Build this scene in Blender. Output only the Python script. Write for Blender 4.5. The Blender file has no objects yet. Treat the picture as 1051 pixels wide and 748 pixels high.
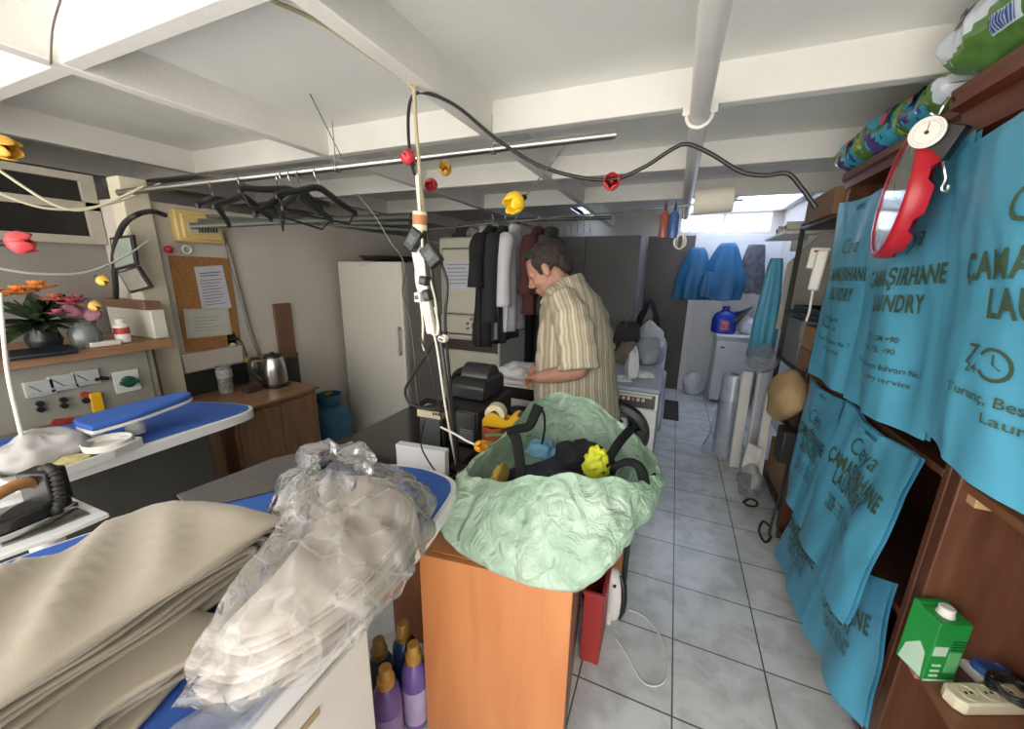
import bpy, bmesh, math, random
from mathutils import Vector, Matrix, Euler, noise
C = bpy.context.scene.collection
PI = math.pi
FR = {}
# ---------------------------------------------------------------- camera model (13 mm equivalent phone lens, 1051x748)
F = 388.0; PX, PY = 525.5, 374.0; CAM_H = 1.56
def _n(v): return Vector(v).normalized()
_d1 = _n((695-PX, 282-PY, F)); _d2 = -_n((-430-PX, 261-PY, F)); _d2 = (_d2 - _d1*_d1.dot(_d2)).normalized()
_up = _d2.cross(_d1)
if _up.y > 0: _up = -_up
RX, RY, RZ = _d2, _d1, _up
CAM = Vector((0, 0, CAM_H))
def on(px, py, ax, val):
    """world point seen at a photo pixel on the plane axis=val"""
    c = Vector((px-PX, py-PY, F)); d = Vector((RX.dot(c), RY.dot(c), RZ.dot(c)))
    t = (val-CAM[ax])/d[ax]
    return CAM + d*t
def ox(px, py, v): return on(px, py, 0, v)
def oy(px, py, v): return on(px, py, 1, v)
def oz(px, py, v): return on(px, py, 2, v)
cd = bpy.data.cameras.new('camera'); cam = bpy.data.objects.new('camera', cd); C.objects.link(cam)
cd.sensor_fit = 'HORIZONTAL'; cd.sensor_width = 36.0; cd.lens = F/1051*36.0; cd.clip_start = 0.02
_m = Matrix((RX, RY, RZ))           # camera -> world rows
cx, cy, cz = _m.col[0], -_m.col[1], -_m.col[2]
M4 = Matrix.Identity(4)
for i in range(3):
    M4[i][0], M4[i][1], M4[i][2], M4[i][3] = cx[i], cy[i], cz[i], CAM[i]
cam.matrix_world = M4
bpy.context.scene.camera = cam
# ---------------------------------------------------------------- materials
def lin(c):
    return tuple((x/12.92 if x <= .04045 else ((x+.055)/1.055)**2.4) for x in c)
def rgb(h):
    return lin(tuple(int(h[i:i+2], 16)/255 for i in (0, 2, 4)))
_MC = {}
def mat(name, col, rough=.6, metal=0, var=.08, scale=8, bump=0, bscale=60, spec=.5, sheen=0, trans=0, alpha=1, col2=None, stain=None):
    """principled material with procedural colour variation and bump"""
    if name in _MC: return _MC[name]
    m = bpy.data.materials.new(name); m.use_nodes = True; nt = m.node_tree; N = nt.nodes; L = nt.links
    b = N['Principled BSDF']; c = rgb(col)
    tc = N.new('ShaderNodeTexCoord')
    nz = N.new('ShaderNodeTexNoise'); nz.inputs['Scale'].default_value = scale; nz.inputs['Detail'].default_value = 5
    L.new(tc.outputs['Object'], nz.inputs['Vector'])
    rp = N.new('ShaderNodeValToRGB'); rp.color_ramp.elements[0].position = .3; rp.color_ramp.elements[1].position = .7
    c2 = rgb(col2) if col2 else tuple(min(1, x*(1+var)) for x in c)
    rp.color_ramp.elements[0].color = (*(x*(1-var) for x in c), 1); rp.color_ramp.elements[1].color = (*c2, 1)
    L.new(nz.outputs['Fac'], rp.inputs['Fac'])
    L.new(rp.outputs['Color'], b.inputs['Base Color'])
    b.inputs['Roughness'].default_value = rough; b.inputs['Metallic'].default_value = metal
    b.inputs['Specular IOR Level'].default_value = spec
    if sheen: b.inputs['Sheen Weight'].default_value = sheen
    if trans: b.inputs['Transmission Weight'].default_value = trans
    if alpha < 1: b.inputs['Alpha'].default_value = alpha
    if bump:
        n2 = N.new('ShaderNodeTexNoise'); n2.inputs['Scale'].default_value = bscale; n2.inputs['Detail'].default_value = 4
        L.new(tc.outputs['Object'], n2.inputs['Vector'])
        bp = N.new('ShaderNodeBump'); bp.inputs['Strength'].default_value = bump; bp.inputs['Distance'].default_value = .01
        L.new(n2.outputs['Fac'], bp.inputs['Height']); L.new(bp.outputs['Normal'], b.inputs['Normal'])
    _MC[name] = m
    return m
def wood(name, c1, c2, axis=2, scale=6, rough=.45, stretch=.12):
    if name in _MC: return _MC[name]
    m = bpy.data.materials.new(name); m.use_nodes = True; nt = m.node_tree; N = nt.nodes; L = nt.links
    b = N['Principled BSDF']; tc = N.new('ShaderNodeTexCoord'); mp = N.new('ShaderNodeMapping')
    s = [1, 1, 1]; s[axis] = stretch; mp.inputs['Scale'].default_value = s
    L.new(tc.outputs['Object'], mp.inputs['Vector'])
    nz = N.new('ShaderNodeTexNoise'); nz.inputs['Scale'].default_value = scale*4; nz.inputs['Detail'].default_value = 8; nz.inputs['Distortion'].default_value = .6
    L.new(mp.outputs['Vector'], nz.inputs['Vector'])
    rp = N.new('ShaderNodeValToRGB'); rp.color_ramp.elements[0].position = .32; rp.color_ramp.elements[1].position = .68
    rp.color_ramp.elements[0].color = (*rgb(c1), 1); rp.color_ramp.elements[1].color = (*rgb(c2), 1)
    L.new(nz.outputs['Fac'], rp.inputs['Fac']); L.new(rp.outputs['Color'], b.inputs['Base Color'])
    b.inputs['Roughness'].default_value = rough
    _MC[name] = m
    return m
def film(name, tint, trans=.75, rough=.12, crinkle=.35, white=.12, bscale=18, glossmul=1.0, streak=0):
    """thin clear plastic film: see-through, with fresnel gloss and a little milky scatter"""
    if name in _MC: return _MC[name]
    m = bpy.data.materials.new(name); m.use_nodes = True; nt = m.node_tree; N = nt.nodes; L = nt.links
    N.remove(N['Principled BSDF']); out = N['Material Output']
    tr = N.new('ShaderNodeBsdfTransparent'); tr.inputs[0].default_value = (*rgb(tint), 1)
    df = N.new('ShaderNodeBsdfDiffuse'); df.inputs[0].default_value = (*rgb(tint), 1)
    tl = N.new('ShaderNodeBsdfTranslucent'); tl.inputs[0].default_value = (*rgb(tint), 1)
    gl = N.new('ShaderNodeBsdfGlossy'); gl.inputs['Roughness'].default_value = rough
    tc = N.new('ShaderNodeTexCoord'); v = N.new('ShaderNodeTexNoise'); v.inputs['Scale'].default_value = bscale; v.inputs['Detail'].default_value = 3; v.inputs['Distortion'].default_value = 1.2
    L.new(tc.outputs['Object'], v.inputs['Vector'])
    bp = N.new('ShaderNodeBump'); bp.inputs['Strength'].default_value = crinkle; bp.inputs['Distance'].default_value = .03
    L.new(v.outputs['Fac'], bp.inputs['Height'])
    fr = N.new('ShaderNodeFresnel'); fr.inputs['IOR'].default_value = 1.5
    for q in (gl, fr): L.new(bp.outputs['Normal'], q.inputs['Normal'])
    L.new(bp.outputs['Normal'], df.inputs['Normal'])
    ms = N.new('ShaderNodeMixShader'); ms.inputs[0].default_value = .5; L.new(df.outputs[0], ms.inputs[1]); L.new(tl.outputs[0], ms.inputs[2])
    m1 = N.new('ShaderNodeMixShader'); m1.inputs[0].default_value = 1-trans
    if streak:
        tot = None
        for sc_, wd in ((streak, .022), (streak*2.1, .03)):
            q = N.new('ShaderNodeTexNoise'); q.inputs['Scale'].default_value = sc_; q.inputs['Detail'].default_value = 2; q.inputs['Distortion'].default_value = .8
            mq = N.new('ShaderNodeMapping'); mq.inputs['Scale'].default_value = (1, 1, .45); mq.inputs['Rotation'].default_value = (.3, .4, .2); L.new(tc.outputs['Object'], mq.inputs['Vector']); L.new(mq.outputs[0], q.inputs['Vector'])
            a_ = N.new('ShaderNodeMath'); a_.operation = 'SUBTRACT'; a_.inputs[1].default_value = .5; L.new(q.outputs['Fac'], a_.inputs[0])
            b_ = N.new('ShaderNodeMath'); b_.operation = 'ABSOLUTE'; L.new(a_.outputs[0], b_.inputs[0])
            r_ = N.new('ShaderNodeMapRange'); r_.inputs['From Min'].default_value = 0; r_.inputs['From Max'].default_value = wd; r_.inputs['To Min'].default_value = .16; r_.inputs['To Max'].default_value = 0
            L.new(b_.outputs[0], r_.inputs['Value'])
            if tot is None: tot = r_.outputs[0]
            else:
                s_ = N.new('ShaderNodeMath'); s_.operation = 'MAXIMUM'; L.new(tot, s_.inputs[0]); L.new(r_.outputs[0], s_.inputs[1]); tot = s_.outputs[0]
        s_ = N.new('ShaderNodeMath'); s_.operation = 'ADD'; s_.use_clamp = True; s_.inputs[1].default_value = 1-trans; L.new(tot, s_.inputs[0]); L.new(s_.outputs[0], m1.inputs[0])
    L.new(tr.outputs[0], m1.inputs[1]); L.new(ms.outputs[0], m1.inputs[2])
    mu = N.new('ShaderNodeMath'); mu.operation = 'MULTIPLY'; mu.inputs[1].default_value = glossmul; L.new(fr.outputs[0], mu.inputs[0])
    m2 = N.new('ShaderNodeMixShader'); L.new(mu.outputs[0], m2.inputs[0]); L.new(m1.outputs[0], m2.inputs[1]); L.new(gl.outputs[0], m2.inputs[2])
    L.new(m2.outputs[0], out.inputs[0])
    _MC[name] = m
    return m
# ---------------------------------------------------------------- mesh builder
class MB:
    def __init__(s): s.v = []; s.f = []; s.mi = []; s.mats = []; s.cur = 0
    def use(s, m):
        if m not in s.mats: s.mats.append(m)
        s.cur = s.mats.index(m); return s
    def add(s, vs, fs, M=None):
        o = len(s.v)
        for p in vs:
            p = Vector(p); s.v.append(M @ p if M is not None else p)
        for f in fs: s.f.append(tuple(i+o for i in f)); s.mi.append(s.cur)
        return s
    def box(s, a, b, M=None):
        (x0, y0, z0), (x1, y1, z1) = a, b
        x0, x1 = min(x0, x1), max(x0, x1); y0, y1 = min(y0, y1), max(y0, y1); z0, z1 = min(z0, z1), max(z0, z1)
        vs = [(x0,y0,z0),(x1,y0,z0),(x1,y1,z0),(x0,y1,z0),(x0,y0,z1),(x1,y0,z1),(x1,y1,z1),(x0,y1,z1)]
        return s.add(vs, [(0,3,2,1),(4,5,6,7),(0,1,5,4),(1,2,6,5),(2,3,7,6),(3,0,4,7)], M)
    def cbox(s, c, d, M=None):
        return s.box([c[i]-d[i]/2 for i in range(3)], [c[i]+d[i]/2 for i in range(3)], M)
    def loft(s, rings, cap=True, closed=True, M=None):
        n = len(rings[0]); vs = [p for r in rings for p in r]; fs = []
        for i in range(len(rings)-1):
            for j in range(n if closed else n-1):
                k = (j+1) % n
                fs.append((i*n+j, i*n+k, (i+1)*n+k, (i+1)*n+j))
        if cap and closed:
            fs.append(tuple(range(n-1, -1, -1))); fs.append(tuple((len(rings)-1)*n+j for j in range(n)))
        return s.add(vs, fs, M)
    def tube(s, path, r, n=8, cap=True, M=None):
        path = [Vector(p) for p in path]; rings = []
        t0 = (path[1]-path[0]).normalized()
        a = t0.orthogonal().normalized()
        for i, p in enumerate(path):
            t = (path[min(i+1, len(path)-1)]-path[max(i-1, 0)])
            t = t.normalized() if t.length > 1e-9 else t0
            a = (a - t*a.dot(t))
            a = a.normalized() if a.length > 1e-6 else t.orthogonal().normalized()
            b = t.cross(a); rr = r[i] if isinstance(r, (list, tuple)) else r
            rings.append([p + (a*math.cos(2*PI*j/n)+b*math.sin(2*PI*j/n))*rr for j in range(n)])
        return s.loft(rings, cap, True, M)
    def lathe(s, prof, c=(0,0,0), n=24, M=None, sx=1, sy=1):
        c = Vector(c)
        rings = [[c+Vector((math.cos(2*PI*j/n)*r*sx, math.sin(2*PI*j/n)*r*sy, z)) for j in range(n)] for r, z in prof]
        return s.loft(rings, True, True, M)
    def cyl(s, a, b, r, n=20, r2=None, M=None):
        return s.tube([a, b], [r, r if r2 is None else r2], n, True, M)
    def prism(s, poly, h, M=None):
        """poly in xy extruded h in z"""
        n = len(poly); vs = [(p[0], p[1], 0) for p in poly]+[(p[0], p[1], h) for p in poly]
        fs = [tuple(range(n-1, -1, -1)), tuple(range(n, 2*n))]+[(i, (i+1) % n, n+(i+1) % n, n+i) for i in range(n)]
        return s.add(vs, fs, M)
    def grid(s, fn, nu, nv, M=None):
        vs = [fn(i/nu, j/nv) for j in range(nv+1) for i in range(nu+1)]
        fs = [(j*(nu+1)+i, j*(nu+1)+i+1, (j+1)*(nu+1)+i+1, (j+1)*(nu+1)+i) for j in range(nv) for i in range(nu)]
        return s.add(vs, fs, M)
    def ball(s, c, r, nu=16, nv=10, M=None, fn=None):
        c = Vector(c); r = (r, r, r) if not isinstance(r, (tuple, list)) else r
        vs = [c+Vector((0, 0, -r[2]))]; fs = []
        for j in range(1, nv):
            t = PI*j/nv
            for i in range(nu):
                p = 2*PI*i/nu
                vs.append(c+Vector((math.sin(t)*math.cos(p)*r[0], math.sin(t)*math.sin(p)*r[1], -math.cos(t)*r[2])))
        vs.append(c+Vector((0, 0, r[2])))
        for i in range(nu):
            k = (i+1) % nu
            fs.append((0, 1+k, 1+i))
            for j in range(nv-2): fs.append((1+j*nu+i, 1+j*nu+k, 1+(j+1)*nu+k, 1+(j+1)*nu+i))
            fs.append((1+(nv-2)*nu+i, 1+(nv-2)*nu+k, len(vs)-1))
        if fn: vs = [fn(Vector(p)) for p in vs]
        return s.add(vs, fs, M)
    def mesh(s, name, inv=None, smooth=35, recalc=True):
        me = bpy.data.meshes.new(name)
        vs = [inv @ p for p in s.v] if inv is not None else s.v
        me.from_pydata([tuple(p) for p in vs], [], s.f)
        for m in s.mats: me.materials.append(m)
        if len(s.mats) > 1: me.polygons.foreach_set('material_index', s.mi)
        if recalc:
            bm = bmesh.new(); bm.from_mesh(me); bmesh.ops.recalc_face_normals(bm, faces=bm.faces); bm.to_mesh(me); bm.free()
        if smooth:
            me.polygons.foreach_set('use_smooth', [True]*len(me.polygons))
            if smooth < 180: me.set_sharp_from_angle(angle=math.radians(smooth))
        me.update()
        return me
def _mods(o, bevel, solid, sub):
    if solid:
        m = o.modifiers.new('solid', 'SOLIDIFY'); m.thickness = solid; m.offset = 0
    if bevel:
        m = o.modifiers.new('bevel', 'BEVEL'); m.width = bevel; m.segments = 2; m.limit_method = 'ANGLE'; m.angle_limit = math.radians(40)
        m.harden_normals = False
    if sub:
        m = o.modifiers.new('sub', 'SUBSURF'); m.levels = sub; m.render_levels = sub
def thing(name, label, cat, loc=(0,0,0), rz=0, group=None):
    o = bpy.data.objects.new(name, None); C.objects.link(o)
    o.location = loc; o.rotation_euler = (0, 0, rz); o.empty_display_size = .05
    o['label'] = label; o['category'] = cat
    if group: o['group'] = group
    FR[o.name] = Matrix.Translation(loc) @ Matrix.Rotation(rz, 4, 'Z')
    return o
def part(name, mb, parent, world=True, label=None, bevel=0, solid=0, sub=0, smooth=35, m=None, kind=None):
    if m is not None and not mb.mats: mb.mats.append(m)
    fr = FR[parent.name]
    o = bpy.data.objects.new(name, mb.mesh(name, fr.inverted() if world else None, smooth))
    C.objects.link(o); o.parent = parent; FR[o.name] = fr
    if label: o['label'] = label
    if kind: o['kind'] = kind
    _mods(o, bevel, solid, sub)
    return o
def solo(name, mb, label, cat, group=None, m=None, bevel=0, solid=0, sub=0, smooth=35, kind=None, origin=None):
    if m is not None and not mb.mats: mb.mats.append(m)
    if origin is None:
        n = len(mb.v); zs = min(p.z for p in mb.v)
        origin = Vector((sum(p.x for p in mb.v)/n, sum(p.y for p in mb.v)/n, zs))
    T = Matrix.Translation(origin)
    o = bpy.data.objects.new(name, mb.mesh(name, T.inverted(), smooth)); C.objects.link(o); o.location = origin
    FR[o.name] = T
    if kind != 'structure': o['label'] = label; o['category'] = cat
    if group: o['group'] = group
    if kind: o['kind'] = kind
    _mods(o, bevel, solid, sub)
    return o
def struct(name, mb, m=None, bevel=0, smooth=35):
    return solo(name, mb, None, None, m=m, bevel=bevel, kind='structure', smooth=smooth, origin=Vector((0, 0, 0)))
def copy_tree(o, dloc=None, label=None, rz=None):
    r = o.copy(); C.objects.link(r)
    FR[r.name] = FR[o.name]
    if dloc is not None: r.location = dloc
    if rz is not None: r.rotation_euler = (0, 0, rz)
    if label: r['label'] = label
    def kids(a, b):
        for ch in list(a.children):
            if ch.parent != a: continue
            c = ch.copy(); C.objects.link(c); c.parent = b; kids(ch, c)
    kids(o, r)
    return r
def smooth_path(pts, n=8):
    """catmull-rom through points"""
    P = [Vector(p) for p in pts]; out = []
    for i in range(len(P)-1):
        a, b, c, d = P[max(i-1, 0)], P[i], P[i+1], P[min(i+2, len(P)-1)]
        for k in range(n):
            t = k/n
            out.append(.5*((2*b)+(c-a)*t+(2*a-5*b+4*c-d)*t*t+(3*b-a-3*c+d)*t**3))
    out.append(P[-1]); return out
def nz(p, s=1.0, seed=0.0):
    return noise.noise(Vector(p)*s+Vector((seed*3.1, seed*7.7, seed*1.3)))
def turb(p, s=1.0, seed=0.0, o=4):
    return noise.fractal(Vector(p)*s+Vector((seed*3.1, seed*7.7, seed*1.3)), 1.0, 2.0, o)
def ridge(p, s=1.0, seed=0.0):
    """sharp crease noise for crumpled film and cloth, 0..1"""
    q = Vector(p)*s+Vector((seed*5.1, seed*2.7, seed*9.3))
    return 1-abs(noise.noise(q))*2
def frame(o, x, y):
    """matrix with origin o, local x axis along x, z normal = x cross y"""
    x = Vector(x).normalized(); y = Vector(y); z = x.cross(y).normalized(); y = z.cross(x)
    M = Matrix.Identity(4)
    for i in range(3): M[i][0], M[i][1], M[i][2], M[i][3] = x[i], y[i], z[i], o[i]
    return M
def text_mesh(s, size=1.0, bold=0.0, ext=0, align='CENTER', shear=0, res=3, dense=0, space=1.0):
    """(verts2d, faces) of a line of lettering"""
    cu = bpy.data.curves.new('lettering', 'FONT'); cu.body = s; cu.size = size; cu.align_x = align; cu.align_y = 'CENTER'
    cu.offset = bold*size; cu.space_character = space; cu.shear = shear; cu.resolution_u = res; cu.extrude = ext
    o = bpy.data.objects.new('lettering', cu); C.objects.link(o)
    dg = bpy.context.evaluated_depsgraph_get(); dg.update()
    me = bpy.data.meshes.new_from_object(o.evaluated_get(dg))
    vs = [v.co.copy() for v in me.vertices]; fs = [tuple(p.vertices) for p in me.polygons]
    bpy.data.meshes.remove(me); bpy.data.objects.remove(o); bpy.data.curves.remove(cu)
    if dense:
        bm = bmesh.new(); V = [bm.verts.new(v) for v in vs]
        for f in fs:
            try: bm.faces.new([V[i] for i in f])
            except ValueError: pass
        bmesh.ops.triangulate(bm, faces=bm.faces)
        for _ in range(3):
            e = [q for q in bm.edges if q.calc_length() > dense]
            if not e: break
            bmesh.ops.subdivide_edges(bm, edges=e, cuts=1); bmesh.ops.triangulate(bm, faces=[f for f in bm.faces if len(f.verts) > 3])
        bm.verts.index_update(); vs = [v.co.copy() for v in bm.verts]; fs = [tuple(v.index for v in f.verts) for f in bm.faces]; bm.free()
    return vs, fs
def letter(mb, s, M, size, bold=0, shear=0, width=None, align='CENTER', ext=.0004):
    vs, fs = text_mesh(s, size, bold, ext, align, shear)
    if width:
        w = max(v.x for v in vs)-min(v.x for v in vs); k = width/w
        vs = [Vector((v.x*k, v.y, v.z)) for v in vs]
    mb.add(vs, fs, M)
# ================================================================ setting
ZC, ZB = 2.35, 2.21
white_paint = mat('white_ceiling_paint', 'e6e3dc', .7, var=.05, scale=3, bump=.15, bscale=40)
ceil_panel = mat('ceiling_board_paint', 'eaeae4', .6, var=.05, scale=2, bump=.05, bscale=20)
wall_white = mat('white_wall_plaster', 'bdb6ac', .8, var=.07, scale=2.5, bump=.2, bscale=30)
wall_grey = mat('rear_wall_plaster', 'c3bfb8', .8, var=.08, scale=2, bump=.2, bscale=30)
dark_recess = mat('dark_recess_board', '2b2926', .7, var=.2, scale=4)
def tile_mat():
    m = bpy.data.materials.new('marbled_floor_tile'); m.use_nodes = True; nt = m.node_tree; N = nt.nodes; L = nt.links
    b = N['Principled BSDF']; tc = N.new('ShaderNodeTexCoord'); mp = N.new('ShaderNodeMapping')
    mp.inputs['Location'].default_value = (-.158+.345*20, -.205+.3275*20, 0)
    L.new(tc.outputs['Object'], mp.inputs['Vector'])
    br = N.new('ShaderNodeTexBrick'); br.offset = 0; br.squash = 1
    for k, v in dict(Scale=1, **{'Mortar Size': .0035, 'Mortar Smooth': .3, 'Bias': 0, 'Brick Width': .345, 'Row Height': .3275}).items(): br.inputs[k].default_value = v
    br.inputs['Color1'].default_value = (*rgb('dededa'), 1); br.inputs['Color2'].default_value = (*rgb('d4d5d1'), 1); br.inputs['Mortar'].default_value = (*rgb('5c5a55'), 1)
    L.new(mp.outputs['Vector'], br.inputs['Vector'])
    n1 = N.new('ShaderNodeTexNoise'); n1.inputs['Scale'].default_value = 7; n1.inputs['Detail'].default_value = 9; n1.inputs['Distortion'].default_value = .5; n1.inputs['Roughness'].default_value = .62
    L.new(tc.outputs['Object'], n1.inputs['Vector'])
    rp = N.new('ShaderNodeValToRGB'); e = rp.color_ramp.elements; e[0].position = .36; e[0].color = (*rgb('a3a49c'), 1); e[1].position = .58; e[1].color = (1, 1, 1, 1)
    L.new(n1.outputs['Fac'], rp.inputs['Fac'])
    mx = N.new('ShaderNodeMix'); mx.data_type = 'RGBA'; mx.blend_type = 'MULTIPLY'; mx.inputs[0].default_value = .42
    L.new(br.outputs['Color'], mx.inputs[6]); L.new(rp.outputs['Color'], mx.inputs[7]); L.new(mx.outputs[2], b.inputs['Base Color'])
    b.inputs['Roughness'].default_value = .28
    bp = N.new('ShaderNodeBump'); bp.inputs['Strength'].default_value = .4; bp.inputs['Distance'].default_value = .003; bp.invert = True
    L.new(br.outputs['Fac'], bp.inputs['Height']); L.new(bp.outputs['Normal'], b.inputs['Normal'])
    return m
struct('floor', MB().box((-3.1, -1.3, -.1), (1.25, 6.0, 0)), tile_mat())
# ceiling boards with a rooflight opening at the back and a narrow gap beside it
SK = (-.02, 1.08, 4.45, 5.68); S2 = (-1.32, -1.12, 4.95, 5.68)
mb = MB()
mb.box((-4.7, -1.3, ZC), (1.25, SK[2], ZC+.05))
mb.box((SK[1], SK[2], ZC), (1.25, 6.0, ZC+.05)); mb.box((S2[1], SK[2], ZC), (SK[0], 6.0, ZC+.05))
mb.box((SK[0], SK[3], ZC), (SK[1], 6.0, ZC+.05)); mb.box((-4.7, SK[2], ZC), (S2[0], 6.0, ZC+.05))
mb.box((S2[0], SK[2], ZC), (S2[1], S2[2], ZC+.05)); mb.box((S2[0], S2[3], ZC), (S2[1], 6.0, ZC+.05))
struct('ceiling', mb, ceil_panel)
tn = 0
def trim(a, b, m=white_paint, bev=.004):
    global tn; tn += 1
    return struct('trim_%d' % tn, MB().box(a, b), m, bevel=bev)
for y in (-.33, .755, 1.845, 2.82, 3.86):           # joists across the room
    trim((-4.6, y, ZB), (1.2, y+.055, ZC+.01))
for x in (-4.15, -3.34, -2.04, -.965):                            # joists along the room
    trim((x, -1.3, ZB-.003), (x+.065, 5.9, ZC+.01))
for i, y in enumerate((1.21, 2.3, 3.3)):                  # thin battens between boards on the right
    pass
# walls
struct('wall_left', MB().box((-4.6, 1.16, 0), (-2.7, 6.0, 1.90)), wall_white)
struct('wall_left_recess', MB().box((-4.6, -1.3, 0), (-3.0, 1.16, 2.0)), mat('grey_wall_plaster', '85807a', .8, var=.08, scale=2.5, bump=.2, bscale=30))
struct('wall_left_far', MB().box((-4.7, -1.3, 0), (-4.6, 6.0, ZC)), wall_grey)
struct('wall_right', MB().box((1.12, -1.3, 0), (1.22, 6.0, ZC)), wall_grey)
struct('wall_back', MB().box((-4.6, 5.78, 0), (-.02, 5.9, ZC)).box((-.02, 5.78, 0), (1.2, 5.9, 2.1)).box((1.0, 5.78, 2.1), (1.2, 5.9, ZC)), wall_grey)
# cream post at the corner of the recess
struct('trim_post', MB().box((-2.78, 1.135, 0), (-2.665, 1.255, 2.0)), mat('cream_post_paint', 'cfc7b0', .65, var=.08, scale=4, bump=.2), bevel=.006)
# white door jamb on the right of the dark doorway, and the dark rear doorway
struct('wall_rear_stub', MB().box((.2, 5.62, 0), (1.12, 5.78, 2.06)), mat('white_rear_panel', 'd0d0d0', .6, var=.05), bevel=.004)
trim((.17, 5.6, 0), (.25, 5.66, 2.1), mat('white_gloss_trim', 'd6d4cf', .4, var=.03))
dk = mat('dark_door_paint', '4b4640', .5, var=.12, scale=3)
o = struct('doorway_1', MB().box((-.4, 5.58, 0), (.17, 5.63, 2.05)), mat('doorway_shade_board', '4a4541', .5, var=.15, scale=3))  # dark slab, its colour stands in for the shade inside the doorway
# rooflight
sky_w = struct('window_1', MB().box((SK[0]-.03, SK[2]-.03, ZC-.015), (SK[1]+.03, SK[2]+.03, ZC+.09)).box((SK[0]-.03, SK[3]-.03, ZC-.015), (SK[1]+.03, SK[3]+.03, ZC+.09))
       .box((SK[0]-.03, SK[2], ZC-.015), (SK[0]+.03, SK[3], ZC+.09)).box((SK[1]-.03, SK[2], ZC-.015), (SK[1]+.03, SK[3], ZC+.09)).box((.46, SK[2], ZC), (.5, SK[3], ZC+.06)), mat('rooflight_frame', 'e4e6ea', .5, var=.03))
gm = bpy.data.materials.new('frosted_rooflight_glass'); gm.use_nodes = True
nt = gm.node_tree; nt.nodes.remove(nt.nodes['Principled BSDF'])
tr = nt.nodes.new('ShaderNodeBsdfTransparent'); tr.inputs[0].default_value = (.86, .9, .98, 1); tl = nt.nodes.new('ShaderNodeBsdfTranslucent'); tl.inputs[0].default_value = (.86, .9, .98, 1)
mxs = nt.nodes.new('ShaderNodeMixShader'); mxs.inputs[0].default_value = .35
nt.links.new(tr.outputs[0], mxs.inputs[1]); nt.links.new(tl.outputs[0], mxs.inputs[2]); nt.links.new(mxs.outputs[0], nt.nodes['Material Output'].inputs[0])
part('pane', MB().box((SK[0], SK[2], ZC+.06), (SK[1], SK[3], ZC+.066)), sky_w, m=gm)
w2 = struct('window_2', MB().box((S2[0]-.02, S2[2], ZC-.01), (S2[0], S2[3], ZC+.08)).box((S2[1], S2[2], ZC-.01), (S2[1]+.02, S2[3], ZC+.08)), _MC['rooflight_frame'])
part('pane', MB().box((S2[0], S2[2], ZC+.06), (S2[1], S2[3], ZC+.066)), w2, m=gm)
w3 = struct('window_3', MB().box((-.02, 5.8, 2.1), (1.0, 5.86, 2.13)).box((-.02, 5.8, 2.32), (1.0, 5.86, 2.35)).box((.46, 5.8, 2.13), (.5, 5.86, 2.32)), _MC['rooflight_frame'])
part('pane', MB().box((-.02, 5.83, 2.13), (1.0, 5.836, 2.32)), w3, m=gm)
# ---------------------------------------------------------------- light: overcast daylight from the open shopfront and the rooflight
w = bpy.data.worlds.new('overcast'); bpy.context.scene.world = w; w.use_nodes = True
nt = w.node_tree; bg = nt.nodes['Background']
tc = nt.nodes.new('ShaderNodeTexCoord'); sp = nt.nodes.new('ShaderNodeSeparateXYZ'); nt.links.new(tc.outputs['Generated'], sp.inputs[0])
rp = nt.nodes.new('ShaderNodeValToRGB'); e = rp.color_ramp.elements
e[0].position = .42; e[0].color = (1.0, .95, .88, 1); e[1].position = .56; e[1].color = (1.0, .97, .92, 1)
k = rp.color_ramp.elements.new(1.0); k.color = (.80, .92, 1.15, 1)
mr = nt.nodes.new('ShaderNodeMapRange'); mr.inputs['From Min'].default_value = -1; nt.links.new(sp.outputs['Z'], mr.inputs['Value'])
nt.links.new(mr.outputs['Result'], rp.inputs['Fac']); nt.links.new(rp.outputs['Color'], bg.inputs['Color'])
bg.inputs['Strength'].default_value = 2.4
S = bpy.context.scene
S.view_settings.view_transform = 'Standard'; S.view_settings.look = 'None'; S.view_settings.gamma = 1
S.view_settings.use_curve_mapping = False
S.view_settings.exposure = 1.2
# ================================================================ right side: shelf wall, blue carrier bags
brownw = wood('dark_brown_shelf_board', '4a2c20', '63402e', axis=1, rough=.4)
brownv = wood('dark_brown_shelf_upright', '52301f', '6b4330', axis=2, rough=.4)
redwood = wood('reddish_brown_cornice', '5a2a1a', '74402a', axis=1, rough=.38)
XS = .735
t = thing('shelf_unit', 'tall dark brown wooden shelf unit covered by hanging blue bags', 'shelf unit', (.92, 1.93, 0))
for y in (1.325, 2.50): part('upright', MB().box((XS, y-.012, 0), (1.1, y+.012, 2.02)), t, m=brownv, bevel=.003)
for z in (.06, .56, 1.03, 1.5): part('shelf', MB().box((XS, 1.337, z), (1.1, 2.488, z+.022)), t, m=brownw, bevel=.003)
part('back_panel', MB().box((1.085, 1.337, .06), (1.1, 2.488, 2.0)), t, m=brownv)
part('top', MB().box((XS-.01, 1.315, 2.0), (1.11, 2.52, 2.025)), t, m=redwood, bevel=.003)
part('cornice', MB().loft([[(XS-.012, y, 1.99), (XS-.016, y, 2.02), (XS-.03, y, 2.03), (XS-.03, y, 2.06), (XS+.02, y, 2.06), (XS+.02, y, 1.99)] for y in (1.655, 2.53)]), t, m=redwood)
t = thing('shelf_unit', 'open dark brown shelf unit holding the green carton at right edge', 'shelf unit', (.92, .8, 0))
part('upright', MB().box((XS, 1.27, 0), (1.1, 1.31, 2.02)), t, m=brownv, bevel=.004)
part('upright', MB().box((XS, .35, 0), (1.1, .374, 2.02)), t, m=brownv, bevel=.003)
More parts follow.
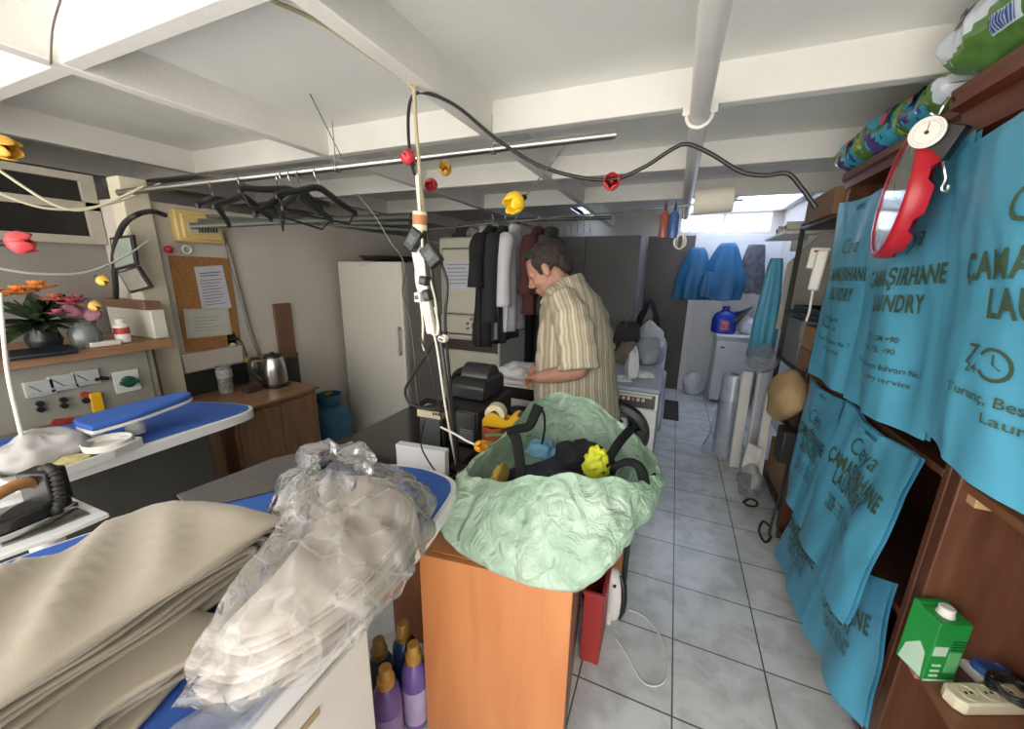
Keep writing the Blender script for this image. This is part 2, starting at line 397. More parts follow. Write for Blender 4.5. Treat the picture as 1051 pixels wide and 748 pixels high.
for z in (.06, .475, 1.03, 1.5): part('shelf', MB().box((XS+.01, .374, z), (1.1, 1.27, z+.025)), t, m=wood('mid_brown_shelf_edge', '6e4630', '87593c', axis=1, rough=.42), bevel=.003)
for z in (.445, 1.0): part('cleat', MB().box((XS+.02, 1.235, z), (XS+.09, 1.27, z+.03)), t, m=wood('pale_wood_cleat', 'b08a62', 'c59e74', axis=0), bevel=.003)
part('back_panel', MB().box((1.085, .374, .06), (1.1, 1.27, 2.0)), t, m=wood('inner_brown_board', '5e3426', '764838', axis=1, rough=.5))
part('top', MB().box((XS-.01, .33, 2.0), (1.11, 1.3, 2.025)), t, m=redwood, bevel=.003)
part('cornice', MB().loft([[(XS-.006, y, 1.955), (XS-.02, y, 1.96), (XS-.024, y, 2.03), (XS-.055, y, 2.04), (XS-.06, y, 2.09), (XS+.02, y, 2.09), (XS+.02, y, 1.955)] for y in (.33, 1.65)]), t, m=redwood)
# carrier bags -------------------------------------------------------------
bagm = mat('blue_nonwoven_bag_film', '58a9c8', .4, var=.05, scale=5, bump=.12, bscale=14, spec=.5)
def _bag_trans(m):
    b = m.node_tree.nodes['Principled BSDF']; nt = m.node_tree
    out = nt.nodes['Material Output']; tl = nt.nodes.new('ShaderNodeBsdfTranslucent'); tl.inputs[0].default_value = (*rgb('55acd0'), 1)
    mx = nt.nodes.new('ShaderNodeMixShader'); mx.inputs[0].default_value = .12
    nt.links.new(b.outputs[0], mx.inputs[1]); nt.links.new(tl.outputs[0], mx.inputs[2]); nt.links.new(mx.outputs[0], out.inputs[0])
_bag_trans(bagm)
ink = mat('olive_gold_printing_ink', '44573f', .5, var=.1, scale=20)
def bag_surface(tl, tr, br, bl, xs, bul, seed, amp):
    """corners as photo pixels on planes x = xs; u runs towards the camera, v runs up"""
    P = [ox(*p, x) for p, x in zip((tl, tr, br, bl), xs)]
    def S(u, v, off=0):
        p = (P[3]*(1-u)+P[2]*u)*(1-v)+(P[0]*(1-u)+P[1]*u)*v
        b = bul*math.sin(PI*min(1, max(0, u)))*(1-v*.7)
        wv = amp*(.5*math.sin(u*9+seed+v*2)*(1-v)**1.2 + .9*nz((u*2.2, v*1.6, seed), 1, seed)+.35*nz((u*6, v*3.2, seed), 1, seed+5))
        crease = .35*amp*max(0, ridge((u*1.6+v*.7, v*.9-u*.5, seed), 1.5, seed)-.55)
        q = p.copy(); q.x -= b+wv+crease+off
        sag = .012*math.sin(PI*u)*(1 if v > .5 else -1)
        if v > .93: q.z -= (v-.93)/.07*.02*math.sin(PI*u)
        return q
    return S
def blue_bag(label, tl, tr, br, bl, xs, bul=.02, seed=1.0, amp=.03, logo=True, textu=(.5, .5), tscale=1.0, hole=True):
    t = thing('carrier_bag', label, 'bag', bag_surface(tl, tr, br, bl, xs, bul, seed, amp)(.5, 1), 0, 'blue laundry carrier bags hung over the shelves')
    S = bag_surface(tl, tr, br, bl, xs, bul, seed, amp)
    mb = MB()
    nu, nv = 36, 48
    mb.grid(lambda u, v: S(u, v), nu, nv)
    for k in range(len(mb.f)): pass
    if hole:                                            # punched oval hand hole near the top
        keep = []
        for f in mb.f:
            i = f[0] % (nu+1); j = f[0]//(nu+1); u = (i+.5)/nu; v = (j+.5)/nv
            if ((u-.5)/.075)**2+((v-.93)/.022)**2 > 1: keep.append(f)
        mb.f = keep; mb.mi = [0]*len(keep)
    mb.grid(lambda u, v: S(u, v)+Vector((.012+.01*math.sin(PI*u)*(1-v), 0, 0)), nu//2, nv//2)
    part('body', mb, t, m=bagm, smooth=180)
    W = (S(1, .5)-S(0, .5)).length; Hh = (S(.5, 1)-S(.5, 0)).length
    def line(s, u, v, size, width=None, bold=0, shear=0, align='CENTER', curve=None):
        vs, fs = text_mesh(s, size, bold, 0, align, shear, 3, .012, 1.12 if bold > .015 else 1.0)
        k = 1
        if width:
            k = width/(max(p.x for p in vs)-min(p.x for p in vs))
        mb = MB().use(ink); out = []
        for p in vs:
            uu, vv = u+p.x*k/W, v+p.y/Hh
            out.append(S(uu, vv, .005))
        mb.add(out, fs)
        part('lettering', mb, t, smooth=0)
    cu, cv = textu; k = tscale
    line('Ceya', cu-.02, cv+.225, .095*k, W*.34*k, -.004, .35)
    line('\u00c7AMA\u015eIRHANE', cu, cv+.075, .078*k, W*.80*k, .024)
    line('LAUNDRY', cu, cv-.03, .076*k, W*.5*k, .024)
    if logo:
        line('7', cu-.30*k, cv-.17, .055*k, None, .004, .2)
        line('24', cu-.285*k, cv-.205, .025*k, None, .01)
        # ring of the clock emblem
        mb = MB().use(ink); n = 36; vs = []; fs = []
        r0, r1 = .024*k, .030*k; uc, vc = cu-.2*k, cv-.185
        for i in range(n+1):
            a = -2.6+5.2*i/n
            for r in (r0, r1): vs.append(S(uc+math.cos(a)*r/W, vc+math.sin(a)*r/Hh, .0035))
        for i in range(n): fs.append((2*i, 2*i+1, 2*i+3, 2*i+2))
        mb.add(vs, fs)
        for (ax, ay) in ((.0, .018), (.012, -.008)):
            vs = []
            for (sx, sy) in ((-.002, 0), (.002, 0)):
                vs += [S(uc+sx/W, vc, .0035), S(uc+(ax*k+sx)/W, vc+ay*k/Hh, .0035)]
            mb.add(vs, [(0, 1, 3, 2)])
        part('emblem', mb, t, smooth=0)
        line('GSM: +90', cu-.08, cv-.165, .026*k, None, .012, 0, 'LEFT')
        line('TEL : +90', cu-.08, cv-.21, .026*k, None, .012, 0, 'LEFT')
        line('Turunç, Bestern Bulvar\u0131 No: 7', cu-.02, cv-.275, .026*k, W*.74*k, .008)
        line('Laundry service', cu+.02, cv-.32, .024*k, W*.45*k, .008)
    else:
        for q, wd in ((-.15, .5), (-.185, .42), (-.22, .5)): line('GSM: +90  TEL: +90', cu+.02, cv+q, .022*k, W*wd*k, .004)
    return t
blue_bag('blue carrier bag in the upper row, farthest one, left of the red clock', (864, 208), (917, 186), (873, 408), (832, 382), (.715, .712, .67, .67), .015, 1.3, .02, textu=(.5, .5))
blue_bag('blue carrier bag hanging directly behind the red wall clock', (905, 190), (1010, 132), (944, 452), (868, 408), (.70, .70, .655, .66), .02, 2.6, .03, textu=(.55, .47))
blue_bag('blue carrier bag hung nearest the camera, cut off by right edge', (985, 158), (1170, 30), (1140, 600), (940, 440), (.68, .68, .64, .63), .015, 4.1, .03, textu=(.76, .485), hole=False, tscale=1.2)
blue_bag('blue carrier bag in the middle row, farther of two below red clock', (832, 388), (869, 411), (826, 546), (806, 502), (.71, .705, .66, .65), .012, 5.2, .02, logo=False, textu=(.5, .52))
blue_bag('blue carrier bag in the middle row with its lower corner flaring out', (868, 411), (945, 471), (862, 640), (824, 545), (.70, .70, .58, .64), .015, 6.4, .025, logo=False, textu=(.5, .58))
blue_bag('blue carrier bag in the bottom row, farther one touching the floor tiles', (818, 515), (850, 560), (828, 652), (795, 566), (.71, .70, .67, .67), .012, 7.7, .02, logo=False, textu=(.45, .6))
blue_bag('blue carrier bag in the bottom row, nearest to the open shelf', (846, 560), (916, 598), (880, 745), (825, 648), (.70, .70, .66, .66), .015, 8.3, .025, logo=False, textu=(.5, .55))
# ================================================================ right side: things on and around the shelves
steel = mat('polished_steel', 'c9c9c6', .22, 1, var=.04)
black_pl = mat('black_plastic', '1d1c1b', .4, var=.15)
white_pl = mat('white_plastic', 'e4e0d6', .4, var=.03)
cream_pl = mat('cream_plastic', 'dcd3b4', .45, var=.05)
paper_w = mat('white_paper', 'dedcd6', .8, var=.03)
card = mat('brown_cardboard', '8f6f4e', .8, var=.12, scale=6)
# red wall clock, seen almost edge-on
red_pl = mat('red_plastic', 'b5202e', .32, var=.06)
cf = ox(914, 203, .60); cb = Vector((.665, cf.y-.012, cf.z-.003)); R = .185
ax = (cf-cb).normalized()
t = thing('wall_clock', 'round red wall clock hanging sideways against the blue bags', 'clock', cb)
Mk = frame(cb, Vector((0, 0, 1)).cross(ax), ax.cross(Vector((0, 0, 1)).cross(ax)))   # local z = ax
D = (cf-cb).length
mb = MB(); n = 64; rings = []
for r, z, sc in ((R*.80, .012, 1), (R*.97, .012, 1), (R, .03, 0), (R, D*.8, 0), (R*.985, D*.95, 0), (R*.95, D, 0), (R*.90, D*.98, 0), (R*.885, D*.9, 0), (R*.88, D*.80, 0), (0.001, D*.80, 0)):
    rings.append([Vector((math.cos(2*PI*j/n)*r, math.sin(2*PI*j/n)*r, z+(.022*max(0, math.sin(2*PI*j/n*8)) if sc else 0))) for j in range(n)])
mb.loft(rings, True, True, Mk)
part('rim', mb, t, m=red_pl, smooth=50)
part('dial', MB().cyl((0, 0, D*.81), (0, 0, D*.83), R*.875, 48, M=Mk), t, m=mat('clock_dial_card', 'cfc8b4', .6, var=.06))
mb = MB()
for k in range(12):
    a = k*PI/6; mb.cbox((0, R*.76, D*.835), (.006 if k % 3 else .012, .028, .002), Mk @ Matrix.Rotation(a, 4, 'Z'))
part('hour_mark', mb, t, m=black_pl)
for a, l in ((.9, .10), (-1.9, .14)): part('clock_hand', MB().cbox((0, l/2-.01, D*.85), (.008, l, .002), Mk @ Matrix.Rotation(a, 4, 'Z')), t, m=black_pl)
part('cover_glass', MB().lathe([(R*.885, D*.93), (R*.5, D*.96), (0.001, D*.97)], n=48, M=Mk), t, m=film('clock_glass', 'f4f6f6', .97, .05, 0, glossmul=.35))
# hanging dial scale
sc = oy(952, 136, 1.5); v = (CAM-sc).normalized(); fx = Vector((0, 0, 1)).cross(v).normalized()
Mk = frame(sc, fx, v.cross(fx))
Mk = Mk @ Matrix.Rotation(-.35, 4, 'Z') @ Matrix.Rotation(-.35, 4, 'Y') @ Matrix.Scale(.56, 4)
t = thing('hanging_scale', 'black hanging scale with a round white dial beside the clock', 'scale', sc)
part('housing', MB().lathe([(.04, -.10), (.062, -.095), (.066, -.02), (.066, .0), (.06, .004)], n=32, M=Mk).box((.02, -.10, -.10), (.115, .05, -.02), Mk), t, m=black_pl, bevel=.004)
part('dial', MB().lathe([(.001, .002), (.055, .004), (.064, .004), (.068, 0), (.068, .010), (.060, .012), (.056, .008), (.001, .0075)], n=40, M=Mk), t, m=mat('white_dial_enamel', 'e8e4d8', .35, var=.03))
mb = MB()
for k in range(40):
    a = 2*PI*k/40; l = .010 if k % 5 == 0 else .005
    mb.cbox((0, .049, .0086), (.0012, l, .0008), Mk @ Matrix.Rotation(a, 4, 'Z'))
mb.cyl((0, 0, .008), (0, 0, .014), .008, 16, M=Mk)
part('gauge_marks', mb, t, m=black_pl)
part('needle', MB().cbox((0, .018, .011), (.003, .05, .001), Mk @ Matrix.Rotation(.3, 4, 'Z')), t, m=mat('red_needle', 'b03028', .4))
part('hook', MB().tube(smooth_path([oy(955, 116, 1.5), oy(962, 119, 1.5), oy(969, 108, 1.49), oy(977, 100, 1.5), oy(979, 104, 1.52)]), .004), t, m=steel, label='steel top hook')
part('hook', MB().tube(smooth_path([oy(968, 166, 1.49), oy(969, 174, 1.485), oy(970, 184, 1.485), oy(966, 194, 1.485), oy(972, 196, 1.485), oy(974, 190, 1.485)]), .0045), t, m=steel, label='steel lower hook')
# detergent bags on the cornice ------------------------------------------------
def poly_bag(name, label, c, d, rz, mats, pat, seed, group=None, tilt=0, nu=40, nv=24):
    t = thing(name, label, 'detergent bag', (c[0], c[1], c[2]), rz, group)
    mb = MB()
    L, W, Ht = d; M = Matrix.Rotation(tilt, 4, 'Y')
    def S(i, j):
        u = 2*i/nu-1; a = 2*PI*j/nv
        pin = (1-abs(u)**4)**.5 if abs(u) < 1 else 0
        wv = 1+.07*nz((u*3, math.cos(a)*1.5, math.sin(a)*1.5), 1.3, seed)+.03*ridge((u*5, math.cos(a)*2, math.sin(a)*2), 1.2, seed)
        y = math.copysign(abs(math.cos(a))**.75, math.cos(a))*W/2*(.80+.2*pin)*wv
        z = Ht/2+math.copysign(abs(math.sin(a))**.8, math.sin(a))*Ht/2*max(pin, .03)*wv
        return M @ Vector((u*L/2*(1+.03*nz((math.cos(a)*2, math.sin(a)*2, seed))), y, max(z, .0)))
    vs = [S(i, j) for i in range(nu+1) for j in range(nv)]
    for m in mats: mb.use(m)
    for i in range(nu):
        for j in range(nv):
            k = (j+1) % nv
            mb.use(mats[pat((i+.5)/nu, (j+.5)/nv, nz((i*.25, j*.4, seed)))])
            o = [i*nv+j, (i+1)*nv+j, (i+1)*nv+k, i*nv+k]
            mb.f.append(tuple(o)); mb.mi.append(mb.cur)
    mb.v = vs
    part('sack', mb, t, world=False, smooth=70)
    return t, S
glossy = dict(rough=.25, var=.05, spec=.6)
g_green = mat('green_bag_print', '56803a', **glossy); g_white = mat('white_bag_film', 'd3dbe4', **glossy); g_red = mat('red_bag_print', 'b83a40', **glossy)
g_cyan = mat('cyan_bag_print', '43a6c4', **glossy); g_purple = mat('purple_bag_print', '54407c', **glossy); g_lime = mat('lime_bag_print', '8fae45', **glossy); g_navy = mat('navy_bag_print', '274f93', **glossy); g_pink = mat('pink_bag_print', 'd2566a', **glossy)
ctop = 2.087; ctop2 = 2.062
t, S = poly_bag('detergent_bag', 'large white and green detergent bag at the top right corner', (.80, 1.45, ctop+.005), (.50, .32, .215), PI/2+.1, [g_green, g_white], lambda u, v, q: 0 if (math.sin(2*PI*v) < .95-1.5*u+.04*q) else 1, 2.2, nu=72, nv=72)
def decal(mb, t, S, u0, v0, du, dv, shape='rect', off=.004, n=20, nu=40, nv=24):
    """thin printed patch following the sack: polygon fan in (u, v)"""
    pts = [(u0+du*math.cos(2*PI*k/n), v0+dv*math.sin(2*PI*k/n)) for k in range(n)] if shape == 'oval' else [(u0-du+2*du*i/6, v0-dv) for i in range(7)]+[(u0+du, v0-dv+2*dv*i/4) for i in range(1, 5)]+[(u0+du-2*du*i/6, v0+dv) for i in range(1, 7)]+[(u0-du, v0+dv-2*dv*i/4) for i in range(1, 4)]
    def Q(u, v):
        p = S(u*nu, v*nv); c = S(u*nu, .25*nv); c2 = S(u*nu, .75*nv); m = (c+c2)/2
        d = (p-m); return p+d.normalized()*off
    vs = [Q(u0, v0)]+[Q(*p) for p in pts]; k = len(pts)
    mb.add(vs, [(0, 1+i, 1+(i+1) % k) for i in range(k)])
for col, u0, v0, du, dv, sh, off in ((g_navy, .50, .085, .12, .040, 'oval', .003), (g_white, .50, .085, .108, .033, 'oval', .006), (g_red, .50, .085, .095, .020, 'oval', .009), (g_navy, .80, .065, .06, .042, 'oval', .004), (g_white, .805, .06, .04, .026, 'oval', .007), (g_red, .78, .05, .04, .016, 'rect', .010), (g_white, .47, .955, .09, .030, 'rect', .004), (g_lime, .45, .01, .07, .010, 'oval', .004)):
    mb = MB().use(col); decal(mb, t, S, u0, v0, du, dv, sh, off, nu=72, nv=72); part('printed_mark', mb, t, world=False, smooth=60)
mb = MB().use(g_navy)
for k in range(9): decal(mb, t, S, .404+k*.0165, .955, .005 if k % 3 else .003, .025, 'rect', .008, nu=72, nv=72)
part('barcode', mb, t, world=False, smooth=60)
def pat_c(u, v, q):
    s = math.sin(2*PI*v); a = u+.15*q
    if a < .12: return 5
    if s > .75: return 0 if q > 0 else 4
    if .3 < a < .55: return 2 if q > -.15 else 3
    if .55 <= a < .75: return 1 if q < .1 else 2
    return 4 if q > 0 else 0
for k, (y, rz, lab, h, L) in enumerate(((1.86, 1.5, 'colourful detergent bag lying right behind the scale dial', .135, .34), (2.13, 1.75, 'colourful detergent bag in the middle of the cornice row', .16, .38), (2.42, 1.62, 'colourful detergent bag at far end of the cornice', .15, .36))):
    t, S = poly_bag('detergent_bag', lab, (.80, y, ctop2), (L, .26, h), rz, [g_lime if k else g_green, g_purple, g_cyan, g_navy, g_green, g_white], pat_c, 3.3+k*1.7, 'small detergent bags on the cornice')
    for col, u0, v0, du, dv, off in ((g_green, .52, .08, .22, .10, .003), (g_cyan, .55, .07, .15, .07, .006), (g_purple, .40, .06, .08, .06, .009), (g_pink, .42, .03, .05, .03, .012), (g_lime, .55, .19, .14, .04, .006)):
        mb = MB().use(col); decal(mb, t, S, u0, v0, du, dv, 'oval', off); part('printed_mark', mb, t, world=False, smooth=60)
# green carton on the lower shelf ---------------------------------------------
SH = .501
g_cart = mat('green_carton_print', '1f8a3c', .35, var=.06); w_cart = mat('pale_carton_print', 'b9d4bd', .4, var=.05)
p0 = oz(946, 698, SH+.001); p1 = oz(984, 700, SH+.001); p2 = oz(933, 673, SH+.001)
ex = (p1-p0).normalized(); ey = Vector((0, 0, 1)).cross(ex); CW, CD, CH = .082, .075, .185
Mc = frame(p0, ex, ey)
t = thing('carton', 'green carton with a white screw cap on the lower shelf', 'carton', p0+ex*.04+ey*.035)
part('body', MB().loft([[(0, 0, 0), (CW, 0, 0), (CW, CD, 0), (0, CD, 0)], [(0, 0, CH), (CW, 0, CH), (CW, CD, CH), (0, CD, CH)], [(0, .0, CH+.002), (CW, .0, CH+.002), (CW, CD, CH+.012), (0, CD, CH+.012)]], M=Mc), t, m=g_cart, bevel=.002)
part('fin', MB().box((.0, CD*.78, CH+.008), (CW, CD*.98, CH+.014), Mc), t, m=g_cart, bevel=.001)
part('screw_cap', MB().lathe([(.019, CH), (.019, CH+.008), (.0165, CH+.01), (.0165, CH+.026), (.014, CH+.028), (.001, CH+.028)], (CW*.5, CD*.42, 0), 24, Mc), t, m=white_pl)
def blockp(x0, x1, z0, z1): return MB().box((x0, -.0012, z0), (x1, 0, z1), Mc)
part('printed_panel', blockp(.004, .038, .085, .115), t, m=w_cart); part('printed_panel', blockp(.046, .076, .03, .098), t, m=mat('mid_green_print', '62ad6f', .4)); 
mb = MB()
for z in (.016, .032, .05): mb.box((.012, -.0013, z), (.034, 0, z+.007), Mc)
mb.box((0, -.001, 0), (CW, 0, .006), Mc)
part('printed_lines', mb, t, m=w_cart)
mb = MB()
for k in range(4): mb.box((.046, -.0014, .105+k*.009), (.078, 0, .108+k*.009), Mc)
part('printed_lines', mb, t, m=mat('dark_green_print', '14502a', .4))
part('printed_panel', MB().add([(-.0012, .006, .004), (-.0012, .068, .004), (-.0012, .06, .06), (-.0012, .03, .10), (-.0012, .012, .08)], [(0, 1, 2, 3, 4)], Mc), t, m=w_cart)
mb = MB(); letter(mb, 'BIO', Mc @ Matrix.Translation((-.0015, .037, .14)) @ Matrix.Rotation(-PI/2, 4, 'Z') @ Matrix.Rotation(PI/2, 4, 'X'), .03, .02)
# small blue and white box
c = oz(1012, 696, SH)
t = thing('wax_box', 'small white box with a round blue lid beside the carton', 'box', c)
Mb_ = Matrix.Translation(c) @ Matrix.Rotation(.25, 4, 'Z')
part('box_body', MB().box((-.042, -.03, 0), (.042, .03, .028), Mb_), t, m=white_pl, bevel=.003)
part('lid', MB().lathe([(.034, .028), (.034, .042), (.03, .045), (.022, .045), (.02, .042), (.001, .042)], n=28, M=Mb_, sx=1.15, sy=.85), t, m=mat('blue_lid', '3f66a8', .35))
# pale jointed thing at frame edge
c = oz(1046, 690, SH)
mb = MB()
for q, r in (((0, 0, .025), (.024, .03, .025)), ((-.012, .01, .062), (.022, .026, .03)), ((.02, .015, .045), (.03, .028, .03)), ((.03, .0, .02), (.03, .03, .02))):
    mb.ball(Vector(q)+c, r, 14, 10, fn=lambda p: p+Vector((1, 1, 1))*.004*nz(p, 40))
solo('egg_tray', mb, 'grey white moulded lumpy pack at the right frame edge', 'pack', m=mat('grey_pulp', 'bdb3a2', .7, var=.12, scale=30), smooth=60)
# white extension strip with its black cable
p0 = oz(972, 722, SH+.001); p1 = oz(1051, 722, SH+.001); ex = (p1-p0).normalized(); ey = Vector((0, 0, 1)).cross(ex)
Mb_ = frame(p0, ex, ey)
t = thing('extension_strip', 'cream multi-socket extension strip with rounded end on lower shelf', 'extension strip', p0+ex*.1)
out = [(.0, -.012), (.012, -.028), (.3, -.028), (.3, .028), (.012, .028), (.0, .012)]
part('housing', MB().prism(out, .036, Mb_), t, m=cream_pl, bevel=.005)
for k in range(5):
    c = .045+k*.052
    part('socket', MB().lathe([(.02, .0355), (.021, .038), (.018, .038), (.017, .0365), (.001, .0365)], (c, 0, 0), 24, Mb_), t, m=cream_pl)
    mb = MB()
    for s_ in (-1, 1): mb.cyl((c+s_*.007, .0, .0366), (c+s_*.007, 0, .0375), .0035, 10, M=Mb_)
    part('socket_hole', mb, t, m=black_pl)
mb = MB()
pts = []
for k in range(40):
    a = k*.55; r = .034+.004*math.sin(k*1.7)
    pts.append(Mb_ @ Vector((.135+math.cos(a)*r*1.1, -.01+math.sin(a)*r, .052+.004*math.sin(k*2.3)+k*.0006)))
solo('power_cable', MB().tube(smooth_path(pts, 5), .0045, 6), 'black coiled cable lying over the cream extension strip', 'cable', m=black_pl, smooth=180)
# ================================================================ rear right corner
grey_lam = mat('grey_laminate', '7d7c7a', .5, var=.08)
dmetal = mat('dark_rack_metal', '34302d', .5, var=.15)
RX0, RX1, RY0, RY1 = .76, 1.1, 2.60, 3.35
t = thing('storage_rack', 'dark metal storage rack behind the blue bag shelves', 'rack', (.93, 2.98, 0))
for x, y in ((RX0, RY0), (RX1-.03, RY0), (RX0, RY1), (RX1-.03, RY1)): part('post', MB().box((x, y, 0), (x+.028, y+.028, 1.92)), t, m=dmetal, bevel=.002)
for z in (.12, .62, .99, 1.33, 1.90): part('shelf', MB().box((RX0, RY0, z-.02), (RX1, RY1+.028, z)), t, m=dmetal, bevel=.002)
def cbx(label, a, b, m, flap=None, group=None):
    t = thing('cardboard_box', label, 'box', ((a[0]+b[0])/2, (a[1]+b[1])/2, a[2]), 0, group)
    part('carton_body', MB().box(a, b), t, m=m, bevel=.003)
    part('packing_tape', MB().box(((a[0]+b[0])/2-.02, a[1]-.0008, b[2]-.04), ((a[0]+b[0])/2+.02, b[1]+.0008, b[2]+.001)), t, m=flap or mat('tan_packing_tape', 'a98a62', .3))
    return t
cbx('brown cardboard box on top of the dark storage rack', (.74, 2.72, 1.901), (1.02, 3.22, 2.04), card)
cbx('grey box with white edge on the upper rack shelf', (.775, 2.95, .991), (1.05, 3.3, 1.16), grey_lam, paper_w)
cbx('grey box stacked on top of the lower grey rack box', (.775, 2.97, 1.161), (1.05, 3.3, 1.285), grey_lam, paper_w)
cbx('brown cardboard box beside the grey boxes on rack', (.775, 2.66, .991), (1.05, 2.92, 1.13), card)
cbx('flat brown cardboard box lying on its neighbour below the black tray', (.78, 2.66, 1.131), (1.05, 2.91, 1.27), mat('orange_cardboard', 'a07748', .8, var=.1, scale=6))
cbx('long low brown cardboard box on the bottom rack shelf', (.79, 2.68, .121), (1.06, 3.2, .40), card)
cbx('brown cardboard box on middle rack shelf behind the cream sack', (.79, 2.7, .621), (1.06, 3.2, .86), card)
t = thing('tray', 'black shallow tray on the rack under the handset', 'tray', (.92, 2.9, 1.331))
part('base', MB().box((.77, 2.66, 1.331), (1.06, 3.2, 1.338)), t, m=black_pl)
part('rim', MB().box((.77, 2.66, 1.338), (.78, 3.2, 1.375)).box((1.05, 2.66, 1.338), (1.06, 3.2, 1.375)).box((.78, 2.66, 1.338), (1.05, 2.67, 1.375)).box((.78, 3.19, 1.338), (1.05, 3.2, 1.375)), t, m=black_pl, bevel=.003)
# intercom handset on the far shelf upright
c = oy(838, 275, 2.545)
t = thing('intercom_handset', 'white wall intercom handset left of the far blue bag', 'handset', c)
Mk = Matrix.Translation(c) @ Matrix.Rotation(-.55, 4, 'Z') @ Matrix.Rotation(.06, 4, 'Y')
part('base_plate', MB().box((-.05, -.0, -.005), (.04, .03, .105), Mk), t, m=white_pl, bevel=.008)
part('handset', MB().box((-.005, -.045, -.115), (.045, -.012, .09), Mk).box((.0, -.015, .05), (.04, .01, .08), Mk).box((.0, -.015, -.1), (.04, .01, -.07), Mk), t, m=white_pl, bevel=.01)
part('indicator', MB().cbox((-.02, -.002, .085), (.018, .006, .012), Mk), t, m=red_pl)
part('cord', MB().tube(smooth_path([Mk @ Vector(p) for p in ((.02, -.03, -.115), (.025, -.03, -.17), (.03, -.03, -.23), (.025, -.02, -.28))]), .006), t, m=white_pl)
# cream cotton sack hanging on the rack
def cloth_sack(c, r, seed, fold=.16):
    return MB().ball(c, r, 40, 28, fn=lambda p: c+Vector(((p-c).x*(1+fold*nz(p, 9, seed)+.1*ridge(p, 7, seed)), (p-c).y*(1+fold*nz(p, 8, seed+2)), (p-c).z*(1+.08*nz(p, 6, seed+4)))))
c = Vector((.685, 2.66, .86))
mb = cloth_sack(c, (.085, .19, .17), 3.1, .34)
for p in mb.v:
    k = (p.z-.69)/.34; f = (1.25-1.0*abs(k-.45)); p.y = c.y+(p.y-c.y)*max(.25, f); p.y -= (k-.5)*.12
    p.x = min(p.x, .757)
solo('cloth_sack', mb, 'cream cotton sack slumped against the dark storage rack', 'sack', m=mat('cream_cotton', 'a58a60', .85, var=.1, scale=8, bump=.2), smooth=180)
c = Vector((.70, 2.52, .60))
mb = MB().box((.66, 2.46, .50), (.755, 2.60, .70)); 
solo('black_case', mb, 'small black case under the cream cotton sack', 'case', m=mat('worn_black_case', '2a2724', .5), bevel=.012)
# white folded boards standing in front of the rack
def board(label, px, x0, y, w, h, th, lean, m, rz=0):
    t = thing('folded_board', label, 'board', (x0, y, 0), rz, 'white boards standing against the rack')
    M = Matrix.Rotation(lean, 4, 'X')
    part('panel', MB().box((0, 0, 0), (w, th, h), M), t, world=False, m=m, bevel=.006)
    part('edge_strip', MB().box((-.004, -.004, .02), (.01, th+.004, h-.02), M), t, world=False, m=paper_w, bevel=.002)
    return t
board('white board standing next to the plastic film roll', 0, .58, 3.38, .075, .82, .03, -.06, white_pl, .15)
board('white board leaning between the film roll and rack', 0, .665, 3.27, .07, .90, .03, -.05, mat('pale_grey_board', 'b9bcc4', .45, var=.05), .1)
board('short white board with a torn paper sheet against it', 0, .69, 3.05, .055, .78, .025, -.05, white_pl, .1)
mb = MB().grid(lambda u, v: Vector((.60+.10*u, 3.03-.04*v+.01*math.sin(u*6+v*4), .14+.26*v*(1-.15*u)))+Vector((.01, .01, 0))*nz((u*3, v*3, 1)), 12, 12)
solo('paper_sheet', mb, 'torn white paper sheet standing at foot of white boards', 'paper', m=paper_w, solid=.002, smooth=180)
# rolled cling film standing on the floor
filmm = film('clear_stretch_film', 'f8f9fc', .86, .12, .5, bscale=26, glossmul=.7)
c = Vector((.555, 3.66, 0))
t = thing('film_roll', 'tall roll of clear plastic film standing on the floor', 'plastic roll', c)
part('roll', MB().lathe([(.03, .0), (.088, .0), (.09, .01), (.09, .725), (.086, .735), (.03, .735)], c, 36), t, m=mat('wound_plastic_film', 'b4bac4', .22, var=.12, scale=14, spec=.8, bump=.15, bscale=30), smooth=40)
part('core', MB().lathe([(.022, .001), (.03, .001), (.03, .745), (.022, .745)], c, 20), t, m=card)
mb = MB().grid(lambda u, v: c+Vector((math.cos(u*4.4+2.6)*(.096+.09*(1-v)**2*(1+.8*nz((u*4, v*3, 2)))), math.sin(u*4.4+2.6)*(.096+.10*(1-v)**2*(1+.8*nz((u*4, v*3, 5)))), .008+.5*v+.03*nz((u*6, v*5, 1))*(1-v))), 40, 20)
part('loose_film', mb, t, m=filmm, smooth=180)
def crumple(label, c, r, seed, m, name='crumpled_film', amp=.3, fl=0):
    c = Vector(c)
    mb = MB().ball(c, r, 44, 30, fn=lambda p: Vector((c.x+(p-c).x*(1+amp*ridge(p, 9, seed)-amp*.4), c.y+(p-c).y*(1+amp*ridge(p, 10, seed+3)-amp*.4), max(fl, c.z+(p-c).z*(1+amp*ridge(p, 9, seed+6)-amp*.4)))))
    return solo(name, mb, label, 'plastic film', m=m, smooth=180)
crumple('crumpled clear plastic film on top of the white boards', (.655, 3.3, .96), (.10, .12, .10), 2.0, filmm)
crumple('crumpled clear film on floor beside the white boards', (.655, 2.98, .10), (.075, .14, .12), 5.0, filmm, fl=.003)
solo('cable_loop', MB().tube(smooth_path([oz(x, y, .012) for x, y in ((763, 515), (770, 512), (777, 515), (776, 519), (768, 519), (763, 515))]), .007, 8), 'small black cable loop lying on the floor tiles', 'cable', m=black_pl, smooth=180)
solo('power_cable', MB().tube(smooth_path([oz(790, 540, .012), oz(783, 535, .012), oz(779, 545, .012), oz(785, 556, .012), oz(791, 551, .012), Vector((.70, 2.5, .05)), Vector((.735, 2.56, .4)), Vector((.745, 2.57, 1.2))], 10), .007, 8), 'black cable running down the shelf end onto the floor', 'cable', m=black_pl, smooth=180)
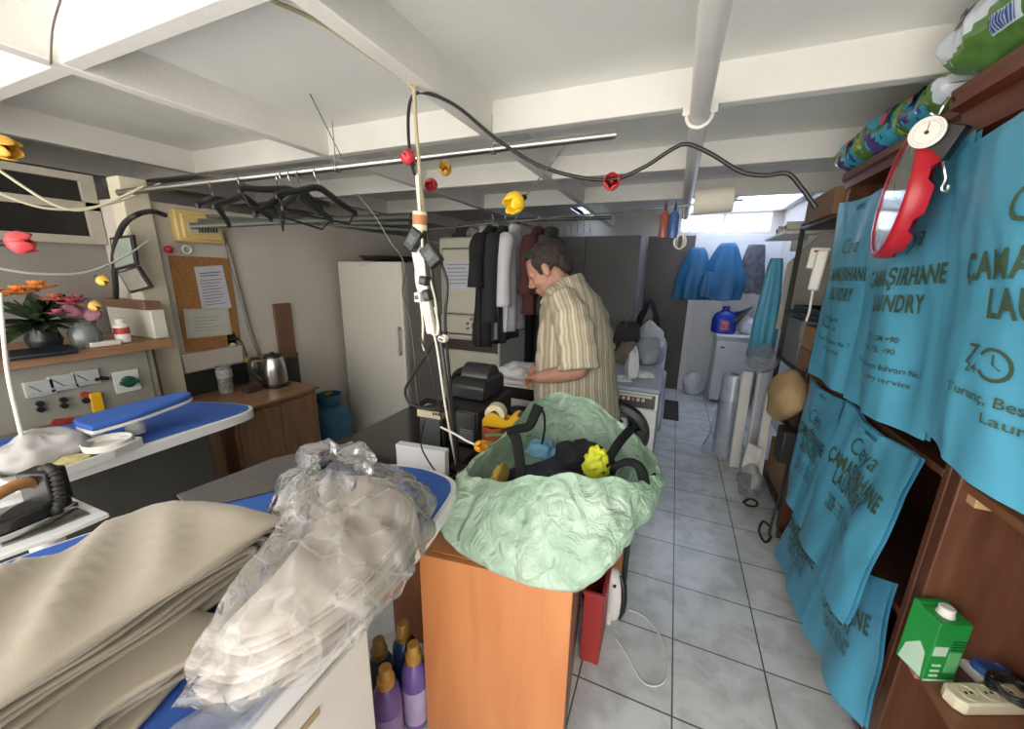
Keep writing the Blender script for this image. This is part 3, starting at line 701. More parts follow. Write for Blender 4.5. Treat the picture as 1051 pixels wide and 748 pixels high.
# narrow blue bag and pale partition further back
solo('partition_panel', MB().prism([(0, 0), (.34, 0), (.34, .62), (.2, .74), (0, .5)], .03, frame(Vector((.76, 3.56, 1.16)), (1, 0, 0), (0, 0, 1))), 'pale panel with slanted top behind the storage rack', 'panel', m=mat('pale_panel_paint', 'b3ada0', .6, var=.05), bevel=.004)
def hangbag(label, c, w, h, d, seed, m, cat='bag', name='hanging_bag', group=None, top=.45):
    """a bag or garment bundle hung from its gathered top"""
    c = Vector(c)
    def S(u, v):
        a = 2*PI*u; k = top+(1-top)*min(1, (1-v)*1.6)**.7
        rx, ry = w/2*k, d/2*k
        f = 1+.16*math.sin(a*7+seed)*(.4+.6*(1-v))+.2*nz((math.cos(a)*1.4, math.sin(a)*1.4, v*1.6), 1.3, seed)
        return c+Vector((math.cos(a)*rx*f, math.sin(a)*ry*f, h*v+.05*h*nz((math.cos(a)*2, math.sin(a)*2, v), 1.5, seed+2)*(1-v)))
    mb = MB(); rings = [[S(i/36, j/20) for i in range(36)] for j in range(21)]
    mb.loft(rings)
    return solo(name, mb, label, cat, group, m=m, smooth=75)
blue2 = mat('deep_blue_bag_film', '185880', .5, var=.08, bump=.2, bscale=14)
hangbag('narrow blue bag hanging between the pale panel and film', (.70, 3.62, .92), .16, .78, .12, 1.1, bagm)
hangbag('wide blue bag hanging on the rear wall, left one', (.20, 5.36, 1.27), .40, .62, .18, 2.3, blue2, top=.3)
hangbag('blue bag hanging on the rear wall, right one above the jug', (.52, 5.34, 1.28), .42, .66, .2, 3.7, blue2, top=.3)
hangbag('small blue pouch hanging between two blue rear wall bags', (.34, 5.2, 1.30), .18, .3, .1, 4.4, blue2, top=.5)
hangbag('mottled grey fuzzy garment hanging right of rear blue bags', (.82, 5.4, 1.36), .26, .56, .2, 5.9, mat('mottled_grey_fleece', '55575f', .95, var=.45, scale=14, bump=.6, bscale=40), 'garment', 'hanging_garment', top=.6)
t = thing('small_fridge', 'small white refrigerator under the rear blue bags', 'fridge', (.74, 5.3, 0))
fw = mat('white_enamel', 'd4d6da', .35, var=.03)
part('cabinet', MB().box((.53, 5.18, .03), (.98, 5.6, .84)), t, m=fw, bevel=.01)
part('door', MB().box((.53, 5.13, .05), (.98, 5.177, .80)), t, m=fw, bevel=.01)
part('badge', MB().cbox((.60, 5.128, .72), (.05, .003, .015)), t, m=steel)
part('top_panel', MB().box((.52, 5.12, .84), (.99, 5.61, .865)), t, m=fw, bevel=.006)
c = Vector((.60, 5.34, .866))
t = thing('detergent_jug', 'dark blue detergent jug standing on the small white fridge', 'jug', c)
jb = mat('blue_jug_plastic', '1e3aa0', .3, var=.05)
part('bottle', MB().lathe([(.10, 0), (.125, .02), (.125, .17), (.10, .24), (.04, .28), (.035, .30)], c, 28, sx=1.1, sy=.7), t, m=jb)
part('handle', MB().tube(smooth_path([c+Vector((.08, 0, .24)), c+Vector((.14, 0, .26)), c+Vector((.15, 0, .18)), c+Vector((.12, 0, .1))]), .016), t, m=jb)
part('screw_cap', MB().lathe([(.04, .285), (.04, .33), (.001, .335)], c, 20), t, m=jb)
part('label_patch', MB().box((c.x-.04, c.y-.091, c.z+.05), (c.x+.05, c.y-.085, c.z+.16)), t, m=mat('jug_label', 'b8606a', .4, var=.6, scale=30))
mb = MB().loft([[Vector((.70+.05*math.cos(a)+k*.11, 5.28+.04*math.sin(a), .95+k*.26+.012*math.sin(a*3))) if False else Vector((.72+k*.16+.04*(1-k)*math.cos(a), 5.3+.05*math.sin(a)*(1.1-k), 1.06+.16*k+.06*(1-k)*math.sin(a))) for a in [2*PI*j/10 for j in range(10)]] for k in (0, .35, .7, 1)])
solo('black_funnel', mb, 'black pointed funnel resting over the blue jug', 'funnel', m=black_pl)
crumple('white crumpled bag behind the blue jug', (.86, 5.38, .97), (.10, .10, .11), 7.0, mat('white_soft_plastic', 'cfd0d3', .4, var=.08), 'plastic_bag', .2, .867)
mb = MB().box((.64, 5.05, 0), (.66, 5.08, .5))
t = thing('wall_shelf', 'small white wall shelf high behind the storage rack', 'shelf', (.95, 4.0, 1.88))
part('board', MB().box((.72, 3.62, 1.88), (1.115, 4.35, 1.9)), t, m=white_pl, bevel=.003)
for y_ in (3.75, 4.2): part('bracket', MB().box((.9, y_-.01, 1.78), (1.115, y_+.01, 1.88)), t, m=white_pl, bevel=.002)
for lab, y_ in (('nearer of two white film rolls on the high wall shelf', 3.8), ('farther of two white film rolls on the high wall shelf', 4.1)):
    c = Vector((.76, y_, 1.945)); M = frame(c, (0, 0, 1), (0, 1, 0))
    t = thing('film_tube', lab, 'roll', (c.x, c.y, 1.901), 0, 'white rolls on the wall shelf')
    part('roll', MB().lathe([(.018, 0), (.042, 0), (.043, .005), (.043, .295), (.042, .3), (.018, .3)], n=24, M=Matrix.Translation(c) @ Matrix.Rotation(PI/2, 4, 'Y')), t, m=white_pl)
    part('core', MB().lathe([(.014, -.006), (.018, -.006), (.018, .306), (.014, .306)], n=16, M=Matrix.Translation(c) @ Matrix.Rotation(PI/2, 4, 'Y')), t, m=card)
# doormat
solo('floor_mat', MB().box((.03, 4.3, .001), (.19, 5.0, .012)), 'dark brown narrow mat on the floor beside machines', 'mat', m=mat('dark_brown_mat', '3b322c', .95, var=.2, scale=40), bevel=.003)
crumple('white cloth bundle on floor against the white rear panel', (.36, 5.48, .12), (.13, .08, .16), 9.0, mat('white_soft_plastic', 'cfd0d3', .4), 'cloth_bundle', .2, .002)
# ceiling hung things in the aisle -------------------------------------------------
pvc = mat('white_pvc_pipe', 'dcd9d4', .35, var=.03)
t = thing('drain_pipe', 'white plastic pipe running along ceiling over the aisle', 'pipe', (0, 2.2, 2.15))
part('pipe', MB().cyl((.012, -1.0, 2.172), (.012, 4.7, 2.172), .036, 24), t, m=pvc)
mb = MB(); 
mb.tube([Vector((.012+math.cos(a)*.046, 1.82, 2.172+math.sin(a)*.046)) for a in [PI+PI*k/14 for k in range(15)]], .008, 8)
mb.box((-.05, 1.81, 2.17), (-.024, 1.835, 2.208)).box((.048, 1.81, 2.17), (.074, 1.835, 2.208))
part('pipe_clip', mb, t, m=white_pl)
a, b = oy(480, 232, 2.6), oy(742, 207, 2.6); d = (b-a)
solo('clothes_rod', MB().cyl(a-d*.25, b+d*.06, .006, 10), 'thin silver rod across the aisle carrying the paper roll', 'rod', m=steel)
pc = oy(732, 206, 2.6); pd = d.normalized()
t = thing('paper_roll', 'white paper roll hanging on the thin silver rod', 'paper roll', pc)
def ring_path(c, dd, pr, n=32):
    M = frame(c, dd.orthogonal(), dd.cross(dd.orthogonal())); return MB().lathe(pr, n=n, M=M)
part('roll', ring_path(pc, pd, [(.012, -.10), (.066, -.10), (.068, -.095), (.068, .095), (.066, .10), (.012, .10)]), t, m=mat('cream_paper_roll', 'cfc8b8', .8, var=.04))
part('cord', MB().tube([pc+pd*-.1+Vector((0, -.01, -.05)), pc+pd*-.1+Vector((.002, -.01, -.12)), pc+pd*-.1+Vector((0, -.01, -.18))], .003), t, m=white_pl)
for lab, px, c1, c2 in (('hanging bottle with a red label left of paper roll', 684, '8e5248', '59352f'), ('hanging bottle with a blue label beside the paper roll', 694, '41629a', '2a4068')):
    tp = oy(px, 208, 2.58)
    t = thing('glue_bottle', lab, 'bottle', tp-Vector((0, 0, .2)), 0, 'bottles hanging from the thin rod')
    part('bottle', MB().lathe([(.001, -.2), (.026, -.2), (.028, -.19), (.028, -.07), (.012, -.045), (.008, -.04)], tp, 18), t, m=mat('bottle_'+c1, c1, .3, var=.2, scale=30))
    part('nozzle', MB().lathe([(.01, -.045), (.009, -.03), (.003, .01), (.001, .012)], tp, 12), t, m=mat('nozzle_'+c2, c2, .4))
tp = oy(698, 248, 2.58)
mb = MB()
for k in range(4): mb.tube([tp+Vector((math.cos(a)*.032*(1+.15*k*math.cos(k)), (k-1.5)*.006+.01*math.sin(a+k), math.sin(a)*.042)) for a in [2*PI*i/18+.3*k for i in range(19)]], .0035, 6)
mb.tube([tp+Vector((0, 0, .04)), tp+Vector((.004, .01, .12)), tp+Vector((0, .02, .2))], .003, 6)
solo('cable_coil', mb, 'coil of white cable hanging under the paper roll rod', 'cable', m=white_pl, smooth=180)
# ================================================================ left side: recess with control cabinet, notice board, counter
gcab = mat('grey_beige_enamel', '8d897c', .45, var=.06, scale=3)
dgrey = mat('dark_grey_paint', '45423e', .5, var=.1)
shelfw = wood('worn_brown_shelf', '7c5a42', '96714f', axis=1, rough=.5)
yellow_pl = mat('yellow_plastic', 'd8a71c', .4, var=.08)
# dark glazed opening high in the recess wall
fm = mat('weathered_frame_paint', 'a39d90', .6, var=.1, bump=.2)
w4 = struct('window_4', MB().box((-3.0, -.6, 1.665), (-2.96, 1.155, 1.705)).box((-3.0, -.6, 1.84), (-2.955, 1.155, 1.88)).box((-3.0, -.6, 1.985), (-2.96, 1.155, 2.02)).box((-3.0, 1.10, 1.665), (-2.955, 1.155, 2.02)), fm)
part('pane', MB().box((-2.995, -.6, 1.705), (-2.985, 1.1, 1.84)).box((-2.995, -.6, 1.88), (-2.985, 1.1, 1.985)), w4, m=mat('dark_glass', '1c1a19', .3, var=.1))
# control cabinet ---------------------------------------------------------------
t = thing('control_cabinet', 'grey beige electrical control cabinet with three dial meters', 'cabinet', (-2.72, .45, 0))
XF = -2.5
part('housing', MB().box((-2.95, -.25, 0), (XF, 1.06, 1.145)), t, m=gcab, bevel=.008)
part('front_panel', MB().box((XF, -.2, .86), (XF+.006, 1.03, 1.13)), t, m=gcab, bevel=.003)
part('front_panel', MB().box((XF, -.2, .1), (XF+.006, 1.03, .84)), t, m=gcab, bevel=.003)
for px, py in ((40, 398), (64, 392), (88, 387)):
    c = ox(px, py, XF+.008); pm = part('meter', MB().box((XF+.004, c.y-.044, c.z-.035), (XF+.02, c.y+.044, c.z+.035)), t, m=mat('meter_face', 'a6a8a2', .35, var=.04), bevel=.004)
    part('meter_lower_bezel', MB().box((XF+.02, c.y-.042, c.z-.034), (XF+.023, c.y+.042, c.z-.016)), pm, m=mat('meter_bezel', '9a9c98', .4))
    part('needle', MB().tube([Vector((XF+.0215, c.y, c.z-.016)), Vector((XF+.0215, c.y-.03, c.z+.018))], .0014, 6), pm, m=black_pl)
for px, py in ((40, 414), (41, 420), (64, 410), (65, 416), (87, 411)):
    c = ox(px, py, XF+.006); part('push_button', MB().cyl(c, c+Vector((.018, 0, 0)), .012, 16), t, m=black_pl)
for px, py in ((86, 405), (56, 433), (64, 432), (72, 431), (80, 430), (88, 428)):
    c = ox(px, py, XF+.006); part('indicator_lamp', MB().cyl(c, c+Vector((.015, 0, 0)), .014, 16), t, m=mat('red_lens', '9c3a34', .3))
for px, py in ((98, 389), (103, 388), (108, 388)):
    c = ox(px, py, XF+.006); part('fuse_cap', MB().cyl(c, c+Vector((.018, 0, 0)), .009, 12), t, m=black_pl)
c = ox(130, 391, XF+.006)
part('rotary_switch_plate', MB().box((XF+.006, c.y-.05, c.z-.055), (XF+.014, c.y+.05, c.z+.055)), t, m=mat('pale_switch_plate', 'c6c8c0', .4), bevel=.003)
part('rotary_switch', MB().cyl(c+Vector((.008, 0, 0)), c+Vector((.03, 0, 0)), .028, 24).box((XF+.035, c.y-.04, c.z-.009), (XF+.05, c.y+.035, c.z+.009)), t, m=mat('dark_green_knob', '20493c', .35), bevel=.002)
c = ox(130, 411, XF+.006); part('rating_label', MB().box((XF+.006, c.y-.05, c.z-.014), (XF+.008, c.y+.05, c.z+.014)), t, m=gcab)
c0 = ox(97, 403, XF+.02); c1 = ox(96, 429, XF+.02)
solo('hazard_tag', MB().box((XF+.008, c0.y-.02, c1.z), (XF+.024, c0.y+.022, c0.z)), 'yellow tag strip hanging on front of control cabinet', 'tag', m=yellow_pl, bevel=.003)
solo('trim_ledge', MB(), '', '') if False else None
t = thing('wall_shelf', 'brown wooden shelf plank lying above the control cabinet', 'shelf', (-2.7, .4, 1.15))
part('plank', MB().box((-2.99, -.3, 1.148), (-2.455, 1.13, 1.175)), t, m=shelfw, bevel=.003)
part('front_lip', MB().box((-2.465, -.3, 1.135), (-2.445, 1.13, 1.18)), t, m=shelfw, bevel=.003)
ZS = 1.176
# bouquet ------------------------------------------------------------------------
random.seed(5)
vb = oz(42, 358, ZS); vb = Vector((max(vb.x, -2.8), vb.y, ZS)); vb = ox(46, 350, -2.62); vb.z = ZS
t = thing('flower_bouquet', 'bouquet of orange and pink flowers in a dark vase on shelf', 'bouquet', vb)
part('vase', MB().lathe([(.03, 0), (.05, .01), (.06, .05), (.045, .10), (.05, .12), (.04, .12), (.035, .02)], vb, 24), t, m=mat('dark_vase_glaze', '242826', .25, var=.2))
lm = mat('dark_leaf_green', '2c3b26', .5, var=.3, scale=30)
for k in range(64):
    a = random.uniform(0, 2*PI); el = random.uniform(-.25, 1.3); r = random.uniform(.07, .17)
    b0 = vb+Vector((0, 0, .12)); tip = b0+Vector((math.cos(a)*math.cos(el)*r*1.2, math.sin(a)*math.cos(el)*r*1.2, math.sin(el)*r*1.1-.02)); tip.x = min(tip.x, -2.40)
    d = (tip-b0); s_ = d.cross(Vector((0, 0, 1))).normalized()*.028; up_ = Vector((0, 0, .012))
    rows = [[b0+d*q+s_*w*f+up_*(abs(w)*1.0+q*q*-1.5) for w in (-1, -.5, 0, .5, 1)] for q, f in ((0, .15), (.3, .7), (.6, 1), (.85, .6), (1, .05))]
    part('leaf', MB().loft(rows, False, False), t, m=lm, smooth=180)
def bloom(c, col, r, n=11):
    fm_ = mat('petal_'+col, col, .6, var=.18, scale=30); mb = MB()
    for k in range(n*2):
        a = 2*PI*k/n+(k//n)*.3; el = .25 if k < n else .9; l = r*(1 if k < n else .75)
        d = Vector((math.cos(a)*math.cos(el), math.sin(a)*math.cos(el), math.sin(el)))
        s_ = d.cross(Vector((0, 0, 1))).normalized()*r*.28
        mb.loft([[c+d*l*q+s_*w*f+Vector((0, 0, .12*r*abs(w))) for w in (-1, 0, 1)] for q, f in ((.1, .3), (.55, 1), (.9, .8), (1, .2))], False, False)
    return part('blossom', mb, t, m=fm_, smooth=180)
for dx, dy, dz, col, r in ((.06, -.05, .25, 'cf7a3a', .06), (.08, .0, .27, 'd98a48', .06), (.04, -.11, .24, 'd68d4d', .055), (.09, .04, .22, 'c96a58', .05), (.10, .08, .20, 'b8555f', .045), (.09, .11, .215, 'a8606e', .045), (.11, .03, .16, 'bd5d74', .04)):
    bloom(vb+Vector((dx, dy, dz)), col, r)
c = ox(88, 345, -2.56); c.z = ZS
t = thing('glass_jar', 'clear glass jar with a pink posy beside the bouquet', 'jar', c)
part('jar', MB().lathe([(.05, 0), (.055, .01), (.058, .07), (.045, .10), (.05, .12), (.046, .12), (.041, .10), (.053, .07), (.05, .012), (.001, .01)], c, 24), t, m=film('jar_glass', 'dfe6e2', .75, .05, 0))
bl = t
for dx, dy, dz in ((0, 0, .16), (.03, .03, .15), (-.02, -.03, .155), (.02, -.03, .17)):
    fm_ = mat('petal_faded_pink', 'a5727c', .7, var=.25, scale=40)
    part('blossom', MB().ball(c+Vector((dx, dy, dz)), (.034, .034, .03), 14, 10, fn=lambda p: p+(p-c).normalized()*.012*nz(p, 60)), t, m=fm_)
c = ox(125, 340, -2.55); c.z = ZS
t = thing('medicine_bottle', 'small white bottle with a red label standing on the shelf', 'bottle', c)
part('bottle', MB().lathe([(.027, 0), (.03, .004), (.03, .085), (.02, .098), (.016, .10)], c, 24), t, m=white_pl)
part('label', MB().lathe([(.0305, .045), (.0308, .046), (.0308, .075), (.0305, .076)], c, 24), t, m=mat('red_label', 'b23a36', .5), label='red label band')
part('cap', MB().lathe([(.019, .098), (.019, .12), (.001, .121)], c, 20), t, m=white_pl)
c = ox(108, 352, -2.52); c.z = ZS
solo('white_box', MB().box((c.x-.03, c.y-.06, ZS), (c.x+.025, c.y+.05, ZS+.022)), 'flat white box lying on shelf before the red label bottle', 'box', m=white_pl, bevel=.003)
c = ox(45, 360, -2.47); c.z = ZS
mb = MB().prism([(-.1, -.045), (.09, -.04), (.1, .0), (.08, .045), (-.09, .04)], .018, frame(c+Vector((0, 0, .004)), (.15, 1, .0), (-1, .15, .25)))
solo('mobile_phone', mb, 'dark flat phone lying on the shelf under the bouquet', 'phone', m=mat('dark_phone', '23262c', .2), bevel=.004, origin=c)
# framed pictures and papers on the end wall
def plate(name, label, cat, pts, y, th, m, inner=None, innerm=None, axis=1, inset=.12):
    P = [(oy(*p, y) if axis == 1 else ox(*p, y)) for p in pts]
    n = (P[1]-P[0]).cross(P[3]-P[0]).normalized()
    if n.dot(CAM-P[0]) < 0: n = -n
    t = thing(name, label, cat, P[3])
    part('backing', MB().add(P+[p+n*th for p in P], [(0, 1, 2, 3), (7, 6, 5, 4), (0, 4, 5, 1), (1, 5, 6, 2), (2, 6, 7, 3), (3, 7, 4, 0)]), t, m=m, bevel=.002)
    if innerm:
        c = sum(P, Vector())/4; Q = [c+(p-c)*(1-inset)+n*(th+.001) for p in P]
        part('sheet', MB().add(Q+[p+n*.001 for p in Q], [(0, 1, 2, 3), (7, 6, 5, 4), (0, 4, 5, 1), (1, 5, 6, 2), (2, 6, 7, 3), (3, 7, 4, 0)]), t, m=innerm)
    return t, P, n
bfr = mat('black_picture_frame', '211f1e', .4)
plate('picture_frame', 'upper dark framed picture tilted on the recess end wall', 'picture', [(116, 244), (139, 241), (144, 272), (121, 278)], 1.10, .015, bfr, innerm=mat('greenish_print', '8c958c', .4, var=.12, scale=14), inset=.16)
plate('picture_frame', 'lower dark framed picture hanging below the upper tilted one', 'picture', [(124, 279), (145, 273), (159, 295), (137, 301)], 1.09, .015, bfr, innerm=mat('greyish_print', '87857c', .4, var=.12, scale=14), inset=.16)
t = thing('wall_box', 'small white wall box with brown top in recess corner', 'box', (-2.75, 1.1, ZS))
a = oy(127, 352, 1.13); b = oy(163, 318, 1.13)
part('case', MB().box((a.x, 1.09, ZS), (b.x, 1.155, b.z)), t, m=mat('off_white_case', 'c2beb2', .6, var=.06), bevel=.006)
part('cover', MB().box((a.x-.005, 1.085, b.z), (b.x-.03, 1.155, b.z+.045)), t, m=wood('brown_cover', '6b4c38', '80604a', axis=0), bevel=.004)
# thick dark cables around the post
blk_rub = mat('black_rubber_cable', '2a2826', .55, var=.15)
mb = MB().tube(smooth_path([ox(170, 221, -2.63), ox(156, 217, -2.60), oy(139, 221, 1.08), oy(125, 234, 1.08), oy(117, 262, 1.09), oy(119, 300, 1.10), oy(116, 338, 1.11)]), .013, 8)
solo('power_cable', mb, 'thick black cable bending around the cream post', 'cable', m=blk_rub, smooth=180)
for k, pts in enumerate((((-5, 172), (60, 212), (100, 212), (150, 190)), ((-5, 197), (50, 214), (110, 210), (165, 188)))):
    solo('wall_cable', MB().tube(smooth_path([ox(x, y, -2.5-.08*k) for x, y in pts]), .006, 6), ('upper' if k == 0 else 'lower')+' of two pale cables sagging across the recess top', 'cable', 'pale cables in the recess', m=cream_pl, smooth=180)
# fuse box -------------------------------------------------------------------------
XW = -2.699
def wbox(p_tl, p_br, d, m=None, x=XW):
    a = ox(*p_tl, x); b = ox(*p_br, x); return (x, a.y, b.z), (x+d, b.y, a.z)
t = thing('fuse_box', 'cream fuse box with a row of switches above notice board', 'fuse box', (XW, 1.48, 1.69))
fcm = mat('aged_cream_plastic', 'c9ae70', .45, var=.06)
part('case', MB().box(*wbox((171, 214), (226, 251), .06)), t, m=fcm, bevel=.01)
part('cover', MB().box(*wbox((177, 219), (222, 248), .075)), t, m=fcm, bevel=.008)
part('window', MB().box(*wbox((184, 229), (218, 241), .078)), t, m=mat('pale_label_strip', 'b9b6a4', .4))
for k in range(7):
    part('breaker', MB().box(*wbox((195+k*3, 232), (197+k*3, 239), .084)), t, m=black_pl)
letter_m = MB().use(dgrey)
solo('warning_light', MB().ball(ox(173, 256, -2.655), (.022, .022, .022), 16, 12), 'round red bulb left of the fuse box bottom', 'bulb', m=red_pl)
t = thing('junction_ring', 'white round cable ring fixed under the fuse box', 'ring', ox(192, 256, XW))
c = ox(192, 256, XW+.012)
part('ring', MB().tube([c+Vector((0, math.cos(a)*.022, math.sin(a)*.022)) for a in [2*PI*k/20 for k in range(21)]], .006, 8), t, m=white_pl)
# notice board
cork = mat('cork_board', '94683a', .9, var=.18, scale=60, bump=.3, bscale=90)
a, b = wbox((172, 262), (246, 356), .012)
t = thing('notice_board', 'brown cork notice board with papers on the left wall', 'notice board', (XW, (a[1]+b[1])/2, a[2]))
yb0, yb1 = a[1], b[1]
P = [ox(172, 262, XW), ox(233, 265, XW), ox(247, 355, XW), ox(190, 361, XW)]
part('cork', MB().add(P+[p+Vector((.012, 0, 0)) for p in P], [(0, 1, 2, 3), (7, 6, 5, 4), (0, 4, 5, 1), (1, 5, 6, 2), (2, 6, 7, 3), (3, 7, 4, 0)]), t, m=cork, bevel=.002)
def paper_lines(m, t, pts, x, rows, u0=.12, u1=.88, v0=.2, v1=.85):
    P = [ox(*p, x) for p in pts]
    mb = MB()
    for k in range(rows):
        v = v0+(v1-v0)*k/max(1, rows-1); e = u1-.25*((k*37) % 5)/5
        f = lambda u, v: (P[0]*(1-u)+P[1]*u)*(1-v)+(P[3]*(1-u)+P[2]*u)*v
        mb.add([f(u0, v), f(e, v), f(e, v+.018), f(u0, v+.018)], [(0, 1, 2, 3)])
    part('writing', mb, t, m=m)
inkg = mat('grey_ink', '77787a', .7)
pts = [(199, 274), (228, 272), (238, 316), (208, 320)]
t, P, n = plate('paper_notice', 'white paper notice pinned on the upper notice board', 'paper', pts, XW+.0125, .003, mat('bluish_paper', 'b9bac0', .8, var=.03), axis=0)
paper_lines(mat('dark_ink', '3a3a3e', .7), t, pts, XW+.0165, 2, .15, .9, .14, .2); paper_lines(inkg, t, pts, XW+.0165, 9, v0=.3)
pts = [(188, 317), (234, 316), (238, 343), (191, 348)]
t, P, n = plate('certificate_frame', 'framed certificate on the lower part of notice board', 'certificate', pts, XW+.0125, .008, mat('pale_certificate_frame', 'b5ab93', .5), innerm=mat('certificate_paper', 'b7b5aa', .7, var=.04), axis=0, inset=.13)
paper_lines(inkg, t, pts, XW+.0235, 5, .2, .8, .3, .75)
# socket with plug and lead
c = ox(237, 350, XW)
t = thing('wall_socket', 'white double wall socket with a black plug in it', 'socket', c)
part('plate', MB().box((XW, c.y-.03, c.z-.055), (XW+.012, c.y+.03, c.z+.055)), t, m=white_pl, bevel=.004)
part('outlet', MB().cyl((XW+.012, c.y, c.z-.03), (XW+.014, c.y, c.z-.03), .02, 20), t, m=cream_pl)
t = thing('power_plug', 'black plug with lead pushed into the white wall socket', 'plug', c+Vector((.02, 0, 0)))
part('plug_body', MB().cyl((XW+.0145, c.y, c.z+.02), (XW+.05, c.y, c.z+.02), .02, 18, .014), t, m=black_pl)
part('lead', MB().tube(smooth_path([Vector((XW+.05, c.y, c.z+.02)), Vector((XW+.075, c.y+.02, c.z)), Vector((XW+.06, c.y+.05, c.z-.10)), Vector((XW+.05, c.y+.07, c.z-.25))]), .004, 6), t, m=black_pl)
solo('conduit', MB().tube(smooth_path([ox(229, 238, XW+.015), ox(237, 265, XW+.015), ox(246, 300, XW+.015), ox(257, 340, XW+.015), ox(267, 366, XW+.015)]), .011, 8), 'grey conduit cable running down the wall beside notice board', 'conduit', m=mat('grey_conduit', '7f7a70', .5), smooth=180)
solo('wall_plank', MB().box(*wbox((279, 312), (303, 366), .02)), 'upright brown plank standing against the wall behind the kettle', 'plank', m=wood('brown_plank', '5f4131', '74533e', axis=2), bevel=.003)
P = [ox(172, 390, XW), ox(303, 358, XW), ox(308, 395, XW), ox(180, 425, XW)]
solo('backsplash_panel', MB().box((XW, 1.24, .60), (XW+.012, 2.03, .915)), 'dark panel along the wall behind kettle and jars', 'panel', m=mat('dark_backsplash', '2e302c', .4, var=.15), bevel=.002)
# white low box on the wall under the board
solo('wall_trunking', MB().box((XW, 1.26, .93), (XW+.045, 1.60, 1.045)), 'white wall trunking strip beneath the notice board', 'trunking', m=mat('aged_white_paint', 'b4aca0', .6, var=.06), bevel=.004)
# counter unit
cw = wood('brown_counter_side', '6d4f3a', '84634a', axis=2, rough=.5)
CZ = .775
t = thing('counter_unit', 'low brown counter cabinet under the kettle', 'counter', (-2.42, 1.6, 0))
part('body', MB().box((-2.66, 1.22, .0), (-2.2, 1.76, CZ-.022)), t, m=cw, bevel=.003)
part('worktop', MB().box((-2.685, 1.2, CZ-.02), (-2.18, 1.775, CZ)), t, m=wood('brown_worktop', '75553d', '8c6a4d', axis=1, rough=.4), bevel=.003)
part('door', MB().box((-2.2, 1.24, .06), (-2.184, 1.49, .73)), t, m=cw, bevel=.003); part('door', MB().box((-2.2, 1.495, .06), (-2.184, 1.75, .73)), t, m=cw, bevel=.003)
c = Vector((-2.44, 1.655, CZ+.001))
t = thing('electric_kettle', 'brushed steel electric kettle on the brown counter', 'kettle', c)
ss = mat('brushed_kettle_steel', 'b3b0aa', .28, 1, var=.05)
part('base', MB().lathe([(.08, 0), (.082, .012), (.07, .018)], c, 28), t, m=black_pl)
part('body', MB().lathe([(.072, .019), (.076, .03), (.072, .12), (.062, .19), (.056, .20)], c, 32), t, m=ss)
part('lid', MB().lathe([(.057, .20), (.055, .21), (.03, .22), (.012, .222), (.012, .235), (.001, .236)], c, 24), t, m=black_pl)
part('handle', MB().tube(smooth_path([c+Vector((-.03, -.06, .2)), c+Vector((-.05, -.115, .195)), c+Vector((-.05, -.12, .12)), c+Vector((-.03, -.075, .05))]), [.011]*25, 8), t, m=black_pl)
part('spout', MB().loft([[c+Vector(p) for p in ((.052, .02, .17), (.052, .055, .17), (.05, .04, .12))], [c+Vector(p) for p in ((.06, .06, .2), (.045, .075, .2), (.055, .068, .19))]]), t, m=ss)
for lab, px, py in (('glass jar with a yellow lid standing left of the kettle', 264, 393), ('glass jar with a yellow lid half hidden behind the kettle', 277, 388)):
    c = oz(px, py, CZ+.001); c.x = max(c.x, -2.60)
    t = thing('lidded_jar', lab, 'jar', c, 0, 'jars with yellow lids')
    part('jar', MB().lathe([(.05, 0), (.054, .006), (.054, .15), (.05, .16), (.001, .16)], c, 24), t, m=mat('dark_jar_contents', '3d3630', .15, var=.3, scale=20))
    part('lid', MB().lathe([(.052, .16), (.056, .162), (.056, .182), (.05, .186), (.001, .186)], c, 24), t, m=mat('yellow_ochre_lid', 'a98c3e', .4))
c = oz(232, 402, CZ+.001); c.x = max(c.x, -2.58)
t = thing('glass_tumbler', 'tall patterned clear tumbler left of the yellow lidded jars', 'tumbler', c)
part('glass', MB().lathe([(.038, 0), (.042, .01), (.04, .17), (.036, .17), (.036, .012), (.001, .012)], c, 20), t, m=mat('smoked_patterned_glass', '83807c', .15, var=.4, scale=40))
part('band', MB().lathe([(.0425, .10), (.0435, .101), (.0435, .15), (.042, .151)], c, 20), t, m=mat('white_pattern_band', '9c9a95', .3, var=.3, scale=60))
c = oz(256, 402, CZ+.001); c.x = max(c.x, -2.5)
solo('tea_box', MB().box((c.x-.03, c.y-.03, CZ+.001), (c.x+.04, c.y+.06, CZ+.05)), 'small dark brown box in front of the yellow lidded jar', 'box', m=mat('dark_brown_box', '3a2a24', .5), bevel=.003)
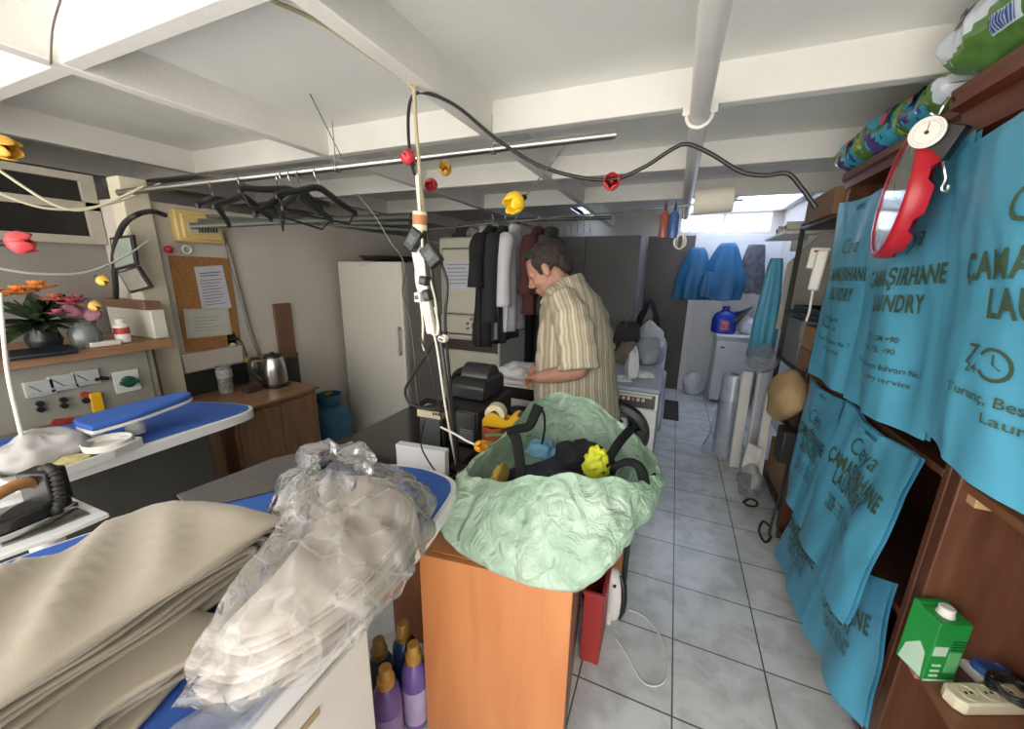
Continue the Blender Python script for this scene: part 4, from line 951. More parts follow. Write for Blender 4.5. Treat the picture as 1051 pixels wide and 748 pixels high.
# hanger rail ----------------------------------------------------------------------
ra = ox(122, 198, -2.66); rb = oy(631, 138, 1.76)
rd = (rb-ra).normalized()
t = thing('hanger_rail', 'long silver clothes rail hung under the ceiling joist', 'rail', ra)
part('tube', MB().cyl(ra, rb, .0165, 20), t, m=mat('dull_galvanised_steel', 'aaa8a2', .3, 1, var=.06))
part('end_plug', MB().cyl(rb, rb+rd*.004, .014, 16), t, m=steel)
def rail_at(px):
    lo, hi = 0, (rb-ra).length
    for _ in range(40):
        m_ = (lo+hi)/2; p = ra+rd*m_
        d = p-CAM; x = PX+F*(RX.x*d.x+RY.x*d.y+RZ.x*d.z)/(RX.z*d.x+RY.z*d.y+RZ.z*d.z)
        if x < px: lo = m_
        else: hi = m_
    return p
for lab, px in (('wire tie holding the silver rail at its left third', 345), ('wire tie holding the silver rail near yellow flower', 505)):
    p = rail_at(px); p2 = Vector((p.x, p.y, ZB-.005))
    solo('wire_tie', MB().tube([p+Vector((0, math.sin(a)*.02, -math.cos(a)*.02)) for a in [PI*k/8-PI/2*0 for k in range(-8, 9)]]+[p2], .0025, 6).tube([p+Vector((.012, math.sin(a)*.021, -math.cos(a)*.021)) for a in [PI*k/8 for k in range(-8, 9)]], .0025, 6), lab, 'wire tie', 'wire ties on the rail', m=steel)
hm = mat('black_hanger_plastic', '1b1b1c', .45, var=.1)
def hanger(label, px, tilt=0, yaw=0, bar=False, wire=False, w=.20):
    p = rail_at(px); hook_r = .022
    M = frame(p+Vector((0, 0, -.014)), rd.cross(Vector((0, 0, 1))), Vector((0, 0, 1))) @ Matrix.Rotation(yaw, 4, 'Y') @ Matrix.Rotation(tilt, 4, 'Z')
    t = thing('clothes_hanger', label, 'hanger', p, 0, 'black hangers on the ceiling rail')
    hk = [Vector((math.cos(a)*hook_r, math.sin(a)*hook_r+.0, 0)) for a in [PI*1.05-PI*1.05*k/10 for k in range(11)]]
    hk += [Vector((.016, -.02, 0)), Vector((0, -.035, 0)), Vector((0, -.075, 0))]
    part('hook', MB().tube(hk, .0022, 6, M=M), t, m=steel, label='steel hook')
    body = [Vector((-w, -.155, 0)), Vector((-w*.98, -.135, 0)), Vector((-w*.55, -.105, 0)), Vector((-.03, -.072, 0)), Vector((0, -.066, 0)), Vector((.03, -.072, 0)), Vector((w*.55, -.105, 0)), Vector((w*.98, -.135, 0)), Vector((w, -.155, 0))]
    part('shoulders', MB().tube(smooth_path(body, 4), [.009+.007*math.sin(PI*k/32) for k in range(33)], 8, M=M), t, m=hm)
    if bar: part('trouser_bar', MB().tube([Vector((-w*.97, -.15, 0)), Vector((-w*.8, -.20, 0)), Vector((w*.8, -.20, 0)), Vector((w*.97, -.15, 0))], .005, 6, M=M), t, m=hm)
    return t
hanger('black clothes hanger farthest left on the rail', 216, .1, .5)
hanger('black clothes hanger second from left on the rail', 247, 0, .15)
hanger('black hanger with bar, first of the bunched ones', 283, -.35, .7, True)
hanger('black hanger tilted in the middle of the bunch', 291, -.25, -.3)
hanger('black hanger with bar under the bunched others', 300, .2, -.5, True)
hanger('black hanger on the right of the bunched ones', 306, -.15, .2)
hanger('black hanger separate at right end of the bunch', 326, .05, -.35, True)
for k in range(3):
    a = ox(212-k*8, 222+k*5, -2.60+.02*k); b = oy(420, 236-k*7, 2.2)
    solo('wall_pipe', MB().cyl(a, b, .010+.004*k, 10), ('upper', 'middle', 'lower')[2-k]+' of three dull pipes running along the wall behind hangers', 'pipe', 'pipes along the left wall', m=mat('dull_greenish_pipe', '5c5f58', .45, .4))
# string of plastic flower lights ------------------------------------------------------
def flower(label, p, col, d, r=.034, ang=0):
    d = Vector(d).normalized(); t = thing('flower_light', label, 'flower light', p, 0, 'plastic flower lights on the wires')
    M = frame(Vector(p), d.orthogonal(), d.cross(d.orthogonal())) @ Matrix.Rotation(ang, 4, 'Z')
    pm = mat('flower_'+col, col, .4, var=.1)
    mb = MB()
    for k in range(5):
        a0 = 2*PI*k/5
        rows = []
        for q, rr, z, wd in ((0, .25, -.75, .6), (.3, .95, -.3, .72), (.6, 1.08, .3, .70), (.85, .92, .85, .5), (1, .85, 1.2, .14)):
            rows.append([Vector((math.cos(a0+w*wd)*r*rr, math.sin(a0+w*wd)*r*rr, r*z)) for w in (-1, -.5, 0, .5, 1)])
        mb.loft(rows, False, False, M)
    part('petals', mb, t, m=pm, smooth=180, solid=.002)
    part('bulb', MB().ball((0, 0, 0), (r*.35, r*.35, r*.6), 12, 8, M=M), t, m=mat('flower_core_'+col, 'b9762c' if col.startswith('d') else '7c1f22', .4))
    part('socket', MB().lathe([(r*.28, -r*1.2), (r*.34, -r*.6), (r*.2, -r*.5)], n=12, M=M), t, m=black_pl)
    return t
flower('red plastic flower light at the far left frame edge', ox(17, 249, -1.7), 'd0494c', (.35, .9, .1), .028)
flower('yellow plastic flower light at the upper left frame edge', ox(0, 150, -1.7), 'e0a83c', (.6, .6, -.3), .028)
flower('small yellow flower light above the flower jar, upper one', ox(104, 287, -2.2), 'd6b04a', (.5, .6, -.6), .02)
flower('small yellow flower light above the flower jar, lower one', ox(96, 313, -2.3), 'c9a24e', (.5, .6, -.6), .02)
solo('light_wire', MB().tube(smooth_path([ox(0, 360, -2.0), ox(45, 380-13, -2.1), ox(95, 282, -2.15)] if False else [ox(-4, 275, -2.05), ox(40, 281, -2.1), ox(90, 279, -2.2), ox(130, 262, -2.35), ox(158, 242, -2.55)]), .004, 6), 'white wire curving past the dark picture frames', 'wire', m=white_pl, smooth=180)
solo('light_wire', MB().tube(smooth_path([oy(0, 300, .5), oy(3, 340, .48), oy(8, 385, .46), oy(18, 430, .45), oy(28, 470, .45), oy(33, 488, .46)]), .006, 6), 'white flex dropping down to the iron at left', 'wire', m=white_pl, smooth=180)
# ================================================================ middle: fridge, machines, hanging clothes, desk, cable bunch
enamel = mat('fridge_enamel', 'c0bbb0', .4, var=.04, scale=2)
enam_w = mat('washer_enamel', 'd2d1ce', .35, var=.04, scale=3)
enam_g = mat('dryer_enamel', 'b9b5a4', .4, var=.05, scale=3)
charcoal = mat('charcoal_plastic', '2a2a2b', .35, var=.1)
t = thing('fridge', 'tall off-white upright refrigerator against the left wall', 'fridge', (-2.31, 2.75, 0))
part('cabinet', MB().box((-2.64, 2.51, .02), (-1.98, 3.08, 1.615)), t, m=mat('shaded_fridge_side', '8e8a84', .45, var=.05), bevel=.008)  # side painted greyer than the door to carry its shade
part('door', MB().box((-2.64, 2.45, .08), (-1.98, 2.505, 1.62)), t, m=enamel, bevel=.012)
c = oy(413, 345, 2.45)
part('handle', MB().tube(smooth_path([Vector((-2.015, 2.452, 1.09)), Vector((-2.015, 2.415, 1.10)), Vector((-2.015, 2.412, 1.0)), Vector((-2.015, 2.415, .90)), Vector((-2.015, 2.452, .89))]), .012, 8), t, m=mat('grey_handle', 'aeaaa2', .35))
c = oy(373, 272, 2.45); part('badge', MB().box((c.x-.05, 2.447, c.z-.006), (c.x+.05, 2.451, c.z+.006)), t, m=mat('grey_handle', 'aeaaa2', .35))
c = Vector((-2.28, 2.68, 1.621))
t = thing('serving_tray', 'shallow dark metal dish lying on top of the refrigerator', 'dish', c)
part('dish', MB().lathe([(.12, 0), (.2, .02), (.245, .045), (.25, .045), (.20, .012), (.001, .006)], c, 40), t, m=mat('tarnished_metal', '5d564c', .3, .8, var=.15))
# gas bottle
c = Vector((-2.50, 2.12, 0)); gb = mat('blue_gas_bottle', '2f5d78', .5, var=.15, scale=8)
t = thing('gas_bottle', 'blue steel gas bottle on the floor left of the refrigerator', 'gas bottle', c)
part('body', MB().lathe([(.10, .0), (.12, .01), (.155, .06), (.16, .12), (.16, .36), (.14, .44), (.07, .49), (.03, .50)], c, 32), t, m=gb)
part('collar', MB().lathe([(.075, .48), (.095, .50), (.095, .57), (.088, .57), (.088, .50), (.07, .485)], c, 24), t, m=gb)
part('valve', MB().lathe([(.025, .49), (.02, .55), (.03, .555), (.03, .575), (.001, .58)], c, 16), t, m=mat('brass', 'a4864a', .35, .8))
# stacked dryer and washer
X0, X1, YF = -2.0, -1.38, 3.0
t = thing('tumble_dryer', 'beige tumble dryer stacked on the washer, paper on its door', 'tumble dryer', ((X0+X1)/2, 3.3, .99))
part('cabinet', MB().box((X0, YF+.012, .992), (X1, 3.62, 1.845)), t, m=enam_g, bevel=.015)
part('control_panel', MB().box((X0+.005, YF-.005, 1.0), (X1-.005, YF+.02, 1.16)), t, m=enam_g, bevel=.006)
part('door', MB().box((X0+.05, YF-.012, 1.18), (X1-.05, YF+.012, 1.745)), t, m=enam_g, bevel=.012)
part('door_seam', MB().box((X0+.04, YF+.006, 1.17), (X1-.04, YF+.0115, 1.755)), t, m=mat('dark_seam', '4b473e', .6))
part('door_handle', MB().box((X1-.115, YF-.04, 1.36), (X1-.085, YF-.008, 1.50)), t, m=wood('tan_handle', '8d7350', 'a58a63', axis=2), bevel=.006)
kx = X1-.235
part('dial', MB().cyl((kx, YF-.005, 1.078), (kx, YF-.012, 1.078), .046, 28).cyl((kx, YF-.012, 1.078), (kx, YF-.04, 1.078), .026, 24), t, m=mat('brown_dial', '6e6350', .4))
for dx, dz in ((-.085, .02), (-.085, -.025), (.09, .02), (.09, -.02), (.12, 0), (-.045, .06), (.05, .06)):
    part('button', MB().cyl((kx+dx, YF-.004, 1.078+dz), (kx+dx, YF-.02, 1.078+dz), .013, 14), t, m=mat('brown_dial', '6e6350', .4))
t, P, n = plate('paper_notice', 'white handwritten paper taped on the tumble dryer door', 'paper', [(456, 268), (486, 268), (487, 297), (457, 298)], YF-.0135, .002, mat('bluish_paper', 'b9bac0', .8))
mb = MB()
for k in range(6):
    f = lambda u, v: (P[0]*(1-u)+P[1]*u)*(1-v)+(P[3]*(1-u)+P[2]*u)*v+Vector((0, -.003, 0))
    v = .1+k*.13; e = .9-.2*((k*3) % 4)/4
    mb.add([f(.1, v), f(e, v), f(e, v+.03), f(.1, v+.03)], [(0, 1, 2, 3)])
part('writing', mb, t, m=inkg)
def washer(label, x0, x1, yf, yb, h, cx, cz, r, front, panel_m, side=None, pz=.12, bulge=.05, doorm=None):
    t = thing('washing_machine', label, 'washing machine', ((x0+x1)/2, (yf+yb)/2, 0))
    part('cabinet', MB().box((x0, yf, .03), (x1, yb, h-.03)), t, m=side or front, bevel=.008)
    part('top_panel', MB().box((x0-.003, yf-.004, h-.028), (x1+.003, yb, h)), t, m=side or front, bevel=.006)
    part('front_panel', MB().box((x0+.003, yf-.012, .05), (x1-.003, yf, h-.03-pz)), t, m=front, bevel=.006)
    part('control_panel', MB().box((x0+.003, yf-.014, h-.028-pz), (x1-.003, yf, h-.03)), t, m=front, bevel=.004)
    part('display', MB().box((x0+.012, yf-.018, h-.02-pz), (x1-.02, yf-.012, h-.04)), t, m=panel_m, bevel=.002)
    M = frame(Vector((cx, yf-.012, cz)), (1, 0, 0), (0, 0, 1))      # local z = -y
    part('door_ring', MB().lathe([(r, 0), (r, .03), (r*.95, bulge), (r*.78, bulge+.012), (r*.72, bulge*.7), (r*.70, .012)], n=48, M=M), t, m=doorm or charcoal)
    part('door_glass', MB().lathe([(r*.73, bulge*.75), (r*.55, bulge+.01), (r*.3, bulge+.022), (.001, bulge+.026)], n=40, M=M), t, m=mat('smoked_door_glass', '16171a', .08, var=.1))
    part('door_handle', MB().box((r*.62, -.05, bulge+.004), (r*.88, .05, bulge+.02), M), t, m=charcoal, bevel=.005)
    for x in (x0+.06, x1-.06):
        for y in (yf+.06, yb-.06): part('foot', MB().cyl((x, y, 0), (x, y, .03), .022, 14), t, m=black_pl)
    return t
tw = washer('beige front-loading washer at the bottom of the dryer stack', X0, X1, YF+.01, 3.62, .985, (X0+X1)/2, .5, .2, enam_g, mat('dark_brown_panel', '3a312b', .4))
tA = washer('white washing machine with dark panel left of the standing man', -1.19, -.62, 2.30, 2.86, .835, -.88, .47, .20, enam_w, mat('black_brown_panel', '2b2422', .25, var=.1), pz=.10)
M = frame(Vector((-1.13, 2.281, .763)), (1, 0, 0), (0, 0, 1))
part('knob', MB().lathe([(.026, 0), (.024, .022), (.001, .024)], n=24, M=M), tA, m=mat('grey_handle', 'aeaaa2', .35))
skylit_side_m = mat('skylight_tinted_side_panel', '9aa0ad', .4, var=.06)  # blue of the rooflight's light is put into this panel colour
tB = washer('white washing machine with big black door right of man', -.56, -.02, 2.44, 3.0, .86, -.255, .55, .205, enam_w, mat('dark_display_panel', '312c2c', .25, var=.1), side=skylit_side_m, pz=.11)
for k in range(9): part('button', MB().box((-.36+k*.03, 2.415, .775), (-.342+k*.03, 2.424, .795)), tB, m=mat('panel_print_red' if k % 3 == 0 else 'panel_print_pale', 'b4474a' if k % 3 == 0 else 'b8b3a8', .4))
part('display_print', MB().box((-.37, 2.4175, .80), (-.06, 2.4225, .818)), tB, m=mat('panel_print_pale', 'b8b3a8', .4))
def side_washer(label, y0, y1, m, col):
    t = thing('washing_machine', label, 'washing machine', (-.3, (y0+y1)/2, 0))
    part('cabinet', MB().box((-.60, y0, .03), (-.03, y1, .83)), t, m=m, bevel=.008)
    part('top_panel', MB().box((-.603, y0-.003, .832), (-.02, y1+.003, .86)), t, m=m, bevel=.006)
    part('front_panel', MB().box((-.03, y0+.005, .05), (-.018, y1-.005, .70)), t, m=m, bevel=.004)
    part('control_panel', MB().box((-.03, y0+.005, .705), (-.016, y1-.005, .83)), t, m=col, bevel=.004)
    M = frame(Vector((-.018, (y0+y1)/2, .42)), (0, 1, 0), (0, 0, 1))
    part('door_ring', MB().lathe([(.19, 0), (.19, .02), (.17, .03), (.14, .02), (.135, .005)], n=40, M=M), t, m=col)
    part('door_glass', MB().lathe([(.14, .01), (.08, .024), (.001, .03)], n=32, M=M), t, m=_MC['smoked_door_glass'])
    for y in (y0+.06, y1-.06): part('foot', MB().cyl((-.08, y, 0), (-.08, y, .03), .022, 14), t, m=black_pl); part('foot', MB().cyl((-.5, y, 0), (-.5, y, .03), .022, 14), t, m=black_pl)
    return t
side_washer('skylight-tinted washing machine second in the aisle row, facing the aisle', 3.06, 3.66, skylit_side_m, mat('skylight_tinted_panel', 'a9afbd', .4))  # control panel colour carries the same painted skylight blue
side_washer('skylight-tinted washing machine farthest in the aisle row', 3.72, 4.32, skylit_side_m, _MC['skylight_tinted_panel'])
# dark wardrobe partition behind the man
t = thing('wardrobe', 'large dark brown wardrobe behind the standing man', 'wardrobe', (-1.0, 4.7, 0))
wd = mat('hazed_wardrobe_laminate', '6b6967', .5, var=.1, scale=2)  # dark laminate painted lighter, with the haze in its colour
part('carcass', MB().box((-1.6, 4.52, 0), (-.40, 5.1, 1.97)), t, m=wd, bevel=.004)
for a_, b_ in ((-1.595, -1.003), (-.997, -.405)): part('door', MB().box((a_, 4.50, .05), (b_, 4.518, 1.96)), t, m=wd, bevel=.003)
part('handle', MB().tube(smooth_path([Vector((-.47, 4.5, 1.06)), Vector((-.47, 4.465, 1.05)), Vector((-.47, 4.465, .98)), Vector((-.47, 4.5, .97))]), .008, 8), t, m=mat('brass', 'a4864a', .35, .8))
t = thing('wardrobe', 'tall dark cupboard in the corner left of the dark wardrobe', 'cupboard', (-2.0, 4.7, 0))
part('carcass', MB().box((-2.66, 4.4, 0), (-1.62, 5.0, 1.95)), t, m=mat('hazed_cupboard', '5c5957', .55, var=.12), bevel=.004)  # cupboard tone also lifted, haze put into the colour
for a_, b_ in ((-2.655, -2.145), (-2.135, -1.625)): part('door', MB().box((a_, 4.38, .05), (b_, 4.398, 1.94)), t, m=_MC['hazed_cupboard'], bevel=.003)
# laundry on machines -------------------------------------------------------------
def cloth_pile(label, c, r, seed, m, name='folded_laundry', cat='laundry', flat=0, rz=0, amp=.35):
    c = Vector(c)
    def fn(p):
        d = Vector(((p.x-c.x)/r[0], (p.y-c.y)/r[1], (p.z-c.z)/r[2]))
        k = 1+amp*nz(d*1.6, 1, seed)+.25*amp*ridge(d*2.5, 1, seed+3)
        q = c+Vector((d.x*r[0]*k, d.y*r[1]*k, d.z*r[2]*k))
        q.z = max(q.z, c.z-r[2]*.0+flat)
        return q
    mb = MB().ball(c, r, 44, 30, fn=fn)
    return solo(name, mb, label, cat, m=m, smooth=180, origin=c)
white_cl = mat('white_cotton', 'd0d1d2', .9, var=.05, bump=.2)
grey_cl = mat('grey_blue_cotton', '9aa0ac', .9, var=.1, bump=.2)
taupe_cl = mat('taupe_cotton', '7d7263', .9, var=.12, bump=.2)
cloth_pile('white cloth standing up on the washer beside the man', (-.215, 2.68, .862), (.045, .06, .19), 1.0, white_cl)
cloth_pile('crumpled white sock-like cloth lying on washer top', (-.14, 2.72, .862), (.075, .05, .035), 3.2, white_cl)
cloth_pile('small flat white cloth near the washer front edge', (-.27, 2.55, .862), (.06, .05, .03), 8.2, white_cl)
cloth_pile('grey blue laundry heap on the second machine', (-.17, 3.35, .862), (.12, .22, .16), 4.4, grey_cl)
cloth_pile('taupe folded fabric leaning on the grey blue laundry', (-.30, 3.25, .862), (.12, .2, .13), 5.6, taupe_cl)
cloth_pile('white laundry heap on the farthest machine', (-.20, 3.98, .862), (.16, .22, .22), 6.5, white_cl)
cloth_pile('dark bundle standing behind laundry near the dark doorway', (-.36, 3.62, .862), (.13, .16, .28), 7.7, mat('dark_cloth', '34322f', .9, var=.15))
cloth_pile('black bag standing on the far machine by the dark doorway', (-.22, 4.2, .862), (.11, .08, .40), 9.3, mat('black_nylon', '1f2126', .4, var=.1))
cloth_pile('white crumpled sheet on the washer behind the printer', (-.98, 2.50, .837), (.15, .14, .075), 2.7, white_cl)
cloth_pile('off-white plastic bag lying on washer by the hands', (-.80, 2.44, .837), (.10, .08, .05), 3.9, white_cl)
cloth_pile('brown leather pouch on washer under the mans hands', (-.66, 2.45, .837), (.07, .07, .07), 4.9, mat('brown_pouch', '5a4636', .7, var=.15))
for k, (dx, dy, lab, m, r) in enumerate(((-1.87, 3.25, 'dark striped bundle on the dryer top, left one', mat('dark_cloth', '34322f'), (.11, .12, .12)), (-1.72, 3.2, 'grey bundle in the middle of the dryer top', mat('grey_bundle', '7c7974', .8, var=.3, scale=20), (.09, .10, .09)), (-1.58, 3.2, 'white plastic bag on dryer top right', mat('white_soft_plastic', 'cfd0d3', .4), (.10, .11, .13)), (-1.48, 3.12, 'small black lump beside the white bag on dryer', mat('black_nylon', '1f2126'), (.05, .05, .07)))):
    cloth_pile(lab, (dx, dy, 1.846), r, 11.1+k*2.3, m)
# clothes rail and hanging garments
ra2 = Vector((-1.45, 2.72, 1.93)); rb2 = Vector((-.45, 2.78, 1.93))
solo('clothes_rod', MB().cyl(ra2, rb2, .012, 14), 'short dark clothes rod above the washers behind the man', 'rod', m=mat('dark_rod', '4a4a48', .35, .8))
def garment(label, x, y, zt, w, L, m, sleeve=.3, seed=1.0, d=.05, yaw=0, strip=None):
    """shirt hung on its hanger: a closed cloth shell whose plane runs along the depth of the room"""
    t = thing('hanging_shirt', label, 'shirt', (x, y, zt-L))
    M = Matrix.Translation((x, y, zt)) @ Matrix.Rotation(yaw, 4, 'Z')
    mb = MB()
    def ring(z, hw, hd):
        out = []
        for j in range(36):
            a = 2*PI*j/36
            f = 1+.0*a
            wob = hd*.55*math.sin(a*6+seed+z*2)*max(0, -z)*1.3+.012*nz((math.cos(a)*2, z*4, seed))
            out.append(Vector((math.sin(a)*hd+wob, math.cos(a)*hw, z)))
        return out
    prof = [(-.0, .06, .03), (-.02, .075, .045), (-.05, w*.62, d*.8), (-.085, w*.95, d), (-.13, w, d*1.05), (-.3, w*.93, d*1.1)]+[(-.3-(L-.3)*k/6, w*(.93+.10*k/6), d*(1.1+.3*k/6)) for k in range(1, 7)]
    mb.loft([ring(*p) for p in prof], True, True, M)
    part('shirt_body', mb, t, m=m, smooth=180)
    for s_ in (-1, 1):
        pth = smooth_path([Vector((0, s_*w*.8, -.10)), Vector((.0, s_*w*1.06, -.17)), Vector((0, s_*w*1.16, -.17-sleeve*.5)), Vector((0, s_*w*1.18, -.17-sleeve))], 5)
        part('sleeve', MB().tube(pth, [.055+.02*math.sin(k*.5)*.3 for k in range(len(pth))], 14, M=M), t, m=m, smooth=180)
    part('hanger_hook', MB().tube([Vector((math.cos(a)*.0, math.cos(a)*.02, math.sin(a)*.02+.055)) for a in [PI-PI*1.1*k/8 for k in range(9)]]+[Vector((0, 0, .02)), Vector((0, 0, -.01))], .003, 6, M=M), t, m=steel)
    if strip: part('trim_stripe', MB().tube([Vector((d*.6, -w*.99, -.15)), Vector((d*.75, -w*.97, -.4)), Vector((d*.8, -w*1.04, -L+.02))], .014, 8, M=M), t, m=strip)
    return t
blackc = mat('black_cotton', '18171a', .9, var=.2, bump=.15); dcharc = mat('charcoal_cotton', '242426', .9, var=.15, bump=.15)
garment('black shirt hanging leftmost on the rod before dryer', -1.28, 2.62, 1.88, .21, .86, blackc, .26, 1.0)
garment('charcoal jacket with a grey edge hanging beside the black shirt', -1.20, 2.66, 1.88, .20, .82, dcharc, .5, 2.0, strip=mat('grey_trim', '6e6f73', .8))
garment('white shirt hanging between the dark jacket and man', -1.12, 2.68, 1.89, .17, .76, mat('white_shirt_cotton', 'c3c1c6', .85, var=.04), .4, 3.0, .028)
garment('dark red garment hanging behind the mans head', -.97, 2.76, 1.88, .18, .62, mat('dark_red_cotton', '4a2326', .9, var=.15), .3, 4.0)
garment('dark grey garment hanging right of the dark red one', -.88, 2.80, 1.88, .18, .62, mat('dark_grey_cotton', '38383a', .9, var=.15), .3, 5.0)
for k in range(6):
    p = Vector((-.82+k*.045, 2.775, 1.93))
    M = frame(p+Vector((0, 0, -.012)), (-.22+.02*k, 1, 0), (0, 0, 1))
    t = thing('wire_hanger', ['first', 'second', 'third', 'fourth', 'fifth', 'last'][k]+' empty wire hanger counted from the hanging dark grey garment', 'hanger', p, 0, 'empty wire hangers behind the man')
    part('hook', MB().tube([Vector((math.cos(a)*.022, math.sin(a)*.022+.0, 0)) for a in [PI-PI*1.1*q/10 for q in range(11)]]+[Vector((.01, -.02, 0)), Vector((0, -.05, 0))], .002, 6, M=M), t, m=steel)
    part('wire_frame', MB().tube([Vector((0, -.05, 0)), Vector((-.17, -.11, 0)), Vector((.17, -.11, 0)), Vector((0, -.05, 0))], .002, 6, M=M), t, m=steel)
# black desk --------------------------------------------------------------------------
DZ = .75
bdesk = mat('black_gloss_desk', '161616', .12, var=.1, spec=.6)
t = thing('desk', 'glossy black desk beyond the ironing table tip', 'desk', (-1.1, 1.5, 0))
part('top', MB().box((-1.42, 1.12, DZ-.03), (-.775, 1.95, DZ)), t, m=bdesk, bevel=.004)
for x, y in ((-1.38, 1.16), (-.80, 1.16), (-1.38, 1.91), (-.80, 1.91)): part('leg', MB().box((x-.02, y-.02, 0), (x+.02, y+.02, DZ-.031)), t, m=bdesk, bevel=.003)
part('back_panel', MB().box((-1.40, 1.90, .2), (-.79, 1.915, DZ-.031)), t, m=bdesk)
c = oz(432, 487, DZ); M = frame(Vector((c.x, c.y, DZ+.001)), (1, .12, 0), (-.12, 1, 0))
t = thing('paper_box', 'upright white cardboard box at the ironing table tip', 'box', c)
part('box_body', MB().box((-.11, 0, 0), (.11, .035, .115), M), t, m=mat('white_card', 'c9c9cb', .6, var=.03), bevel=.002)
part('box_lid', MB().box((-.111, -.001, .10), (.111, .036, .117), M), t, m=mat('white_card', 'c9c9cb', .6), bevel=.002)
t = thing('computer_case', 'black computer case on the desk behind cable bunch', 'computer', (-.9, 1.6, DZ))
part('chassis', MB().box((-1.04, 1.46, DZ+.001), (-.78, 1.86, DZ+.17)), t, m=black_pl, bevel=.006)
part('front_bezel', MB().box((-1.03, 1.447, DZ+.01), (-.79, 1.461, DZ+.165)), t, m=charcoal, bevel=.004)
for k in range(5): part('vent_slot', MB().box((-.87, 1.444, DZ+.03+k*.012), (-.80, 1.4475, DZ+.036+k*.012)), t, m=mat('slot_grey', '6a6a6a', .4))
pz0 = DZ+.171
t = thing('label_printer', 'rounded black label printer on the computer case', 'printer', (-.93, 1.72, pz0))
part('body', MB().loft([[Vector((x, y, pz0+z)) for x, y in ((-1.02, 1.6), (-.82, 1.6), (-.82, 1.85), (-1.02, 1.85))] for z in (0, .07)]+[[Vector((x, y, pz0+.10)) for x, y in ((-1.01, 1.63), (-.83, 1.63), (-.83, 1.84), (-1.01, 1.84))]]), t, m=black_pl, bevel=.01)
part('cover', MB().cyl((-1.0, 1.75, pz0+.085), (-.84, 1.75, pz0+.085), .075, 28), t, m=charcoal, bevel=.006)
a = oy(433, 418, 1.40); b = oy(458, 407, 1.40)
t = thing('network_switch', 'small black topped box with cream front among the cables', 'device', (a.x, 1.4, a.z))
M = frame(Vector((a.x, 1.36, DZ+.145)), (1, .05, 0), (-.05, 1, 0))
part('body', MB().box((0, 0, 0), (.13, .09, .035), M), t, m=mat('pale_device_front', 'b7a68c', .5), bevel=.003)
part('top_cover', MB().prism([(0, .0), (.13, .0), (.17, .09), (.05, .09)], .008, M @ Matrix.Translation((0, 0, .0355))), t, m=black_pl, bevel=.002)
for k in range(3): part('port', MB().box((.085+.014*k, -.002, .02), (.095+.014*k, .001, .032), M), t, m=black_pl)
part('stand', MB().box((.01, .005, -.143), (.12, .085, -.001), M), t, m=charcoal, bevel=.003)
# cable bunch hanging from the ceiling ---------------------------------------------------
def pq(px, py, y=1.3): return oy(px, py, y)
whitec = mat('white_cable_sheath', 'dcd6c6', .45, var=.05)
top = Vector((pq(425, 92).x, 1.3, ZB-.006)); base = Vector((pq(470, 478, 1.25).x, 1.25, DZ))
t = thing('cable_post', 'thin dark post carrying the cable bunch from desk to ceiling', 'post', base)
part('rod', MB().cyl(pq(472, 490, 1.23)*1 if False else Vector((base.x, 1.25, DZ+.001)), pq(437, 235), .008, 10), t, m=mat('dark_rod', '4a4a48', .35, .8))
part('rod', MB().tube(smooth_path([pq(437, 235), pq(432, 190), pq(427, 130), top]), .007, 8), t, m=mat('cream_conduit', 'b7a987', .5))
part('foot_plate', MB().cbox((base.x, 1.25, DZ+.004), (.07, .05, .007)), t, m=black_pl, bevel=.002)
def cab(label, pts, r, m, y=1.29, grp=None, name='hanging_cable'):
    return solo(name, MB().tube(smooth_path([oy(*p, y if len(p) == 2 else p[2]) if len(p) == 2 else oy(p[0], p[1], p[2]) for p in pts], 8), r, 8), label, 'cable', grp, m=m, smooth=180)
cab('white cable hanging from ceiling down through the socket strip', [(427, 180), (430, 215), (434, 262), (437, 300), (441, 330), (447, 343), (449, 336), (447, 310), (441, 285)], .0045, whitec, 1.275)
cab('long white cable running from the adapters to desk', [(429, 178), (432, 230), (436, 280), (443, 330), (449, 360), (456, 410), (463, 450), (473, 500)], .005, whitec, 1.265)
cab('short white cable loop left of the socket strip', [(428, 258), (427, 285), (431, 305), (434, 330), (434, 352), (436, 360)], .005, whitec, 1.28)
cab('white cable folded back above the white plug', [(441, 300), (440, 330), (443, 342), (449, 343), (450, 333), (446, 315)], .004, whitec, 1.27)
cab('black cable falling from the adapters to the network box', [(452, 268), (458, 285), (459, 300), (457, 330), (461, 380), (466, 430), (471, 475)], .006, black_pl, 1.31)
cab('thin grey cable left of the socket strip by refrigerator', [(408, 256), (416, 275), (413, 300), (420, 325), (426, 370), (427, 395), (432, 432)], .0035, mat('grey_cable', '4f4c48', .5), 1.45)
cab('black cable making a big loop left of network box', [(447, 348), (437, 365), (424, 385), (416, 400), (420, 413), (436, 419), (452, 418), (459, 412)], .006, black_pl, 1.30)
cab('thin black cable crossing the loop down to desk', [(431, 345), (441, 372), (447, 402), (453, 430), (457, 460), (462, 490)], .0035, black_pl, 1.27)
cab('thin black cable sagging over the white box and ironing table', [(436, 430), (432, 455), (439, 472), (450, 487), (460, 493)], .003, black_pl, 1.06)
cab('thick black cable arching from the ceiling post to right wall', [(432, 232), (428, 190), (421, 160), (419, 120), (424, 98), (440, 96), (470, 110), (510, 143), (550, 168), (590, 181), (628, 184), (660, 172), (690, 153), (706, 148), (730, 158), (760, 176), (785, 180), (808, 178), (822, 192), (838, 214)], .0062, black_pl, 1.36)
t = thing('socket_strip', 'white socket strip hanging upright in the cable bunch', 'socket strip', pq(438, 345))
sa = pq(428, 250, 1.3); sb = pq(445, 342, 1.29); d = (sb-sa)
M = frame(sa, (Vector((0, -1, 0)).cross(d)).normalized(), d)
